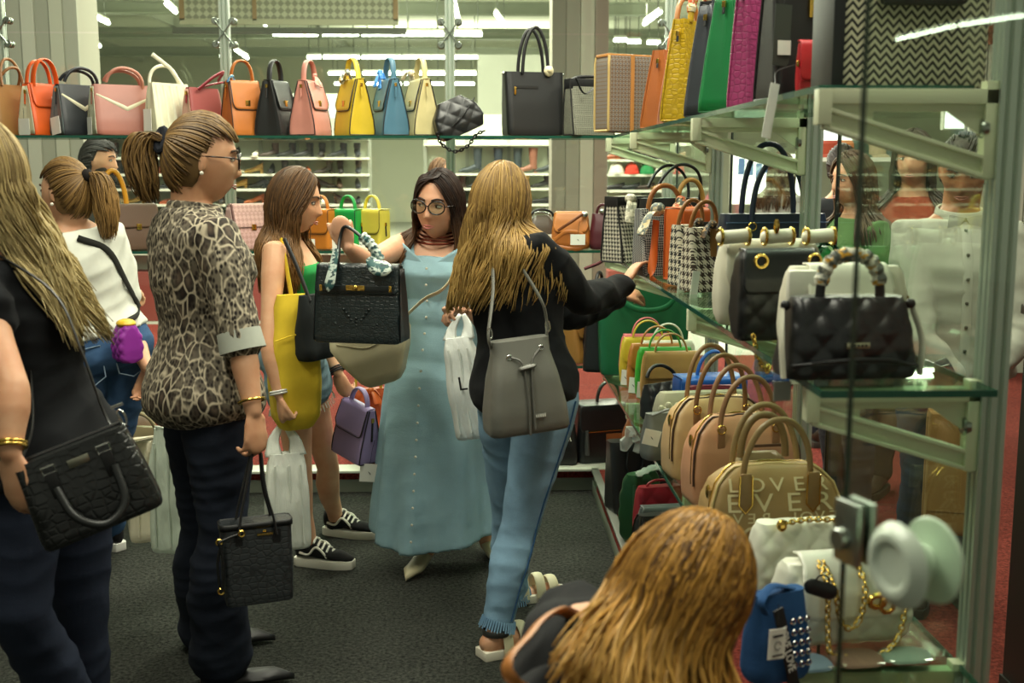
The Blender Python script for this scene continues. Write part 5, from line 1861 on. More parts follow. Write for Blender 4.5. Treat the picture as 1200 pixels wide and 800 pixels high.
class Person:
    def __init__(s, label, pel, neck, yaw, syaw=None, head=None, hyaw=0, hpitch=0, hroll=0, scale=1.0, prof=FEM, skin_c=(196, 148, 116), width=1.0, voxel=0.006, hs=1.0, name='person', cat='person'):
        s.pel, s.neck = Vector(pel), Vector(neck)
        s.yaw, s.syaw = radians(yaw), radians(yaw if syaw is None else syaw)
        s.k, s.prof, s.wd, s.voxel, s.hs = scale, prof, width, voxel, hs
        s.loc = Vector((s.pel.x, s.pel.y, 0))
        s.t = thing(name, label, cat, s.loc)
        s.skin = skin(skin_c)
        s.b = MB()
        s.head = Vector(head)
        f, l = s.fdir(radians(hyaw)), s.ldir(radians(hyaw))
        R = Matrix((l, f, Vector((0, 0, 1)))).transposed()           # columns: left, forward, up
        R = R @ Matrix.Rotation(radians(hpitch), 3, 'X') @ Matrix.Rotation(radians(hroll), 3, 'Y')
        s.HM = Matrix.Translation(s.head) @ R.to_4x4()
        s.arms, s.legs = {}, {}

    @staticmethod
    def fdir(a):
        return Vector((sin(a), -cos(a), 0))

    @staticmethod
    def ldir(a):
        return Vector((cos(a), sin(a), 0))

    def frame(s, t):
        c = s.pel + (s.neck - s.pel) * t
        a = lerp(s.yaw, s.syaw, max(0, min(1, (t - 0.1) / 0.6)))
        l = s.ldir(a)
        u = (s.neck - s.pel).normalized()
        l = (l - u * l.dot(u)).normalized()
        return c, l, u.cross(l) * -1 if u.cross(l).dot(s.fdir(a)) < 0 else u.cross(l), u

    def ring(s, t, ew=0.0, n=30, sw=1.0, sd=1.0):
        P_ = s.prof
        for a, b in zip(P_, P_[1:]):
            if t <= b[0]:
                break
        k = max(0, min(1, (t - a[0]) / (b[0] - a[0])))
        hw, hd, fo = (lerp(a[i], b[i], k) * s.k for i in (1, 2, 3))
        c, l, f, u = s.frame(t)
        hw, hd = hw * s.wd * sw + ew, hd * s.wd * sd + ew
        return [c + l * (hw * math.copysign(abs(cos(q)) ** 0.9, cos(q))) + f * (hd * math.copysign(abs(sin(q)) ** 0.9, sin(q)) + fo) for q in (2 * pi * i / n for i in range(n))]

    def shoulder(s, side, drop=0.0):
        c, l, f, u = s.frame(0.885)
        return c + l * (side * 0.150 * s.k * (1.12 if s.prof is MALE else 1.0)) - u * 0.012

    def hip(s, side):
        c, l, f, u = s.frame(-0.02)
        return c + l * (side * 0.085 * s.k * s.wd)

    def torso(s, b, t0, t1, e, step=0.06, sw=1.0, sd=1.0):
        n = max(3, int((t1 - t0) / step) + 1)
        b.rings([s.ring(lerp(t0, t1, i / (n - 1)), e, sw=sw, sd=sd) for i in range(n)])

    def arm(s, side, elbow, wrist):
        s.arms[side] = (s.shoulder(side), Vector(elbow), Vector(wrist))

    def leg(s, side, knee, ankle, toe_yaw):
        s.legs[side] = (s.hip(side), Vector(knee), Vector(ankle), radians(toe_yaw))

    def arm_path(s, side, t1=2.0):
        a, e, w = s.arms[side]
        pts, rr = [], []
        R = [(0, .052), (.25, .049), (.6, .041), (.9, .037), (1.0, .036), (1.12, .038), (1.35, .038), (1.7, .029), (2.0, .0225)]
        k = s.k * (1.15 if s.prof is MALE else 1.0) * (0.5 + 0.5 * s.wd)
        for t, r in R:
            if t > t1 + 1e-6:
                break
            pts.append(a.lerp(e, t) if t <= 1 else e.lerp(w, t - 1))
            rr.append(r * k)
        if t1 < 2 and pts and abs(t1 - R[len(pts) - 1][0]) > 0.02:
            t = t1
            pts.append(a.lerp(e, t) if t <= 1 else e.lerp(w, t - 1))
            rr.append(rr[-1])
        return pts, rr

    def leg_path(s, side, t0=0.0, t1=2.0):
        h, kn, an, _ = s.legs[side]
        R = [(0, .090), (.2, .088), (.45, .075), (.75, .060), (.95, .053), (1.05, .051), (1.3, .055), (1.55, .047), (1.8, .037), (2.0, .034)]
        pts, rr = [], []
        k = s.k * (0.4 + 0.6 * s.wd)
        bend = (an - kn).normalized()
        for t, r in R:
            if t < t0 - 1e-6 or t > t1 + 1e-6:
                continue
            p = h.lerp(kn, t) if t <= 1 else kn.lerp(an, t - 1)
            if 1.1 < t < 1.7:
                p = p - s.fdir(s.yaw) * 0.012
            pts.append(p)
            rr.append(r * k)
        if abs(t1 - 2.0) > 0.01:
            t = t1
            pts.append(h.lerp(kn, t) if t <= 1 else kn.lerp(an, t - 1))
            rr.append(rr[-1] * 0.98)
        return pts, rr

    # ---- skin -----------------------------------------------------
    def build_head(s):
        h = s.hs
        G = lambda x, w: math.exp(-(x / w) ** 2)

        def fn(u, v):
            th, ph = 2 * pi * u, pi * min(0.999, max(0.001, v))
            l, f, z = sin(ph) * cos(th), sin(ph) * sin(th), -cos(ph)
            L, Fd, Z = 0.074 * l, 0.094 * f, 0.115 * z
            if z < 0:
                k = -z
                L *= 1 - 0.30 * k ** 1.5
                if f < 0:
                    Fd *= 1 - 0.45 * k ** 1.2
                else:
                    Fd *= 1 + 0.10 * k
            if f > 0:
                Fd = 0.090 * f ** 0.86 * (1 if z > 0 else 1 + 0.08 * -z)
                fr = f ** 0.5
                Fd += fr * (0.021 * G(L, 0.011) * max(0, min(1, (0.022 - Z) / 0.05)) * (1 if Z > -0.03 else G(Z + 0.03, 0.010)))
                Fd += fr * 0.006 * (G(L - 0.012, 0.008) + G(L + 0.012, 0.008)) * G(Z + 0.028, 0.009)
                Fd -= fr * 0.010 * (G(L - 0.032, 0.017) + G(L + 0.032, 0.017)) * G(Z - 0.008, 0.012)
                Fd += fr * 0.004 * G(Z - 0.030, 0.011) * G(L, 0.055)
                Fd += fr * 0.004 * (G(L - 0.042, 0.02) + G(L + 0.042, 0.02)) * G(Z + 0.022, 0.02)
                Fd += fr * 0.007 * G(L, 0.019) * (G(Z + 0.056, 0.006) + G(Z + 0.069, 0.007))
                Fd -= fr * 0.004 * G(L, 0.022) * G(Z + 0.0625, 0.003)
                Fd += fr * 0.007 * G(L, 0.020) * G(Z + 0.098, 0.014)
            return s.HM @ (Vector((L, Fd, Z)) * h)
        nu, nv = 72, 56
        s.b.rings([[fn(i / nu, j / nv) for i in range(nu)] for j in range(nv + 1)], cap=True)
        for sd in (-1, 1):
            M = s.HM @ Matrix.Translation((sd * 0.074 * h, -0.008 * h, -0.004 * h)) @ Matrix.Rotation(sd * -0.35, 4, 'Z')
            s.b.ball(Vector(), (0.007 * h, 0.018 * h, 0.031 * h), 10, 8, None)
            n = 10 * 7 + 2
            s.b.v[-n:] = [tuple(M @ Vector(p)) for p in s.b.v[-n:]]
        base_ = s.HM @ Vector((0, -0.022 * h, -0.06 * h))
        nk = s.neck + (s.head - s.neck).normalized() * -0.04
        r = 0.055 if s.prof is FEM else 0.064
        s.b.capsule([nk, nk.lerp(base_, 0.45), base_], [r * 1.15 * s.k, r * 0.95 * s.k, r * s.k], 16)

    def hand(s, side, d, palm, curl=(20, 25, 15), spread=4, thumb=35, size=1.0, grip=None):
        """d: direction of the fingers, palm: direction the palm faces"""
        a, e, w = s.arms[side]
        d = Vector(d).normalized()
        palm = Vector(palm)
        palm = (palm - d * palm.dot(d)).normalized()
        th = d.cross(palm) * (-1 if side > 0 else 1)                 # towards the thumb
        k = size * s.k * (1.1 if s.prof is MALE else 1.0)
        b = s.b
        L = 0.085 * k
        prev = [w, w + d * L * 0.35, w + d * L * 0.75, w + d * L]
        b.capsule(prev, [0.022 * k, 0.034 * k, 0.040 * k, 0.036 * k], 14, 0.42, up=th)
        for i in range(4):
            off = (1.5 - i) * 0.0215 * k
            p = w + d * L * (0.98 if i in (1, 2) else 0.92) + th * off
            fl = (0.072, 0.080, 0.075, 0.058)[i] * k
            ang = 0
            sp = radians((1.5 - i) * spread)
            dd = (d * cos(sp) + th * sin(sp)).normalized()
            pts = [p - dd * 0.012 * k, p]
            for q, seg in enumerate((0.44, 0.31, 0.25)):
                ang += radians(curl[q] * (1 + 0.06 * i))
                dr = dd * cos(ang) + palm * sin(ang)
                pts.append(pts[-1] + dr * fl * seg)
            b.capsule(pts, [0.0088 * k, 0.0090 * k, 0.0082 * k, 0.0076 * k, 0.0066 * k], 10)
        p = w + d * L * 0.25 + th * 0.024 * k
        a1 = radians(thumb)
        dr = (d * cos(a1) + th * sin(a1) + palm * 0.35).normalized()
        d2 = (d * cos(a1 * 0.4) + th * sin(a1 * 0.4) + palm * 0.55).normalized()
        b.capsule([p, p + dr * 0.036 * k, p + dr * 0.036 * k + d2 * 0.03 * k, p + dr * 0.036 * k + d2 * 0.052 * k], [0.0125 * k, 0.011 * k, 0.0095 * k, 0.008 * k], 10)

    def foot(s, side, size=1.0):
        h, kn, an, ty = s.legs[side]
        f = s.fdir(ty)
        k = s.k * size
        g = an.z
        s.b.capsule([an - f * 0.028 * k + Vector((0, 0, -g * 0.5)), an + f * 0.05 * k + Vector((0, 0, -g * 0.5)), an + f * 0.13 * k + Vector((0, 0, -g + 0.026)), an + f * 0.17 * k + Vector((0, 0, -g + 0.022))], [0.034 * k, 0.038 * k, 0.030 * k, 0.02 * k], 12)

    def body(s, t0=-0.12, feet=True, legs=True):
        s.torso(s.b, t0, 1.05, 0)
        for sd in s.arms:
            a, rr = s.arm_path(sd)
            c, l, f, u = s.frame(0.86)
            s.b.capsule([c + l * (sd * 0.06 * s.k)] + a, [0.055 * s.k] + rr, 16)
        for sd in (s.legs if legs else ()):
            p, rr = s.leg_path(sd)
            s.b.capsule(p, rr, 18)
            if feet:
                s.foot(sd)
        s.build_head()

    def finish(s):
        return fuse('body', s.b, s.voxel, s.skin, s.loc, s.t, 2 if s.voxel < 0.0055 else 2)

    def part(s, name, mb, m, **k):
        return obj(name, mb, m, s.t, off=s.loc, **k)

    def hpt(s, l, f, u):
        return s.HM @ (Vector((l, f, u)) * s.hs)

    def face(s, brow=(70, 52, 36), iris=(58, 44, 32), lip=(164, 100, 88), look=0.0):
        h = s.hs
        R = s.HM.to_3x3()
        for sd in (-1, 1):
            c = s.hpt(sd * 0.031, 0.0735, 0.007)
            e = s.part('eye', MB().ball(c, (0.0128 * h, 0.009 * h, 0.0058 * h), 14, 9, R), plain((214, 208, 196), 0.25), angle=180)
            obj('iris', MB().ball(s.hpt(sd * 0.031 + look, 0.0795, 0.0075), (0.0052 * h, 0.0042 * h, 0.0054 * h), 12, 7, R), plain(iris, 0.2), e, angle=180, off=s.loc)
            lid = [s.hpt(sd * (0.031 + x), 0.0785 + y, 0.0135 + z) for x, y, z in ((-0.015, -0.003, -0.005), (-0.008, 0.002, -0.0008), (0, 0.0035, 0.0005), (0.008, 0.001, -0.0008), (0.016, -0.006, -0.004))]
            s.part('eyelid', MB().tube(catmull(lid, 4), 0.0022 * h, 6), plain((70, 46, 36), 0.6), angle=180)
            br = [s.hpt(sd * x, y, z) for x, y, z in ((0.013, 0.0915, 0.0265), (0.024, 0.0905, 0.031), (0.036, 0.085, 0.033), (0.050, 0.070, 0.028))]
            s.part('eyebrow', MB().tube(catmull(br, 4), [0.003 * h] * 8 + [0.0026 * h] * 4 + [0.001 * h], 6, 1.2), plain(brow, 0.8), angle=180)
        up = [s.hpt(x, y, z) for x, y, z in ((-0.023, 0.083, -0.0625), (-0.010, 0.0925, -0.0585), (0, 0.0935, -0.0595), (0.010, 0.0925, -0.0585), (0.023, 0.083, -0.0625))]
        lo = [s.hpt(x, y, z) for x, y, z in ((-0.022, 0.083, -0.0630), (-0.010, 0.0918, -0.0670), (0, 0.093, -0.0680), (0.010, 0.0918, -0.0670), (0.022, 0.083, -0.0630))]
        n = len(catmull(up, 4))
        rr = [0.0006 + 0.0030 * sin(pi * i / (n - 1)) for i in range(n)]
        b = MB().tube(catmull(up, 4), [r * h for r in rr], 8, 0.8).tube(catmull(lo, 4), [r * 1.15 * h for r in rr], 8, 0.8)
        s.part('lips', b, plain(lip, 0.4), angle=180)

    def glasses(s, m=None, w=0.029, hgt=0.022, cat_eye=True):
        m = m or plain((22, 20, 20), 0.25)
        g = MB()
        for sd in (-1, 1):
            pts = []
            for i in range(20):
                a = 2 * pi * i / 20
                x, z = w * cos(a), hgt * sin(a)
                if cat_eye and z > 0:
                    z += 0.006 * max(0, cos(a))
                pts.append(s.hpt(sd * (0.034 + x), 0.098 - 0.006 * max(0, x / w), 0.004 + z))
            g.tube(pts, 0.0024 * s.hs, 7, closed=True)
            g.tube([s.hpt(sd * 0.063, 0.090, 0.010), s.hpt(sd * 0.079, 0.06, 0.011), s.hpt(sd * 0.080, -0.005, 0.008)], 0.002 * s.hs, 6)
        g.tube([s.hpt(-0.006, 0.100, 0.008), s.hpt(0, 0.104, 0.010), s.hpt(0.006, 0.100, 0.008)], 0.0022 * s.hs, 6)
        o = s.part('glasses', g, m, angle=180)
        for sd in (-1, 1):
            l = MB().rings([[s.hpt(sd * (0.034 + w * 0.95 * cos(2 * pi * i / 20)), y, 0.004 + hgt * 0.95 * sin(2 * pi * i / 20)) for i in range(20)] for y in (0.0955, 0.0968)])
            obj('lens', l, glass_pane((240, 246, 242), 0.05), o, off=s.loc)

    # ---- clothes --------------------------------------------------
    def top(s, name, m, t0, t1, e=0.012, sleeves=None, voxel=0.008, wrinkle=(0.003, (14, 14, 18)), seed=0, flare=0.0, sw=1.0, sd=1.0, smooth=4):
        b = MB()
        n = max(4, int((t1 - t0) / 0.05) + 1)
        rs = []
        for i in range(n):
            t = lerp(t0, t1, i / (n - 1))
            rs.append(s.ring(t, e + flare * max(0, (0.45 - t)), sw=sw, sd=sd))
        b.rings(rs)
        for side, ta, ex, cuff in (sleeves or []):
            p, rr = s.arm_path(side, ta)
            c, l, f, u = s.frame(0.86)
            b.capsule([c + l * (side * 0.05 * s.k)] + p, [0.05 * s.k + ex] + [r + lerp(ex, cuff, i / max(1, len(rr) - 1)) for i, r in enumerate(rr)], 18)
        return fuse(name, b, voxel, m, s.loc, s.t, smooth, wrinkle, seed)

    def trousers(s, m, e=0.010, t1=1.95, waist=0.22, voxel=0.0095, wrinkle=(0.0035, (11, 11, 16)), flare=None, seed=1, name='trousers', ankle=0.012):
        b = MB()
        s.torso(b, -0.12, waist, e, 0.05)
        for sd in s.legs:
            p, rr = s.leg_path(sd, 0, t1)
            n = len(rr)
            r2 = []
            for i, r in enumerate(rr):
                k = i / (n - 1)
                x = e + ankle * max(0, k - 0.5)
                if flare and k > 0.5:
                    x += flare * (k - 0.5) * 2
                r2.append(r + x)
            b.capsule(p[:-1] + [p[-1]], r2, 22)
        return fuse(name, b, voxel, m, s.loc, s.t, 4, wrinkle, seed)

    # ---- hair -----------------------------------------------------
    def locks(s, strands, r=0.004, cols=((120, 92, 54), (80, 58, 36)), name='hair', tip=None, seed=0, sides=3, mat=None):
        """strands: lists of points; each becomes one tapering lock, colour varies lock by lock"""
        rd = random.Random(seed)
        b = MB()
        col = []
        for st in strands:
            n0 = len(b.v)
            m_ = len(st)
            k = rd.random()
            base_ = [lerp(lin(cols[0][i]), lin(cols[1][i]), k) for i in range(3)]
            rr = [r * (0.5 + 0.6 * min(1, 4 * i / m_)) * (1 if i < m_ * 0.7 else 1 - 0.8 * (i - m_ * 0.7) / (m_ * 0.3)) for i in range(m_)]
            b.tube(st, rr, sides)
            nv = len(b.v) - n0
            for q in range(nv):
                i = min(m_ - 1, q // sides) / (m_ - 1)
                if tip:
                    tp = [lin(c) for c in tip]
                    w = max(0, min(1, (i - 0.35) * 1.8)) * (0.5 + 0.5 * rd.random())
                    cc = [lerp(base_[j], tp[j], w) for j in range(3)]
                else:
                    cc = base_
                col.append((cc[0], cc[1], cc[2], 1))
        me = b.mesh(name, s.loc)
        ca = me.color_attributes.new('Col', 'FLOAT_COLOR', 'POINT')
        ca.data.foreach_set('color', np.array(col, dtype=np.float32).ravel())
        shade(me, 180)
        return link(name, me, mat or hair_mat(), s.t)

    def cap(s, c, lift=1.045, front=0.30, hairline=0.088, nape=-0.075, name='scalp_hair'):
        """hair shell close to the skull"""
        b = MB()
        h = s.hs
        nu, nv = 40, 26

        def pt(u, v):
            th, ph = 2 * pi * u, pi * v
            l, f, z = sin(ph) * cos(th), sin(ph) * sin(th), -cos(ph)
            x, y, zz = 0.077 * l * lift, 0.096 * f * lift, 0.119 * z * lift
            if z < 0 and f < 0:
                y *= 1 - 0.3 * (-z)
            ca_ = f / max(1e-6, sqrt(l * l + f * f))
            lim = hairline if ca_ > 0.3 else lerp(hairline, nape, min(1, (0.3 - ca_) / 0.5))
            if zz < lim:
                zz = lim
                q = sqrt(max(0.0, 1 - (lim / (0.119 * lift)) ** 2)) * 0.94
                g = max(1e-6, sqrt(l * l + f * f))
                x, y = 0.077 * lift * q * l / g, 0.096 * lift * q * f / g
            return s.HM @ (Vector((x, y, zz)) * h)
        b.rings([[pt(i / nu, j / nv) for i in range(nu)] for j in range(nv + 1)], cap=False)
        me = b.mesh(name, s.loc)
        ca = me.color_attributes.new('Col', 'FLOAT_COLOR', 'POINT')
        col = np.array([[lin(c[0]), lin(c[1]), lin(c[2]), 1]] * len(b.v), dtype=np.float32)
        ca.data.foreach_set('color', col.ravel())
        shade(me, 180)
        return link(name, me, hair_mat(0.6), s.t)

    def push(s, p, margin):
        """keep a hair point outside the torso"""
        u = s.neck - s.pel
        t = (p - s.pel).dot(u) / u.length_squared
        if t > 1.03 or t < -0.1:
            return p
        for a, b in zip(s.prof, s.prof[1:]):
            if t <= b[0]:
                break
        k = max(0, min(1, (t - a[0]) / (b[0] - a[0])))
        hw, hd, fo = (lerp(a[i], b[i], k) * s.k for i in (1, 2, 3))
        c, l, f, uu = s.frame(t)
        hw, hd = hw * s.wd + margin, hd * s.wd + margin
        d = p - c
        x, y = d.dot(l) / hw, (d.dot(f) - fo) / hd
        q = sqrt(x * x + y * y)
        if 1e-4 < q < 1:
            p = p + l * (x / q - x) * hw + f * (y / q - y) * hd
        return p

    def long_hair(s, n, length, cols, tip=None, a0=62, a1=180, part=0.0, r=0.0042, wave=0.006, spread=0.0, drift=(0, 0, 0), seed=3, margin=0.02, puff=1.08, bangs=0, sides=(-1, 1), lenvar=0.15):
        rd = random.Random(seed)
        out = []
        h = s.hs
        drift = Vector(drift)
        for i in range(n):
            sd = sides[i % len(sides)]
            a = radians(a0 + (a1 - a0) * rd.random() ** 0.85)
            pf = puff + rd.uniform(-0.03, 0.05)
            pts = []
            f0 = lerp(0.62, -0.55, (a - radians(a0)) / radians(a1 - a0)) + rd.uniform(-0.08, 0.08)
            st = Vector((part + sd * 0.03, f0, sqrt(max(0.05, 1 - f0 * f0)))).normalized()
            en = Vector((sd * sin(a), cos(a), -0.12 + rd.uniform(-0.1, 0.08)))
            m1 = 7
            for j in range(m1):
                k = j / (m1 - 1)
                d = st.lerp(en, k)
                d.normalize()
                pts.append(s.HM @ Vector((d.x * 0.078 * pf * h, d.y * 0.097 * pf * h, d.z * 0.118 * pf * h)))
            p = pts[-1].copy()
            vel = (pts[-1] - pts[-2]).normalized()
            L = length * (1 + rd.uniform(-lenvar, lenvar * 0.6))
            seg = L / 12
            mg = margin + 0.014 * rd.random()
            ph1, ph2 = a * 5 * sd + rd.gauss(0, 0.7), a * 4 + rd.gauss(0, 0.7)
            out_d = (pts[-1] - s.head)
            out_d.z = 0
            out_d.normalize()
            for j in range(12):
                vel = (vel * 0.6 + (Vector((0, 0, -1)) + drift + out_d * spread) * 0.4).normalized()
                p = p + vel * seg
                p = s.push(p, mg)
                w = wave * sin(j * 0.9 + ph1)
                pts.append(p + out_d * w + Vector((-out_d.y, out_d.x, 0)) * wave * sin(j * 0.7 + ph2))
            out.append(pts)
        return s.locks(out, r, cols, tip=tip, seed=seed)

    def swept_hair(s, n, knot, cols, r=0.004, seed=4, hair_front=0.72):
        """hair combed back to a knot point given in head space"""
        rd = random.Random(seed)
        out = []
        K = Vector(knot)
        kd = Vector((K.x / 0.078, K.y / 0.097, K.z / 0.118)).normalized()
        for i in range(n):
            a = radians(rd.uniform(-180, 180))
            z0 = 0.45 if abs(a) < radians(70) else (lerp(0.45, -0.72, min(1, (abs(a) - radians(70)) / radians(60))))
            z0 += rd.random() ** 1.6 * 0.9 - 0.02
            z0 = min(0.97, z0)
            c = sqrt(max(0, 1 - min(1, z0 * z0)))
            d0 = Vector((sin(a) * c, cos(a) * c, z0))
            if d0.dot(kd) > 0.97:
                continue
            pts = []
            pf = 1.05 + rd.uniform(0, 0.05)
            for j in range(11):
                k = j / 10
                d = d0.lerp(kd, k)
                if d.length < 0.05:
                    break
                d.normalize()
                q = lerp(pf, 1.1, k)
                pts.append(s.HM @ Vector((d.x * 0.077 * q * s.hs, d.y * 0.096 * q * s.hs, d.z * 0.118 * q * s.hs)))
            if len(pts) == 11:
                pts[-1] = s.HM @ (K * s.hs) + Vector((rd.uniform(-.006, .006), rd.uniform(-.006, .006), rd.uniform(-.006, .006)))
                out.append(pts)
        return s.locks(out, r, cols, seed=seed)

    def tail(s, guides, n, cols, r=0.004, width=0.03, seed=5, tip=None, name='ponytail'):
        """bundle of locks round a guide path (world points)"""
        rd = random.Random(seed)
        g = catmull(guides, 6)
        out = []
        m_ = len(g)
        for i in range(n):
            a, q = rd.uniform(0, 2 * pi), sqrt(rd.random())
            o1 = Vector((cos(a), sin(a), rd.uniform(-0.3, 0.3))) * q
            L = rd.uniform(0.75, 1.0)
            pts = []
            ph = rd.uniform(0, 6)
            for j in range(int(m_ * L)):
                k = j / (m_ - 1)
                w = width * (0.35 + 1.0 * sin(min(1, k * 1.4) * pi * 0.62)) * (1 - 0.45 * max(0, k - 0.7) / 0.3)
                pts.append(g[j] + o1 * w + Vector((sin(j * 0.6 + ph), cos(j * 0.5 + ph), 0)) * 0.003)
            out.append(pts)
        return s.locks(out, r, cols, name=name, seed=seed, tip=tip)

    def shoe(s, side, m, sole=None, heel=0.0, L=0.25, w=0.043, low=False, pointed=False, hgt=0.085, sole_h=0.022, name='shoe'):
        h, kn, an, ty = s.legs[side]
        f, l = s.fdir(ty), s.ldir(ty)
        k = s.k
        o = Vector((an.x, an.y, 0)) - f * 0.055 * k
        L, w = L * k, w * k
        b = MB()
        rs = []
        N = 14
        for i in range(N + 1):
            q = i / N
            ww = w * (0.72 + 0.28 * sin(min(1, q * 1.5) * pi / 2)) * ((1 - max(0, q - 0.72) / 0.28 * (0.9 if pointed else 0.4)) if q > 0.72 else 1)
            if i == 0 or i == N:
                ww *= 0.6
            ht = lerp(hgt, 0.045, min(1, max(0, (q - 0.28) / 0.4))) if q > 0.2 else hgt
            if q > 0.8:
                ht = lerp(0.045, 0.022, (q - 0.8) / 0.2)
            hz = sole_h + heel * (1 - min(1, q * 1.7))
            c = o + f * (L * q)
            rs.append([c + l * (ww * cos(a)) * (1.0 if sin(a) < 0.2 else 0.9) + Vector((0, 0, hz + max(0, 0.15 + 0.85 * (sin(a) * 0.5 + 0.5)) * ht * (1 if sin(a) > -0.99 else 0.9))) for a in (2 * pi * j / 14 for j in range(14))])
        b.rings(rs)
        sh = s.part(name, b, m, angle=70)
        if sole:
            b = MB()
            rs = []
            for i in range(N + 1):
                q = i / N
                ww = w * 1.06 * (0.76 + 0.26 * sin(min(1, q * 1.5) * pi / 2)) * ((1 - max(0, q - 0.72) / 0.28 * 0.4) if q > 0.72 else 1)
                if i in (0, N):
                    ww *= 0.72
                c = o + f * (L * 1.03 * q - 0.004)
                rs.append([c - l * ww, c + l * ww, c + l * ww + Vector((0, 0, sole_h + 0.012)), c - l * ww + Vector((0, 0, sole_h + 0.012))])
            b.rings(rs)
            obj('sole', b, sole, sh, off=s.loc, bevel=0.003)
        return sh, o, f, l, L

    def ring_band(s, name, p, axis, r, m, th=0.003, n=3, gap=0.006):
        axis = Vector(axis).normalized()
        a = axis.orthogonal().normalized()
        c = axis.cross(a)
        b = MB()
        for q in range(n):
            o = Vector(p) + axis * gap * q
            b.tube([o + (a * cos(2 * pi * i / 18) + c * sin(2 * pi * i / 18)) * r for i in range(18)], th, 6, closed=True)
        return s.part(name, b, m, angle=180)

# ---------------------------------------------------------------- the shoppers
TONE = (208, 162, 128)
# ---- woman in the snake print shirt
H = 1.71
w = Person('woman in snake print shirt and dark flared jeans seen from behind, carrying a black tote', at(243, 3.40, 0.505 * H), at(224, 3.40, 0.835 * H), 122, 128, P(236, 187, 3.40), 108, -6, 0, 1.06, FEM, TONE, 0.97, 0.0054, 1.08)
w.arm(-1, P(283, 402, 3.22), P(297, 482, 3.16))
w.arm(1, P(214, 395, 3.68), P(226, 470, 3.66))
w.leg(-1, P(262, 628, 3.30), P(258, 768, 3.31), 100)
w.leg(1, P(238, 622, 3.52), P(243, 735, 3.62), 96)
w.body(feet=False, legs=False)
w.hand(-1, (0.08, -0.1, -1), (-0.75, 0.6, 0), (22, 42, 40), 2, 22, 0.95)
w.hand(1, (0, 0, -1), (0.3, -0.9, 0), (50, 60, 40), 2, 25, 1.0)
w.finish()
w.face()
w.glasses(cat_eye=False)
w.part('earring', MB().ball(w.hpt(-0.082, -0.004, -0.036), 0.006, 8, 6), plain((230, 226, 210), 0.2))
w.cap((96, 74, 44))
hc = ((136, 106, 62), (66, 48, 30))
w.swept_hair(680, (0.0, -0.095, 0.042), hc, 0.0026)
kp = w.hpt(0.0, -0.105, 0.040)
w.part('hair_tie', MB().tube([kp + Vector((0.012 * cos(a), 0.026 * sin(a) * 0.7, 0.028 * cos(a) * 0.2 + 0.03 * sin(a))) for a in (2 * pi * k / 14 for k in range(14))], 0.012, 8, closed=True), cloth((26, 28, 36)))
w.tail([kp, kp + Vector((-0.045, 0, 0.012)), kp + Vector((-0.065, 0, -0.045)), kp + Vector((-0.05, -0.01, -0.12)), kp + Vector((-0.035, -0.01, -0.185))], 420, hc, 0.0026, 0.034)
w.top('shirt', snakeprint(), -0.09, 1.02, 0.017, [(-1, 0.98, 0.012, 0.020), (1, 1.0, 0.012, 0.02)], 0.0082, (0.004, (10, 10, 14)), 2, 0.06)
c, l, f, u = w.frame(0.975)
w.part('collar', MB().tube([c + l * (0.068 * cos(a)) + f * (0.064 * sin(a) + 0.005) + u * (0.012 + 0.012 * -sin(a)) for a in (2 * pi * k / 24 for k in range(24))], 0.024, 10, 0.45, up=tuple(u), closed=True), snakeprint(), angle=180)
pp, rr = w.arm_path(-1, 1.0)
ax = (pp[-1] - pp[-3]).normalized()
w.part('cuff', MB().tube([pp[-1] - ax * 0.035, pp[-1] + ax * 0.022], [0.062, 0.066], 20), cloth((176, 180, 168)), angle=60)
w.trousers(denim((28, 33, 44), 1.45), 0.012, 1.98, 0.14, 0.008, (0.004, (10, 10, 15)), flare=0.042, ankle=0.0)
for sd in (-1, 1):
    sh, o, f_, l_, L = w.shoe(sd, leather((20, 20, 21), 0.5), None, 0.0, 0.26, 0.040, pointed=True, hgt=0.045, sole_h=0.004)
a_, e_, wr_ = w.arms[-1]
w.ring_band('bracelet', wr_ + (e_ - wr_).normalized() * 0.03, wr_ - e_, 0.036, GOLD, 0.0045, 1)

s = Bag('tote_bag', 'black crocodile tote with side drawstrings hanging from the hand of the snake print woman', P(302, 700, 3.14), 20, wpx(84, 3.14), wpx(98, 3.14), 0.12, croc((38, 42, 44), 44, 0.4, 0.55), TOTE, 0.015)
top = P(300, 530, 3.16) - s.t.location
top = Matrix.Rotation(radians(-20), 3, 'Z') @ top
for y in (-0.035, 0.03):
    for sx in (-1, 1):
        s.strap([(sx * 0.052, y - 0.008, s.H - 0.035), (sx * 0.046, y, s.H + 0.01), (sx * 0.028, y * 0.7, s.H + 0.09), (top.x + sx * 0.012, top.y + y * 0.3, top.z - 0.0)], 0.008, 0.004, leather((40, 40, 40), 0.3), 'strap')
        s.part('strap_tab', MB().prism([(sx * 0.052 - 0.012, s.H - 0.02), (sx * 0.052 + 0.012, s.H - 0.02), (sx * 0.052 + 0.010, s.H - 0.06), (sx * 0.052, s.H - 0.075), (sx * 0.052 - 0.010, s.H - 0.06)], Matrix.Translation((0, s.front(0.85) - 0.002 if y < 0 else -s.front(0.85) + 0.002, 0)), 0.004), BLACK)
s.part('top_band', MB().rings([[(x, y, z) for x, y in rrect(s.half(1)[0] + 0.002, s.half(1)[1] + 0.002, 0.012, 40)] for z in (s.H - 0.016, s.H + 0.002)], cap=False), BLACK, solid=0.003)
s.part('name_bar', MB().box((0.02, s.front(0.86) - 0.003, s.H * 0.86), (0.022, 0.0015, 0.003)).ball((0.02, s.front(0.9) - 0.003, s.H * 0.9), (0.006, 0.002, 0.004), 6, 5), GOLD)
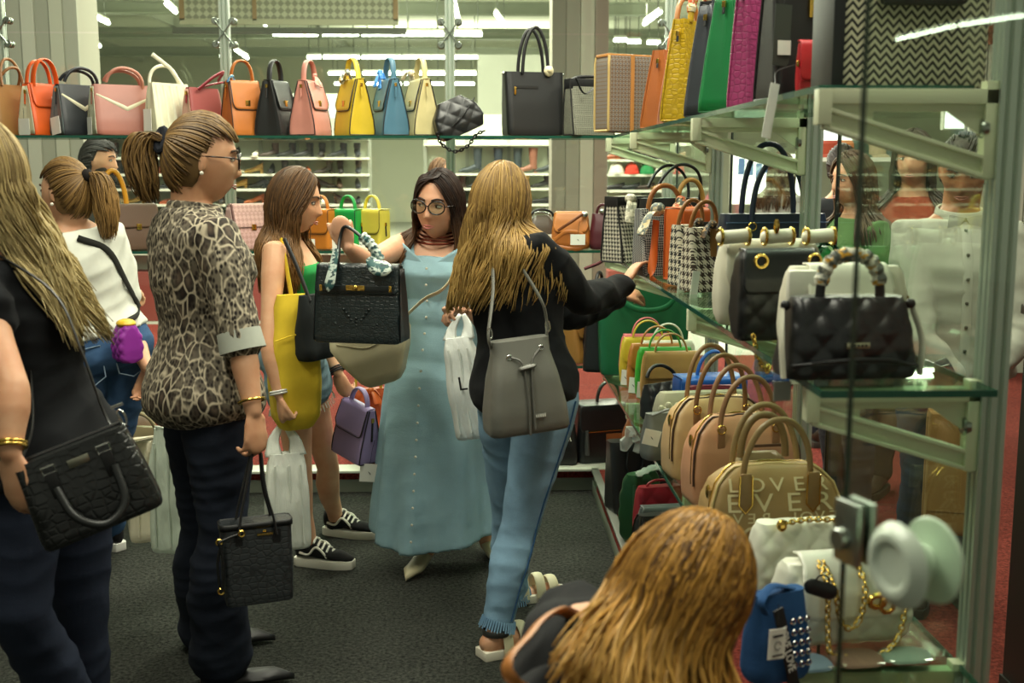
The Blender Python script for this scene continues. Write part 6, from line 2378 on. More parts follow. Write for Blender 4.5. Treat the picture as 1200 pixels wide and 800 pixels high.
for y in (-0.045,):
    s.strap([(-0.10, y, 0.17), (-0.107, y - 0.006, 0.19), (-0.07, s.front(0.8) - 0.004, 0.20), (-0.045, s.front(0.8) - 0.004, 0.205)], 0.004, 0.004, BLACK, 'drawstring', up=(0, 0, 1))
    s.part('drawstring', MB().tube(catmull([(-0.10, y, 0.185), (-0.112, y, 0.13), (-0.108, y, 0.05)], 5), 0.004, 6).tube(catmull([(-0.104, y - 0.01, 0.185), (-0.098, y - 0.012, 0.12), (-0.104, y - 0.01, 0.05)], 5), 0.004, 6), BLACK)
    for p_ in ((-0.106, y, 0.19), (-0.045, s.front(0.8) - 0.006, 0.207), (-0.106, y, 0.05)):
        s.part('ring', MB().tube([(p_[0] + 0.008 * cos(k * pi / 5), p_[1] - 0.004, p_[2] + 0.008 * sin(k * pi / 5)) for k in range(10)], 0.003, 5, closed=True), GOLD)


def carrier(label, pts, W, H_, D, loc, rz, col, alpha, hand, seed=0, name='carrier_bag', rot=None, handles=True):
    """thin plastic bag with two loop handles meeting at the hand (world point)"""
    m = film(col, alpha)
    s = Bag(name, label, loc, rz, W, H_, D, m, [(0, 0.9, 0.8), (0.06, 1, 1), (0.6, 0.97, 0.95), (0.85, 0.86, 0.7), (1, 0.72, 0.4)], 0.02, wob=0.014, rot=rot, cat='carrier bag')
    hl = s.t.matrix_basis.inverted() @ Vector(hand)
    if handles:
        for y in (-1, 1):
            for sx in (-1, 1):
                p0 = Vector((sx * W * 0.27, y * D * 0.12, H_ - 0.01))
                s.part('handle', MB().tube(catmull([p0, p0.lerp(hl, 0.5) + Vector((sx * W * 0.10, 0, 0)), hl + Vector((sx * 0.006, y * 0.006, 0))], 5), [W * 0.2 * (1 - 0.075 * i) for i in range(11)], 8, 0.16, up=(1, 0, 0)), m, angle=180)
    for sx in (-0.3, 0.05, 0.33):
        s.part('pleat', MB().tube([(sx * W, s.front(0.1) - 0.006, 0.03), (sx * W * 0.9, s.front(0.8) - 0.006, H_ * 0.9)], 0.004, 5), m)
    return s


h2 = P(222, 505, 3.72)
carrier('creamy plastic carrier bag behind the legs of the snake print woman, left of two', 0, wpx(50, 3.95), 0.36, 0.14, P(177, 630, 3.95), 20, (222, 216, 190), 0.8, h2)
carrier('pale mint plastic carrier bag behind the legs of the snake print woman, right of two', 0, wpx(52, 3.75), 0.42, 0.10, P(206, 645, 3.75), -10, (214, 226, 208), 0.8, h2, 2)

# ---- girl with long brown hair
H = 1.575
g = Person('girl in profile with long brown hair, green top, denim shorts and black sneakers', at(346, 4.42, 0.515 * H), at(332, 4.42, 0.835 * H), 82, 84, P(345, 236, 4.40), 86, -10, 0, 0.95, FEM, (212, 168, 134), 0.92, 0.0056, 1.03)
g.arm(-1, P(315, 402, 4.16), P(327, 462, 4.13))
g.arm(1, P(376, 392, 4.60), P(396, 436, 4.54))
g.leg(-1, P(352, 560, 4.36), P(362, 640, 4.40), 74)
g.leg(1, P(384, 545, 4.66), P(394, 612, 4.78), 70)
g.body(feet=False)
g.hand(-1, (0.1, 0, -1), (0.9, 0.4, 0), (45, 60, 40), 2, 25, 0.95)
g.hand(1, (0.35, 0, -1), (0.4, 0.9, 0), (45, 55, 35), 2, 25, 0.95)
g.finish()
g.face((74, 54, 38))
gh = ((100, 72, 44), (54, 38, 24))
g.cap((70, 50, 34))
g.long_hair(950, 0.30, gh, tip=(140, 102, 60), a0=58, a1=180, r=0.0026, wave=0.008, seed=8, margin=0.008, puff=1.06, lenvar=0.25, spread=-0.15)
g.top('top', cloth((40, 140, 70)), 0.34, 0.74, 0.006, None, 0.007, (0.001, (12, 12, 16)))
for sd in (-1, 1):
    c, l, f, u = g.frame(0.74)
    c2, l2, f2, u2 = g.frame(0.94)
    g.part('shoulder_strap', MB().tube(catmull([c + l * sd * 0.09 + f * 0.09, c2 + l2 * sd * 0.085 + f2 * 0.02 + u2 * 0.012, c + l * sd * 0.08 - f * 0.095], 6), 0.008, 6, 0.4), cloth((40, 140, 70)))
b = MB()
g.torso(b, -0.12, 0.27, 0.012, 0.05)
for sd in g.legs:
    p, r_ = g.leg_path(sd, 0, 0.22)
    b.capsule(p, [r_[0] + 0.014, r_[1] + 0.02][:len(p)] + [r_[-1] + 0.022] * (len(p) - 2), 20)
fuse('shorts', b, 0.008, denim((104, 126, 134), 1.35), g.loc, g.t, 2, (0.003, (14, 14, 22)), 4)
b = MB()
for sd in g.legs:
    p, r_ = g.leg_path(sd, 0, 0.22)
    ax = (p[-1] - p[0]).normalized()
    for k in range(44):
        a = 2 * pi * k / 44
        o_ = ax.orthogonal().normalized()
        d_ = o_ * cos(a) + ax.cross(o_) * sin(a)
        q = p[-1] + ax * 0.06 + d_ * (r_[-1] + 0.012)
        b.tube([q, q + ax * RNG.uniform(0.015, 0.035) + d_ * 0.006], 0.002, 3)
g.part('frayed_hem', b, cloth((206, 206, 190)))
SN = cloth((30, 30, 30), 500)
for sd in (-1, 1):
    sh, o, f_, l_, L = g.shoe(sd, SN, plain((226, 222, 206), 0.5), 0, 0.25, 0.043, hgt=0.082)
    b = MB()
    for k in range(5):
        c = o + f_ * (L * (0.36 + 0.075 * k))
        z = 0.115 - 0.011 * k
        b.tube([c - l_ * 0.03 + Vector((0, 0, z - 0.016)), c + Vector((0, 0, z)), c + l_ * 0.03 + Vector((0, 0, z - 0.016))], 0.0045, 5)
    obj('lace', b, plain((230, 228, 214), 0.7), sh, off=g.loc)
    b = MB()
    for sg in (-1, 1):
        pts = [o + f_ * (L * q) + l_ * (sg * 0.041 * (0.95 if q < 0.6 else 0.85)) + Vector((0, 0, z)) for q, z in ((0.12, 0.06), (0.28, 0.055), (0.4, 0.085), (0.5, 0.075), (0.6, 0.045))]
        b.tube(catmull(pts, 4), 0.005, 6)
    obj('side_stripe', b, plain((226, 222, 206), 0.6), sh, off=g.loc)
    g.part('sock', MB().tube([g.legs[sd][2] + Vector((0, 0, -0.02)), g.legs[sd][2] + Vector((0, 0, 0.012))], 0.040, 16), cloth((30, 30, 30)))
a_, e_, wr_ = g.arms[-1]
g.ring_band('bracelet', wr_ + (e_ - wr_).normalized() * 0.012, wr_ - e_, 0.030, plain((206, 206, 200), 0.25), 0.0042, 2, 0.008)
a_, e_, wr_ = g.arms[1]
g.ring_band('bracelet', wr_ + (e_ - wr_).normalized() * 0.02, wr_ - e_, 0.029, INK, 0.0035, 3, 0.008)

YL = cloth((216, 186, 52))
s = Bag('fabric_bag', 'slouchy yellow fabric shoulder bag hanging at the side of the girl', P(347, 502, 4.20), 30, wpx(60, 4.2), 0.50, 0.12, YL, [(0, 0.62, 0.6), (0.10, 0.9, 0.95), (0.35, 1.0, 1.0), (0.65, 0.94, 0.85), (0.9, 0.78, 0.6), (1, 0.62, 0.3)], 0.03, wob=0.012, rows=24)
tp = s.t.matrix_basis.inverted() @ (g.shoulder(-1) + Vector((0.02, 0.02, 0.045)))
s.strap([(0.0, 0, s.H - 0.03), Vector((0.0, 0, s.H)).lerp(tp, 0.6), tp], 0.016, 0.006, YL)
s.part('seam', MB().tube(catmull([(-0.09, s.front(0.7) - 0.004, 0.34), (0, s.front(0.72) - 0.008, 0.36), (0.08, s.front(0.7) - 0.004, 0.35)], 5), 0.003, 5), YL)
s = Bag('shoulder_bag', 'dark grey cloth bag on a black strap in front of the girl', P(372, 420, 4.22), 60, 0.20, 0.24, 0.09, cloth((38, 42, 42)), SLOUCH, 0.03, wob=0.01)
tp = s.t.matrix_basis.inverted() @ (g.shoulder(-1) + Vector((0.04, -0.02, 0.05)))
s.strap([(-0.06, -0.02, s.H - 0.02), Vector((-0.06, -0.02, s.H)).lerp(tp, 0.5), tp], 0.009, 0.004, DK)
carrier('white plastic carrier bag with loop handles in the right hand of the girl', 0, wpx(52, 4.2), 0.36, 0.13, P(338, 640, 4.17), 14, (236, 240, 230), 0.82, P(331, 497, 4.2))
LI = leather((150, 134, 178), 0.45)
s = Bag('satchel', 'lilac satchel with dark edging and white card hanging from the hand of the girl', P(417, 535, 4.5), -50, 0.20, wpx(66, 4.5), 0.11, LI, SATCH, 0.012, rot=(0, radians(8), radians(-50)))
s.flap(0.5, LI, 0.94, 0.03, piping=DK)
s.corner_piping(DK)
s.handle(0.11, 0.075, m=LI, flat=(0.012, 0.006), sway=10)
s.zip_pull(1, 0.8, DK, 0.08)
s.tag((0.112, -0.01, 0.01), 0.075, 0.075, 55, 0, 0.1)

# ---- woman in the blue dress
H = 1.60
d = Person('woman with glasses and long dark hair in a pale blue denim maxi dress', at(512, 4.42, 0.515 * H), at(517, 4.42, 0.825 * H), -22, -16, P(515, 241, 4.36), -24, -4, 4, 0.97, FEM, (214, 168, 138), 1.06, 0.0054, 1.08)
d.arm(-1, P(430, 306, 4.16), P(408, 290, 4.03))
d.arm(1, P(577, 388, 4.26), P(553, 366, 4.16))
d.leg(-1, P(500, 560, 4.38), P(498, 648, 4.36), -20)
d.leg(1, P(552, 556, 4.46), P(572, 636, 4.50), 20)
d.body(feet=False)
d.hand(-1, (-0.22, -0.1, 0.75), (0.1, 0.75, -0.1), (60, 75, 50), 1, 30, 1.0)
d.hand(1, (-0.85, -0.3, 0.15), (0, -0.25, -1), (48, 55, 35), 2, 25, 1.0)
d.finish()
d.face((44, 30, 24), (56, 40, 30), (176, 100, 92), -0.004)
d.glasses()
d.cap((38, 28, 24))
dh = ((52, 36, 28), (30, 22, 20))
d.long_hair(900, 0.27, dh, tip=(126, 88, 54), a0=60, a1=180, r=0.0026, wave=0.005, seed=21, margin=0.016, puff=1.07)
# a sweep of hair from the parting over one side of the brow
rd = random.Random(5)
ba = []
for k in range(170):
    q0 = rd.random()
    st = (0.022 + rd.uniform(-0.004, 0.004), 0.070 - 0.03 * q0, 0.104 + 0.014 * q0)
    en = (-0.086 + rd.uniform(-0.004, 0.002), 0.030 - 0.035 * q0, 0.000 + rd.uniform(-0.03, 0.02))
    md = (-0.050 - 0.010 * q0, 0.070 - 0.03 * q0, 0.078 + 0.016 * q0 + rd.uniform(-0.004, 0.004))
    ba.append(catmull([d.hpt(*st), d.hpt(*md), d.hpt(*en)], 5))
d.locks(ba, 0.0024, dh, name='side_sweep', seed=6)
c, l, f, u = d.frame(0.98)
nb = MB()
for q in range(4):
    nb.tube([c + l * ((0.072 + 0.008 * q) * cos(a)) + f * ((0.072 + 0.011 * q) * sin(a) + 0.004) + u * (0.012 - 0.012 * q - 0.018 * (sin(a) > 0) * sin(a)) for a in (2 * pi * k / 28 for k in range(28))], 0.0042, 6, closed=True)
d.part('necklace', nb, metal((120, 62, 48), 0.4), angle=180)
DD = denim((140, 172, 182), 1.2)
b = MB()
rs = []
for i in range(13):
    rs.append(d.ring(lerp(0.0, 0.80, 1 - i / 12), 0.010 + (0.012 if i in (6, 7) else 0)))
n0 = 30
zt = rs[-1][0].z
c0, l, f, u = d.frame(0.0)
l.z = f.z = 0
l.normalize()
f.normalize()
cb = at(511, 4.42, 0.10)
cb.z = 0
for i in range(1, 16):
    q = i / 15
    z = lerp(d.pel.z - 0.01, 0.14, q)
    cc = d.pel.lerp(Vector((cb.x, cb.y, 0)), q)
    rw, rdp = lerp(0.192, 0.262, q ** 0.8), lerp(0.145, 0.225, q ** 0.8)
    ring = []
    for k in range(n0 * 4):
        a = 2 * pi * k / (n0 * 4)
        fold = 1 + (0.012 + 0.05 * q) * sin(9 * a + 1.2 * sin(3 * a)) * min(1, q * 2.5) + 0.02 * q * sin(17 * a)
        ring.append(Vector((cc.x, cc.y, z + (0.018 * sin(2 * a + 1) - 0.03 * sin(a)) * q)) + l * (rw * cos(a) * fold) + f * (rdp * sin(a) * fold))
    rs.append(ring)
up_ = [[r[int(k / 4) % n0].lerp(r[(int(k / 4) + 1) % n0], (k % 4) / 4) for k in range(n0 * 4)] for r in rs[:13]]
b.rings(up_ + rs[13:])
dress = fuse('dress', b, 0.0085, DD, d.loc, d.t, 3, (0.002, (12, 12, 7)), 3)
for sd in (-1, 1):
    c1, l1, f1, u1 = d.frame(0.80)
    c2, l2, f2, u2 = d.frame(0.93)
    st = MB().tube(catmull([c1 + l1 * sd * 0.075 + f1 * 0.115 - u1 * 0.02, c1 + l1 * sd * 0.095 + f1 * 0.085 + u1 * 0.03, c2 + l2 * sd * 0.105 + u2 * 0.028, c1 + l1 * sd * 0.095 - f1 * 0.085 + u1 * 0.02], 6), 0.017, 8, 0.25, up=tuple(l1))
    obj('shoulder_strap', st, DD, dress, off=d.loc)
    pk = MB().grid(lambda q, v: c1 + l1 * (sd * lerp(0.012, 0.115, q)) + f1 * (0.135 - 0.45 * (lerp(0.0, 0.115, q)) ** 1.6 * 2) + u1 * (-0.05 + v * 0.095 * (0.15 + 0.85 * q ** 0.8)), 8, 6)
    obj('neckline', pk, DD, dress, off=d.loc, solid=0.004)
bt = MB()
pl = MB()
fr = []
for i in range(17):
    q = i / 16
    if q < 0.35:
        t = lerp(0.72, 0.02, q / 0.35)
        rg = d.ring(t, 0.016 + 0.004)
        p = max(rg, key=lambda v: v.dot(f))
        p = rg[7].lerp(rg[8], 0.5)
    else:
        qq = (q - 0.35) / 0.65
        cc = d.pel.lerp(Vector((cb.x, cb.y, 0)), qq)
        p = Vector((cc.x, cc.y, lerp(d.pel.z, 0.16, qq))) + f * (lerp(0.150, 0.232, qq ** 0.8) * (1 + 0.03 * qq) + 0.01) + l * 0.01
    fr.append(p)
for p in fr:
    bt.ball(p + f * 0.004, 0.0052, 7, 5)
obj('button', bt, plain((206, 204, 184), 0.3), dress, off=d.loc)['kind'] = 'stuff'
for sd in (-1, 1):
    d.shoe(sd, leather((206, 196, 160), 0.4), None, 0.02, 0.25, 0.040, pointed=True, hgt=0.06, sole_h=0.004)

hb = P(424, 400, 3.98)
CB = croc((30, 40, 42), 58, 0.3, 0.55)
s = Bag('crocodile_handbag', 'black crocodile handbag with belted front held up by the woman in the blue dress', hb, -14, wpx(106, 3.98), wpx(90, 3.98), 0.12, CB, [(0, 0.97, 0.95), (0.05, 1, 1), (0.5, 0.98, 0.8), (1, 0.95, 0.45)], 0.012, crease=0.012, gusset=leather((22, 23, 24), 0.5))
s.flap(0.36, CB, 0.99, 0.012)
s.box('belt', (0, s.front(0.72) - 0.012, s.H * 0.72), (s.W * 0.40, 0.003, 0.009), leather((26, 32, 34), 0.35))
s.box('lock_plate', (0.0, s.front(0.72) - 0.016, s.H * 0.725), (0.034, 0.002, 0.009), GOLD)
s.part('turn_lock', MB().ball((0.0, s.front(0.72) - 0.02, s.H * 0.725), (0.01, 0.006, 0.011), 10, 7), GOLD)
for sx in (-1, 1):
    s.box('strap_end', (sx * s.W * 0.40, s.front(0.72) - 0.016, s.H * 0.72), (0.005, 0.002, 0.011), GOLD)
for k, (fx, fz) in enumerate(((-0.03, 0.1), (0.03, 0.1), (0, 0.07), (-0.05, 0.05), (0.05, 0.05), (-0.02, 0.035), (0.02, 0.035))):
    for q in range(4):
        s.part('scale_bump', MB().ball((fx * (0.6 + 0.3 * q), s.front(0.35) - 0.001, fz + 0.012 * (q - 1.5)), (0.006, 0.004, 0.005), 8, 5), CB)
grip = s.t.matrix_basis.inverted() @ P(405, 268, 4.0)
BH = leather((26, 28, 29), 0.4)
s.strap([(-0.07, -0.03, s.H - 0.02), (-0.068, -0.03, s.H + 0.03), (grip.x - 0.02, grip.y, grip.z - 0.03), (grip.x + 0.005, grip.y - 0.005, grip.z + 0.008), (0.035, -0.035, s.H + 0.085), (0.085, -0.03, s.H + 0.02), (0.088, -0.03, s.H - 0.02)], 0.009, 0.006, BH, 'handle')
SCF = scarf((52, 92, 92), (196, 210, 200), (40, 66, 70))
pw = catmull([(0.02, -0.038, s.H + 0.105), (0.055, -0.038, s.H + 0.072), (0.086, -0.036, s.H + 0.02)], 6)
s.part('scarf_wrap', MB().tube(pw, [0.016 + 0.004 * (i % 2) for i in range(len(pw))], 9), SCF)
s.part('scarf', MB().tube(catmull([(0.05, -0.05, s.H + 0.03), (0.085, -0.07, s.H + 0.0), (0.135, -0.06, s.H - 0.004)], 6), [0.014, 0.018, 0.021, 0.024, 0.026, 0.028, 0.029, 0.03, 0.03, 0.029, 0.026, 0.018, 0.006], 9, 0.35), SCF, angle=70)
s.part('scarf_tail', MB().tube(catmull([(-0.068, -0.05, s.H + 0.06), (-0.078, -0.075, s.H - 0.03), (-0.09, -0.08, s.H - 0.085)], 6), [0.010, 0.012, 0.013, 0.014, 0.015, 0.016, 0.017, 0.018, 0.019, 0.018, 0.016, 0.010, 0.003], 9, 0.4), SCF, angle=70)

CR = leather((196, 188, 152), 0.45)
s = Bag('crossbody_bag', 'cream trapeze crossbody bag on the hip of the woman in the blue dress', P(452, 449, 4.14), -10, wpx(100, 4.14), wpx(72, 4.14), 0.10, CR, [(0, 0.35, 0.5), (0.1, 0.5, 0.9), (0.5, 0.82, 1.0), (0.8, 1.0, 0.7), (1, 0.96, 0.3)], 0.012, rot=(0, radians(-18), radians(-10)))
tp = s.t.matrix_basis.inverted() @ P(524, 333, 4.22)
tq = s.t.matrix_basis.inverted() @ (d.shoulder(1) + Vector((-0.02, -0.03, 0.06)))
s.strap([(0.13, 0, s.H - 0.02), Vector((0.13, 0, s.H)).lerp(tp, 0.5), tp, tq], 0.014, 0.004, CR, up=(0.5, -0.8, 0.5))
s.part('strap_ring', MB().ball((0.12, -0.02, s.H - 0.01), (0.010, 0.006, 0.012), 8, 6), GOLD)
s.part('zip', MB().tube([(-0.13, -0.01, s.H + 0.002), (0.12, -0.01, s.H + 0.002)], 0.004, 6), plain((150, 144, 116)))
s.part('front_seam', MB().tube(catmull([(-0.12, s.front(0.85) - 0.002, s.H * 0.85), (0, s.front(0.7) - 0.003, s.H * 0.66), (0.12, s.front(0.85) - 0.002, s.H * 0.85)], 5), 0.0025, 5), plain((170, 162, 128)))

wb_ = carrier('white carrier bag with a black letter L, held by the woman in the dress', 0, wpx(40, 4.08), 0.37, 0.12, P(556, 512, 4.08), -10, (232, 236, 230), 0.92, P(541, 368, 4.10), 3, rot=(0, radians(-9), radians(-10)))
text('lettering', 'L', 0.07, Matrix.Translation((0.005, wb_.front(0.45) - 0.02, 0.21)) @ FRONT, INK, wb_.t, 0.0006)

# ---- blonde woman reaching for a bag
H = 1.62
f_w = Person('blonde woman in black cardigan and faded jeans reaching to the right shelf', at(618, 3.66, 0.51 * H), at(590, 3.68, 0.83 * H), 140, 130, P(586, 240, 3.70), 150, -8, -4, 1.0, FEM, TONE, 1.0, 0.007, 1.06)
f_w.arm(-1, P(682, 352, 3.72), P(731, 335, 4.02))
f_w.arm(1, P(668, 372, 4.10), P(725, 348, 4.38))
f_w.leg(-1, P(608, 622, 3.58), P(582, 735, 3.52), 120)
f_w.leg(1, P(597, 608, 3.88), P(604, 700, 3.98), 110)
f_w.body(feet=True)
f_w.hand(-1, (0.42, 0.6, 0.55), (0.8, 0.3, -0.3), (10, 18, 14), 7, 40, 1.0)
f_w.hand(1, (0.6, 0.6, 0.1), (0, 0.3, -1), (25, 30, 20), 4, 30, 1.0)
f_w.finish()
f_w.cap((112, 84, 46))
f_w.long_hair(1250, 0.30, ((176, 142, 80), (100, 74, 40)), tip=(196, 162, 96), a0=40, a1=180, r=0.0027, wave=0.008, seed=31, margin=0.024, puff=1.09, drift=(-0.30, 0, 0), lenvar=0.22, spread=-0.1, sides=(1, 1, -1))
KN = cloth((20, 22, 24), 420, 0.95, 0.7)
f_w.top('cardigan', KN, -0.12, 0.97, 0.016, [(-1, 1.93, 0.014, 0.012), (1, 1.93, 0.014, 0.012)], 0.0085, (0.0055, (11, 11, 14)), 5, 0.0)
c, l, f, u = f_w.frame(0.93)
f_w.part('hood', MB().tube([c + l * (0.10 * cos(a)) + f * (0.085 * sin(a) + 0.0) + u * (0.0 + 0.015 * -sin(a)) for a in (2 * pi * k / 24 for k in range(24))], 0.022, 10, 0.7, up=tuple(u), closed=True), KN, angle=180)
JB = denim((112, 142, 164), 1.5)
f_w.trousers(JB, 0.007, 1.9, 0.1, 0.0075, (0.004, (11, 11, 17)), seed=6, ankle=0.012)
p, r_ = f_w.leg_path(-1, 0, 1.9)
se = MB().tube([q + Vector((0.6, -0.8, 0)).normalized() * (r + 0.008 + 0.006 * (i > 4)) + Vector((0.5, 0.3, 0)) * (r * 0.5) for i, (q, r) in enumerate(zip(p, r_))], 0.003, 5)
f_w.part('side_seam', se, denim((50, 82, 116), 1.3))
for sd in (-1, 1):
    p, r_ = f_w.leg_path(sd, 0, 1.9)
    ax = (p[-1] - p[-2]).normalized()
    b = MB()
    for k in range(40):
        a = 2 * pi * k / 40
        o_ = ax.orthogonal().normalized()
        d_ = o_ * cos(a) + ax.cross(o_) * sin(a)
        q = p[-1] + d_ * (r_[-1] + 0.017) + ax * 0.012
        b.tube([q - ax * 0.01, q + ax * RNG.uniform(0.014, 0.03) + d_ * 0.006], 0.003, 3)
    f_w.part('frayed_hem', b, denim((120, 154, 180), 1.3))
    h_, kn_, an_, ty = f_w.legs[sd]
    ff, ll = f_w.fdir(ty), f_w.ldir(ty)
    o = Vector((an_.x, an_.y, 0)) - ff * 0.06
    rs = []
    for i in range(11):
        q = i / 10
        ww = 0.046 * (0.75 + 0.3 * sin(min(1, q * 1.4) * pi / 2)) * (1 if q < 0.8 else 1 - (q - 0.8) * 1.6)
        c_ = o + ff * (0.26 * q)
        rs.append([c_ - ll * ww, c_ + ll * ww, c_ + ll * ww + Vector((0, 0, 0.03)), c_ - ll * ww + Vector((0, 0, 0.03))])
    sa = f_w.part('sandal', MB().rings(rs), plain((222, 216, 196), 0.6), bevel=0.004)
    for q, hh in ((0.30, 0.085), (0.55, 0.075), (0.75, 0.06)):
        c_ = o + ff * (0.26 * q)
        obj('strap', MB().tube([c_ + ll * (0.05 * cos(a)) + Vector((0, 0, 0.02 + hh * sin(a))) for a in (pi * k / 10 for k in range(11))], 0.018, 8, 0.25, up=tuple(ff)), leather((214, 206, 170)), sa, off=f_w.loc)
    obj('ankle_strap', MB().tube([an_ + Vector((0.045 * cos(a), 0.045 * sin(a), -0.01)) for a in (2 * pi * k / 16 for k in range(16))], 0.010, 8, 0.35, up=(0, 0, 1), closed=True), leather((60, 60, 56)), sa, off=f_w.loc)

GB = leather((112, 112, 104), 0.4)
s = Bag('bucket_bag', 'grey leather drawstring bucket bag on the hip of the blonde woman', P(617, 504, 3.40), 14, wpx(98, 3.40), wpx(112, 3.40), 0.15, GB, [(0, 0.96, 0.8), (0.04, 1.0, 0.95), (0.25, 0.97, 1.0), (0.6, 0.84, 0.85), (0.85, 0.72, 0.55), (1, 0.74, 0.4)], 0.03, n=72, rot=(0, radians(-5), radians(14)))
hw = s.half(1)[0]
sh1 = s.t.matrix_basis.inverted() @ (f_w.shoulder(1).lerp(f_w.neck, 0.45) + Vector((0.0, -0.03, 0.065)))
s.strap([(-hw + 0.004, 0, s.H - 0.02), (-hw - 0.002, -0.01, s.H + 0.03), Vector((-hw, -0.04, s.H)).lerp(sh1, 0.5) + Vector((0, -0.03, 0)), sh1], 0.011, 0.004, GB)
s.strap([(hw - 0.006, 0, s.H - 0.02), (hw - 0.004, -0.01, s.H + 0.05), (hw * 0.75, 0.0, s.H + 0.13), sh1 + Vector((0.03, 0.04, 0.0))], 0.009, 0.004, GB)
for sx in (-1, 1):
    s.part('clip', MB().tube([(sx * (hw - 0.002) + 0.006 * cos(a), -0.012, s.H + 0.028 + 0.016 * sin(a)) for a in (2 * pi * k / 12 for k in range(12))], 0.0028, 6, closed=True), SILVER)
bk_ = MB()
for k in range(4):
    q = Vector((-hw, -0.055, s.H)).lerp(sh1, 0.55 + 0.09 * k) + Vector((0, -0.03, 0))
    bk_.ball(q, 0.004, 6, 5)
s.part('rivet', bk_, SILVER)
s.part('drawstring', MB().tube(catmull([(-0.04, s.front(0.84) - 0.004, s.H * 0.84), (-0.012, s.front(0.74) - 0.01, s.H * 0.76), (-0.006, s.front(0.5) - 0.012, s.H * 0.4), (-0.012, s.front(0.2) - 0.012, s.H * 0.02)], 6), 0.0036, 6).tube(catmull([(0.05, s.front(0.88) - 0.004, s.H * 0.9), (0.018, s.front(0.74) - 0.01, s.H * 0.77), (0.008, s.front(0.5) - 0.012, s.H * 0.4), (0.004, s.front(0.2) - 0.012, s.H * 0.08)], 6), 0.0036, 6), leather((98, 98, 92)))
s.part('stopper', MB().capsule([(-0.014, s.front(0.74) - 0.012, s.H * 0.72), (0.018, s.front(0.74) - 0.012, s.H * 0.735)], 0.012, 10, 0.6), GB)
for x_, z_ in ((-0.046, 0.84), (0.055, 0.90)):
    s.part('eyelet', MB().tube([(x_ + 0.007 * cos(a), s.front(z_) - 0.003, z_ * s.H + 0.007 * sin(a)) for a in (2 * pi * k / 12 for k in range(12))], 0.002, 5, closed=True), SILVER)
nm = s.part('name_plate', MB().box((0.022, s.front(0.2) - 0.006, s.H * 0.21), (0.020, 0.0012, 0.006)), leather((140, 140, 132)), bevel=0.0005)
for k in range(6):
    obj('letter_mark', MB().box((0.006 + k * 0.0065, s.front(0.2) - 0.0076, s.H * 0.21), (0.002, 0.0004, 0.004)), plain((214, 214, 204), 0.4), nm)
s.part('side_tassel', MB().capsule([(-hw * 1.1, -0.03, s.H * 0.36), (-hw * 1.15, -0.03, s.H * 0.22)], 0.012, 8, 0.5), GB)

# ---- woman in the white tee shirt
H = 1.60
w = Person('woman in white tee shirt and blue jeans with a ponytail, back turned', at(118, 4.45, 0.515 * H), at(82, 4.42, 0.83 * H), -150, -140, P(78, 226, 4.40), -112, -2, 0, 1.0, FEM, TONE, 1.12, 0.0072, 1.04)
w.arm(1, P(40, 380, 4.6), P(30, 430, 4.5))
w.arm(-1, P(153, 385, 4.50), P(172, 430, 4.34))
w.leg(-1, P(126, 545, 4.5), P(131, 622, 4.62), -128)
w.leg(1, P(100, 555, 4.28), P(99, 648, 4.34), -128)
w.arms[-1], w.arms[1] = w.arms[-1], w.arms[1]
w.body(feet=False, legs=False)
w.hand(-1, (0.05, -0.1, -1), (-0.6, -0.8, 0), (30, 40, 30), 4, 25, 1.0)
w.finish()
w.face()
w.part('earring', MB().ball(w.hpt(-0.085, -0.006, -0.038), 0.007, 8, 6).ball(w.hpt(0.085, -0.006, -0.038), 0.007, 8, 6), plain((230, 226, 210), 0.2))
w.cap((110, 84, 50))
hc = ((142, 110, 62), (80, 58, 32))
w.swept_hair(680, (0.0, -0.088, 0.060), hc, 0.0026, 14)
kp = w.hpt(0.0, -0.098, 0.060)
w.part('hair_tie', MB().ball(kp, (0.022, 0.022, 0.026), 10, 7), cloth((34, 30, 28)))
w.tail([kp, kp + Vector((0.03, 0.015, 0.0)), kp + Vector((0.052, 0.02, -0.07)), kp + Vector((0.06, 0.02, -0.16)), kp + Vector((0.058, 0.02, -0.25))], 440, hc, 0.0026, 0.034, 15, tip=(156, 122, 74))
w.top('tee_shirt', cloth((214, 216, 204)), 0.20, 0.975, 0.014, [(-1, 0.62, 0.010, 0.022), (1, 0.62, 0.010, 0.022)], 0.0085, (0.005, (10, 10, 12)), 8, 0.03)
w.trousers(denim((44, 68, 98), 1.5), 0.010, 1.9, 0.26, 0.008, (0.0035, (11, 11, 15)), seed=9, ankle=0.010)
c, l, f, u = w.frame(0.02)
for sd in (-1, 1):
    M_ = c - f * 0.150 + l * (sd * 0.075)
    pk = [M_ + l * x + u * z - f * (0.0 - 0.9 * (x + sd * 0.075) ** 2 * 0.0) for x, z in ((-0.055, 0.06), (0.055, 0.06), (0.05, -0.06), (0, -0.085), (-0.05, -0.06))]
    w.part('back_pocket', MB().tube(pk, 0.003, 5, closed=True), denim((120, 140, 160), 1.2))
    w.shoe(sd, cloth((22, 22, 24)), plain((214, 214, 206), 0.5), 0, 0.25, 0.042)
s = Bag('crossbody_bag', 'small purple puffer bag at the hip of the woman in the white tee', P(150, 424, 4.28), -50, 0.10, 0.14, 0.09, leather((140, 44, 150), 0.4), PILLOW, 0.02, quilt=(0.04, 0.006))
s.part('yellow_pouch', MB().ball((0, 0, 0.145), (0.04, 0.036, 0.018), 12, 8), leather((216, 176, 40)))
sp = [(0, 0, 0.15)]
inv = s.t.matrix_basis.inverted()
for t_, a_ in ((0.30, 205), (0.55, 235), (0.80, 262), (0.93, 285)):
    cc, l_, f_, u_ = w.frame(t_)
    rg = w.ring(t_, 0.026)
    sp.append(inv @ rg[int(a_ / 360 * 30) % 30])
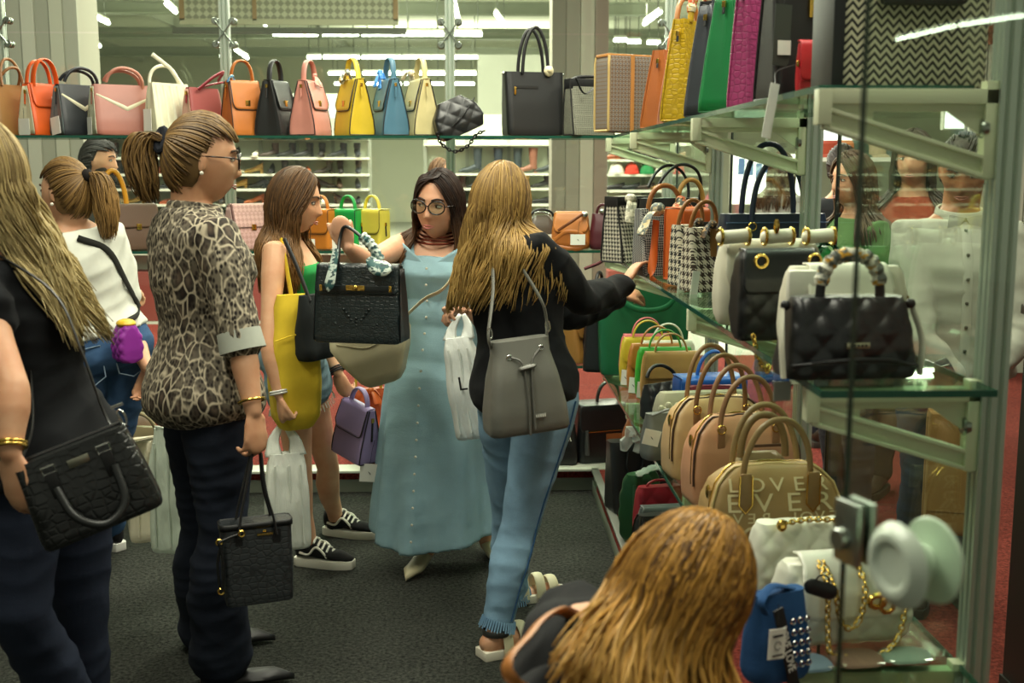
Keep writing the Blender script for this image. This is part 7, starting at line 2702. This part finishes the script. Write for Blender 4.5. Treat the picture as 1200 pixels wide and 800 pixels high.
s.strap(sp, 0.012, 0.004, cloth((44, 44, 40)), up=(0, 0, 1))

# ---- woman at the left edge with long blonde hair
H = 1.63
w = Person('woman at the left edge with long blonde hair, black sleeveless top and dark jeans', at(52, 2.72, 0.515 * H), at(8, 2.70, 0.835 * H), -112, -100, P(-28, 208, 2.66), -95, -4, 0, 1.0, FEM, TONE, 1.02, 0.0065, 1.06)
w.arm(1, P(14, 455, 2.42), P(12, 530, 2.36))
w.arm(-1, P(60, 430, 2.95), P(-10, 480, 2.95))
w.leg(1, P(24, 722, 2.56), P(118, 905, 2.78), -100)
w.leg(-1, P(96, 735, 2.84), P(84, 915, 2.9), -100)
w.body(feet=False, legs=False)
w.hand(1, (0.25, -0.05, -1), (0.3, 0.9, 0), (20, 25, 18), 3, 25, 1.05)
w.finish()
w.cap((150, 128, 82))
w.long_hair(850, 0.35, ((186, 164, 112), (108, 88, 54)), tip=(206, 188, 136), a0=100, a1=180, r=0.0028, wave=0.010, seed=41, margin=0.02, puff=1.10, drift=(0.42, 0.22, 0), lenvar=0.3, sides=(-1, -1, 1))
w.top('top', cloth((20, 22, 25)), 0.02, 0.965, 0.014, [(1, 0.22, 0.010, 0.018), (-1, 0.22, 0.010, 0.018)], 0.0085, (0.006, (9, 9, 14)), 10, 0.06)
w.trousers(denim((30, 36, 50), 1.5), 0.010, 1.95, 0.14, 0.008, (0.004, (11, 11, 15)), seed=11)
for sd in (-1, 1):
    w.shoe(sd, leather((30, 28, 28)), plain((40, 40, 40)), 0, 0.25, 0.042)
a_, e_, wr_ = w.arms[1]
w.ring_band('bracelet', wr_ + (e_ - wr_).normalized() * 0.02, wr_ - e_, 0.031, GOLD, 0.0042, 2, 0.007)

CK = croc((26, 28, 28), 40, 0.28, 0.6)
s = Bag('crocodile_handbag', 'black crocodile handbag with silver buckles slung on the woman at the left edge', P(124, 612, 2.42), 18, 0.255, 0.19, 0.13, CK, [(0, 0.97, 0.92), (0.05, 1, 1), (0.5, 0.97, 0.86), (1, 0.9, 0.5)], 0.025, rot=(0, radians(-19), radians(18)))
for x_ in (-0.055, 0.06):
    y_ = s.front(0.78) - 0.006
    s.part('buckle', MB().tube([(x_ - 0.013, y_, 0.172), (x_ + 0.013, y_, 0.172), (x_ + 0.013, y_, 0.156), (x_ - 0.013, y_, 0.156)], 0.003, 6, closed=True).tube([(x_ + 0.006, y_ - 0.002, 0.155), (x_ + 0.008, y_ - 0.003, 0.125)], 0.004, 8), SILVER)
    s.part('tab', MB().box((x_, s.front(0.65) - 0.004, 0.130), (0.012, 0.003, 0.028)), BLACK, bevel=0.002)
s.part('handle', MB().tube(catmull([(-0.055, s.front(0.6) - 0.008, 0.125), (-0.04, s.front(0.5) - 0.03, 0.06), (0.01, s.front(0.4) - 0.045, 0.025), (0.06, s.front(0.5) - 0.03, 0.05), (0.068, s.front(0.6) - 0.008, 0.125)], 7), 0.009, 10), leather((28, 30, 30), 0.4))
s.box('name_plate', (0.005, s.front(0.84) - 0.004, 0.158), (0.022, 0.0015, 0.009), metal((170, 168, 150), 0.3))
s.part('zip', MB().tube([(-0.11, 0, s.H + 0.002), (0.11, 0, s.H + 0.002)], 0.004, 6), DK)
s.part('gusset_fold', MB().tube([(-0.118, -0.045, 0.02), (-0.108, -0.028, 0.18)], 0.010, 8), CK)
inv = s.t.matrix_basis.inverted()
ts = [inv @ P(126, 492, 2.50), inv @ P(95, 410, 2.46), inv @ P(62, 342, 2.50), inv @ (w.neck.lerp(w.shoulder(1), 0.55) + Vector((0, 0, 0.055)))]
s.strap([(0.115, 0, s.H - 0.01)] + ts, 0.009, 0.003, DK, up=(0, -1, 0.2))
s.strap([(-0.115, 0, s.H - 0.01), inv @ P(38, 500, 2.5), inv @ P(36, 430, 2.60), inv @ P(34, 345, 2.62), ts[-1]], 0.009, 0.003, DK, up=(0, -1, 0.2))
for q in ((0.116, -0.008, s.H + 0.012), (-0.116, -0.008, s.H + 0.012)):
    s.part('swivel_clip', MB().tube([(q[0] + 0.007 * cos(a), q[1], q[2] + 0.018 * sin(a)) for a in (2 * pi * k / 12 for k in range(12))], 0.0026, 6, closed=True).box((q[0], q[1], q[2] + 0.028), (0.013, 0.003, 0.003)), SILVER)

# ---- woman bending in the foreground
w = Person('woman bending low in the foreground, long golden brown hair hanging over a black tee shirt', P(640, 1010, 1.62), P(716, 740, 1.60), 105, 105, P(797, 694, 1.58), 102, -30, 0, 1.0, FEM, TONE, 1.0, 0.007, 0.98)
w.arm(1, P(860, 1040, 1.80), P(900, 1080, 1.90))
w.arm(-1, P(556, 850, 1.36), P(640, 960, 1.36))
w.leg(-1, Vector((w.pel.x + 0.30, w.pel.y - 0.06, 0.50)), Vector((w.pel.x + 0.0, w.pel.y - 0.04, 0.09)), 100)
w.leg(1, Vector((w.pel.x + 0.28, w.pel.y + 0.16, 0.42)), Vector((w.pel.x - 0.02, w.pel.y + 0.14, 0.09)), 100)
w.body(feet=False, legs=False)
w.hand(1, (0.9, 0.3, 0.2), (0, 0, -1), (40, 40, 30), 4, 30)
w.hand(-1, (0.7, 0.3, -0.3), (0, 0, -1), (40, 40, 30), 4, 30)
w.finish()
w.cap((92, 64, 30), nape=-0.09)
# hair: from the crown it falls forward past the face and back over the shoulders
rd = random.Random(77)
hair = []
for i in range(1900):
    q = rd.random()
    # where a lock ends: a fan from the upper back (left) round to straight below the face (right)
    ex = lerp(645, 878, q ** 0.9) + rd.uniform(-14, 14)
    ey = lerp(792, 900, min(1, q * 2.2)) + rd.uniform(-40, 50)
    eY = lerp(1.38, 1.50, q) + rd.uniform(-0.06, 0.05) + (0.10 * rd.random() if q > 0.6 else 0)
    e = P(ex, ey, eY)
    side = rd.uniform(-1, 0.75)
    aa = radians(lerp(-172, -48, q) + rd.uniform(-12, 12)) if rd.random() < 0.8 else radians(rd.uniform(40, 170))
    st = Vector((rd.uniform(-0.12, 0.12), lerp(-0.5, 0.45, q) + rd.uniform(-0.2, 0.2), 1)).normalized()
    en = Vector((sin(aa) * 0.95, cos(aa), -0.15 + rd.uniform(-0.15, 0.15)))
    pts = []
    pf = 1.05 + rd.uniform(-0.03, 0.06)
    for j in range(7):
        d = st.lerp(en, j / 6)
        d.normalize()
        pts.append(w.HM @ (Vector((d.x * 0.078 * pf, d.y * 0.097 * pf, d.z * 0.119 * pf)) * w.hs))
    p0, v0 = pts[-1], (pts[-1] - pts[-2]) * 3.0
    ph = rd.uniform(0, 6)
    for j in range(1, 12):
        k = j / 11
        b1, b2 = p0 + v0, e.lerp(p0, 0.45) + Vector((0, 0, 0.02))
        p = p0 * (1 - k) ** 3 + b1 * 3 * k * (1 - k) ** 2 + b2 * 3 * k * k * (1 - k) + e * k ** 3
        p = w.push(p, 0.035 + 0.02 * rd.random())
        pts.append(p + Vector((sin(j * 0.5 + ph), cos(j * 0.4 + ph), 0)) * 0.0035)
    hair.append(pts)
w.locks(hair, 0.0026, ((200, 148, 66), (78, 50, 22)), seed=9, tip=(208, 162, 82))
w.top('tee_shirt', cloth((22, 23, 25)), 0.0, 1.04, 0.012, [(-1, 0.50, 0.012, 0.026), (1, 0.5, 0.012, 0.026)], 0.0075, (0.003, (10, 10, 12)), 13)
w.trousers(denim((40, 56, 80), 1.5), 0.010, 1.95, 0.10, 0.009, (0.003, (8, 8, 20)), seed=14)
for sd in (-1, 1):
    w.shoe(sd, cloth((40, 40, 42)), plain((206, 206, 196)), 0, 0.25, 0.042)
tb = thing('shoulder_bag', 'tan shoulder bag whose strap crosses the black tee shirt of the bending woman', 'bag', Vector((w.pel.x - 0.02, w.pel.y - 0.30, 0.36)))
inv = tb.matrix_basis.inverted()
rs = []
obj('body', MB().rings([[(x, y, z) for x, y in rrect(hw, hd, 0.03, 32)] for hw, hd, z in ((0.12, 0.035, -0.08), (0.13, 0.045, -0.06), (0.13, 0.04, 0.06), (0.12, 0.02, 0.12))]), leather((166, 104, 48)), tb)
sp = [(0.0, 0, 0.11)]
for t_, a_ in ((0.55, 190), (0.80, 175)):
    rg = w.ring(t_, 0.02)
    sp.append(inv @ rg[int(a_ / 360 * 30) % 30])
sp += [inv @ P(604, 800, 1.33), inv @ P(622, 742, 1.42), inv @ P(652, 716, 1.50), inv @ P(676, 722, 1.62)]
obj('strap', MB().tube(catmull(sp, 6), 0.0125, 8, 0.3, up=(0.5, -0.6, 0.6)), leather((176, 112, 52)), tb, angle=70)


# ---- people beyond the glass
def bystander(label, x, Y, H, yaw, hair_c, top_c, leg_c, long=False, prof=FEM, tone=TONE, hyaw=None, coat=False, voxel=0.014, arms=None, beard=None, hpitch=-4, width=1.0, face=False, top_m=None, sleeves=True, head_dx=0):
    p = Person(label, Vector((x, Y, 0.515 * H)), Vector((x, Y, 0.84 * H)), yaw, None, Vector((x, Y, 0.935 * H)) + Person.fdir(radians(yaw)) * 0.03 + Vector((head_dx, 0, 0)), yaw if hyaw is None else hyaw, hpitch, 0, H / 1.65, prof, tone, width, voxel, H / 1.62)
    f, l = p.fdir(p.yaw), p.ldir(p.yaw)
    for sd in (-1, 1):
        sh = p.shoulder(sd)
        if arms and sd in arms:
            p.arm(sd, *arms[sd])
        else:
            p.arm(sd, sh + l * (sd * 0.06) - f * 0.02 + Vector((0, 0, -0.27 * H / 1.65)), sh + l * (sd * 0.05) + f * 0.10 + Vector((0, 0, -0.48 * H / 1.65)))
        hp = p.hip(sd)
        p.leg(sd, hp + f * 0.02 + Vector((0, 0, -0.40 * H / 1.65)), Vector((hp.x, hp.y, 0.085)) - f * 0.02, yaw + sd * 8)
    p.body(feet=False, legs=False)
    for sd in (-1, 1):
        a, e, w_ = p.arms[sd]
        p.hand(sd, (w_ - e).normalized() * 0.7 + Vector((0, 0, -0.5)), -l * sd + f * 0.3, (30, 35, 25), 3, 28, 1.0)
    p.finish()
    p.face(brow=tuple(int(c * 0.7) for c in hair_c))
    p.cap(hair_c, nape=-0.06 if not long else -0.075, lift=1.06)
    if long:
        p.long_hair(220, 0.26, (hair_c, tuple(int(c * 0.65) for c in hair_c)), a0=60, r=0.005, seed=abs(int(x * 10)) + 5, margin=0.03, puff=1.1)
    else:
        p.swept_hair(200, (0.0, -0.085, -0.02), (hair_c, tuple(int(c * 0.65) for c in hair_c)), 0.006)
    m = top_m or cloth(top_c)
    ta = 1.9 if sleeves else 0.6
    p.top('coat' if coat else 'shirt', m, -0.12 if coat else -0.02, 0.98, 0.018 if coat else 0.014, [(-1, ta, 0.014, 0.014), (1, ta, 0.014, 0.014)], 0.009, (0.004, (8, 8, 12)), abs(int(x * 3)), 0.08)
    p.trousers(denim(leg_c, 1.4), 0.012, 1.95, 0.14, 0.01, (0.003, (8, 8, 22)))
    for sd in (-1, 1):
        p.shoe(sd, leather((60, 46, 34)), plain((60, 56, 50)), 0, 0.27, 0.045)
    if beard:
        b = MB()
        h = p.hs
        R = p.HM.to_3x3()
        b.ball(p.hpt(0, 0.062, -0.088), (0.048 * h, 0.034 * h, 0.034 * h), 14, 9, R)
        for sd in (-1, 1):
            b.ball(p.hpt(sd * 0.052, 0.03, -0.058), (0.016 * h, 0.04 * h, 0.036 * h), 12, 8, R)
        b.tube(catmull([p.hpt(-0.028, 0.083, -0.058), p.hpt(-0.012, 0.096, -0.049), p.hpt(0, 0.099, -0.047), p.hpt(0.012, 0.096, -0.049), p.hpt(0.028, 0.083, -0.058)], 4), 0.006 * h, 7)
        p.part('beard', b, cloth(beard, 300, 0.95, 0.6, 0.8), angle=180)
    return p


mx = atx(1122, 3.95, 1.3)
m = bystander('man in a pale grey buttoned shirt and jeans looking down behind the right glass wall', mx, 3.95, 1.65, -8, (52, 44, 36), (176, 174, 162), (40, 56, 84), prof=MALE, tone=(176, 120, 84), hyaw=-26, voxel=0.008, hpitch=-20, face=True,
              arms={-1: (P(1078, 402, 3.78), P(1118, 442, 3.72)), 1: (P(1188, 395, 3.82), P(1158, 438, 3.72))})
for k in range(7):
    t_ = 0.92 - 0.15 * k
    rg = m.ring(t_, 0.024 + 0.08 * max(0, 0.45 - t_))
    q = rg[7].lerp(rg[8], 0.5)
    m.part('button', MB().ball(q, 0.0065, 8, 5), plain((70, 66, 60), 0.3))
pl_ = []
for k in range(10):
    t_ = 0.95 - 0.105 * k
    rg = m.ring(t_, 0.0195 + 0.08 * max(0, 0.45 - t_))
    pl_.append(rg[7].lerp(rg[8], 0.5) + m.ldir(m.yaw) * 0.0)
m.part('placket', MB().tube(pl_, 0.016, 8, 0.2, up=tuple(m.ldir(m.yaw))), cloth((184, 182, 170)))
c, l, f, u = m.frame(0.985)
m.part('collar', MB().tube([c + l * (0.074 * cos(a)) + f * (0.068 * sin(a) + 0.004) + u * (0.014 - 0.016 * sin(a)) for a in (2 * pi * k / 24 for k in range(24))], 0.024, 10, 0.35, up=tuple(u), closed=True), cloth((184, 182, 170)), angle=180)
for sd in (-1, 1):
    m.part('collar_point', MB().prism([(0.0, 0.02), (sd * 0.055, 0.03), (sd * 0.062, -0.052), (sd * 0.02, -0.02)], Matrix.Translation(c + f * 0.083 - u * 0.012) @ Matrix.Rotation(m.yaw, 4, 'Z'), 0.006), cloth((186, 184, 172)), bevel=0.002)
rg = m.ring(0.13, 0.022)
m.part('belt', MB().tube(rg, 0.016, 6, 0.3, up=(0, 0, 1), closed=True), leather((46, 36, 30)))
s = Bag('pouch', 'small grey pouch held in the hands of the man in the grey shirt', P(1096, 462, 3.62), -14, 0.17, 0.10, 0.03, leather((74, 80, 80)), PILLOW, 0.01, rot=(0, radians(-24), 0))
s.strap([(-0.07, -0.018, 0.08), (0, -0.02, 0.085), (0.07, -0.018, 0.08)], 0.003, 0.003, SILVER, 'zip')
s = Bag('paper_bag', 'brown paper carrier bag beside the legs of the man in the grey shirt', P(1118, 622, 3.62), -16, 0.20, 0.40, 0.12, plain((150, 112, 62), 0.8), BOX, 0.004)
for y in (-0.03, 0.03):
    s.handle(0.09, 0.12, 0.003, y, m=plain((170, 136, 84), 0.8))
s.part('side_crease', MB().tube([(-0.1, 0, 0.02), (-0.1, 0, 0.38)], 0.002, 4), plain((120, 88, 48), 0.8))
s.part('base_fold', MB().box((0, s.front(0.2) - 0.001, 0.08), (0.098, 0.0008, 0.001)), plain((120, 88, 48), 0.8))

bystander('woman in a green blouse with brown hair beyond the right glass', atx(1003, 5.0, 1.3), 5.0, 1.60, -70, (88, 66, 44), (86, 118, 70), (60, 60, 66), long=True)
bystander('person in a rust red top behind the man in the grey shirt', atx(1068, 5.3, 1.3), 5.3, 1.70, -30, (62, 46, 36), (146, 66, 44), (70, 64, 60), long=True)
bystander('person in a dark coat standing by the clothes rail beyond the right glass', atx(985, 6.3, 1.3), 6.3, 1.66, 170, (52, 42, 36), (34, 36, 38), (40, 42, 50), coat=True)
bystander('woman in a white shirt by the lit shop board beyond the posts', atx(912, 8.2, 1.3), 8.2, 1.64, 130, (110, 78, 50), (206, 208, 200), (70, 66, 60), long=True)
bystander('dark haired bearded man in profile behind the white tee shirt woman, beyond the back glass', atx(112, 6.7, 1.4), 6.7, 1.70, 88, (36, 32, 28), (60, 62, 58), (44, 46, 52), prof=MALE, beard=(44, 36, 30), hyaw=86)
bystander('small far woman in a bright pink top with brown hair by the boot rack', atx(512, 10.9, 1.4), 10.9, 1.62, 60, (110, 78, 52), (206, 60, 104), (50, 50, 56), long=True, voxel=0.014)
